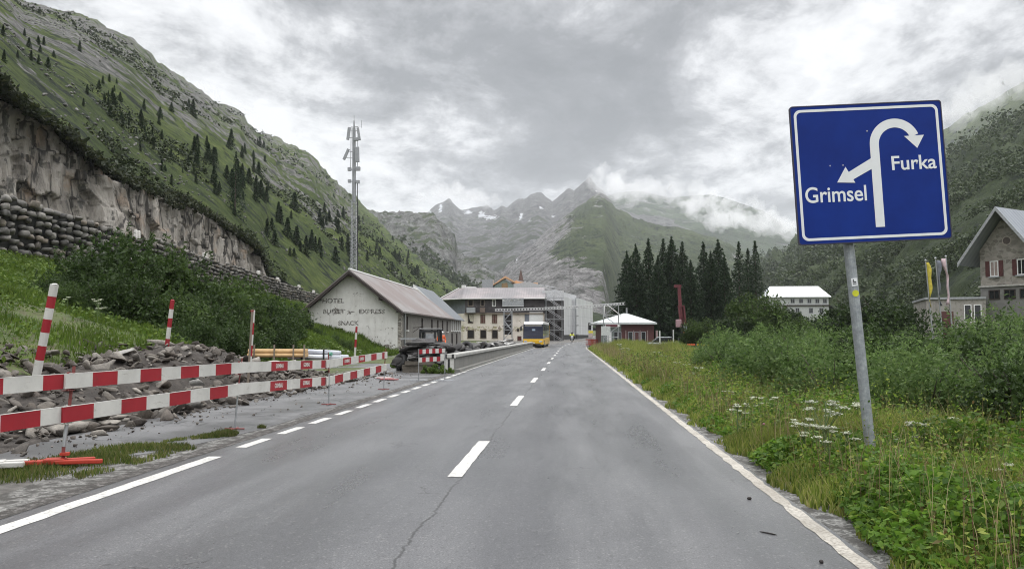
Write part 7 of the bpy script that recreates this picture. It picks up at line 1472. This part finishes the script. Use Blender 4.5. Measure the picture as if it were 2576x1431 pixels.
# left: grass strip by the barrier, bank grass
n_ = 26000; Yv = 4.5+g.random(n_)*8.6; r_ = lot_r(9.) if False else 0; Xl = np.interp(Yv, [4.5, 8, 10, 12.5, 13.2], [-6.9, -7.2, -6.3, -5.3, -5.0]); Xr = np.interp(Yv, [4.5, 8, 10.5, 12, 13.2], [-5.15, -5.1, -4.95, -4.85, -4.95]); Xv = Xl+(Xr-Xl)*g.random(n_); cl_ = np.array([fbm((x*1.1, y*1.1, 6), 4) for x, y in zip(Xv, Yv)]); kp = cl_ > np.interp(Xv-Xr, [-1.2, -.1], [-.35, .12])
XY = np.stack([Xv, Yv], 1)[kp]; GRs = leafmat('strip_grass', [(.055, .09, .018), (.10, .15, .025), (.17, .20, .05), (.24, .22, .09), (.07, .11, .02)], .45, var=.5); props(blades('grass_strip', XY, .05+.09*np.maximum(cl_[kp], 0), GRs, .004, 8, zf=lambda X, Y: -.02+0*X), 'short green grass strip under the near barrier post', 'grass', kind='stuff')
n_ = 300000; Yv = 7+g.random(n_)**1.25*75; toe = -np.interp(Yv, [0, 22, 34, 58, 110, 160], [8.2, 8.6, 12, 13.6, 14.5, 26]); Xv = toe+.2-g.random(n_)*(31.2+toe+.3); kp = (heap_z(Xv, Yv) < .12) | (Xv < -10.6); kp &= ~((Xv > -22.5) & (Yv > 64.8)); Xv, Yv = Xv[kp], Yv[kp]
cl_ = np.array([fbm((x*.4, y*.4, 6), 3) for x, y in zip(Xv, Yv)]); props(blades('bank_grass', np.stack([Xv, Yv], 1), np.interp(Yv, [7, 40, 80], [.24, .34, .5])*(1+.8*cl_), GRd, .006, 9, zf=lambda X, Y: ground_z(X, Y)-.08), 'rough green grass covering the bank between the heap and the boulder wall', 'grass', kind='stuff')
n_ = 42000; Yv = 10+g.random(n_)**1.2*42; toe = -np.interp(Yv, [0, 22, 34, 58], [8.2, 8.6, 12, 13.6]); Xv = toe-g.random(n_)*(31+toe); kp = (heap_z(Xv, Yv) < .15) | (Xv < -10.6); Xv, Yv = Xv[kp], Yv[kp]; cl_ = np.array([fbm((x*.5, y*.5, 12), 3) for x, y in zip(Xv, Yv)]); kp = cl_ > -.05; Xv, Yv = Xv[kp], Yv[kp]
props(leaves('bank_herbs', np.stack([Xv, Yv, ground_z(Xv, Yv)+.05+.35*g.random(len(Xv))], 1), np.interp(Yv, [7, 50], [.055, .10]), G3, up=1.2, aspect=.6, seed=15), 'leafy herbs mixed into the grass of the bank', 'herbs', kind='stuff')
# weeds at the end of the parapet wall
wd_ = []
for k, (x, y, s) in enumerate(((-5.45, 32.4, .30), (-5.05, 32.2, .26), (-5.75, 32.6, .25), (-4.75, 32.6, .18), (-8.2, 38, .3), (-8.6, 42, .3))):
    o = bush_proto('weed_clump', (1.0, 1.0, 1.3), 1500, .10, G3, 200+k, 6) if k == 0 else tree_copy(wd_[0]); wd_.append(o); o.location = (x, y, 0); o.scale = (s,)*3; o.rotation_euler = (0, 0, k*1.1); props(o, 'bright green weed clump growing at the near end of the parapet and pile', 'weeds', 'weed clumps by the parapet')
# ------------------------------------------------------------------ low cloud on the mountains and valley haze
def vol(name, dens, col=(1, 1, 1), aniso=.2):
    m = bpy.data.materials.new(name); m.use_nodes = True; t = m.node_tree; t.nodes.remove(t.nodes['Principled BSDF'])
    v = nd(t, 'ShaderNodeVolumePrincipled'); v.inputs['Density'].default_value = dens; v.inputs['Color'].default_value = (*col, 1); v.inputs['Anisotropy'].default_value = aniso
    t.links.new(v.outputs[0], t.nodes['Material Output'].inputs['Volume']); return m
def cloud(items, dens, label, seed=1, res=.30):
    """one closed puffy body from overlapping balls (px, py, Y, radius in picture units)"""
    g = np.random.default_rng(seed); mbd = bpy.data.metaballs.new('mist'); W = [P(np.array(float(a)), np.array(float(b_)), Y) for a, b_, Y, r in items]; rad = [r*Y/FPX for _, _, Y, r in items]
    mbd.resolution = mbd.render_resolution = float(np.median(rad))*res; mbd.threshold = .1; ob = bpy.data.objects.new('mist_tmp', mbd); C.objects.link(ob)
    for p, r in zip(W, rad):
        e = mbd.elements.new(); e.co = tuple(p); e.radius = r*1.25
    bpy.context.view_layer.update(); me = bpy.data.meshes.new_from_object(ob.evaluated_get(bpy.context.evaluated_depsgraph_get())); bpy.data.objects.remove(ob)
    co = np.empty(len(me.vertices)*3); me.vertices.foreach_get('co', co); co = co.reshape(-1, 3); nn_ = np.empty(len(co)*3); me.vertices.foreach_get('normal', nn_); nn_ = nn_.reshape(-1, 3); R0 = float(np.median(rad))
    for i in range(len(co)): co[i] += nn_[i]*R0*.75*fbm((co[i]/R0*.9)+seed*7, 4, .7)
    me.vertices.foreach_set('co', co.ravel()); me.update(); me.name = 'mist'; me.materials.clear()
    o = link('mist', me, vol('mist_%d' % seed, dens)); o.name = 'mist'; props(o, label, 'mist', kind='stuff'); return o  # each body is a bank of low cloud on the mountains
def band_items(path, n, r, Y, jx, jy, seed):
    g = np.random.default_rng(seed); a = np.array(path, float); t_ = np.linspace(0, 1, len(a)); out = []
    for k in range(n): f = g.random(); out.append((np.interp(f, t_, a[:, 0])+g.normal()*jx, np.interp(f, t_, a[:, 1])+g.normal()*jy, Y*g.uniform(.96, 1.04), r*g.uniform(.5, 1.15)))
    return out
cloud(band_items([(1740, 505), (1800, 545), (1880, 560), (1985, 572), (2060, 575)], 60, 19, 3000, 14, 10, 1)+band_items([(1760, 500), (1850, 505), (1960, 545)], 22, 16, 3200, 14, 10, 12)+band_items([(1720, 520), (1770, 550), (1830, 572)], 16, 13, 3000, 10, 6, 2), .012, 'bright torn cloud band lying across the flank of the green mountain', 1)
cloud(band_items([(1530, 470), (1600, 478), (1680, 490), (1750, 492)], 34, 24, 3100, 14, 12, 3)+band_items([(1500, 430), (1530, 460)], 8, 22, 3300, 12, 14, 4), .007, 'grey cloud drifting over the ridge beside the sharpest peak', 2)
cloud(band_items([(1060, 492), (1120, 484), (1180, 498), (1240, 498)], 30, 17, 3700, 14, 8, 5), .006, 'small cloud wrapped round the jagged first peak', 3)
cloud(band_items([(2240, 330), (2380, 300), (2480, 240), (2600, 180)], 36, 30, 1500, 16, 16, 6), .009, 'thin mist hanging on the crest of the high grassy slope', 4)
cloud(band_items([(250, 40), (400, 130), (560, 250), (640, 300)], 30, 16, 430, 16, 10, 7), .008, 'faint mist along the crest of the steep valley side', 5)
M = MB(); M.span(-4300, 4300, -600, 6600, -6, 960); hz_o = M.build('haze', vol('haze_air', .000095, (.93, .96, 1.0), 0.0)); hz_o['kind'] = 'stuff'
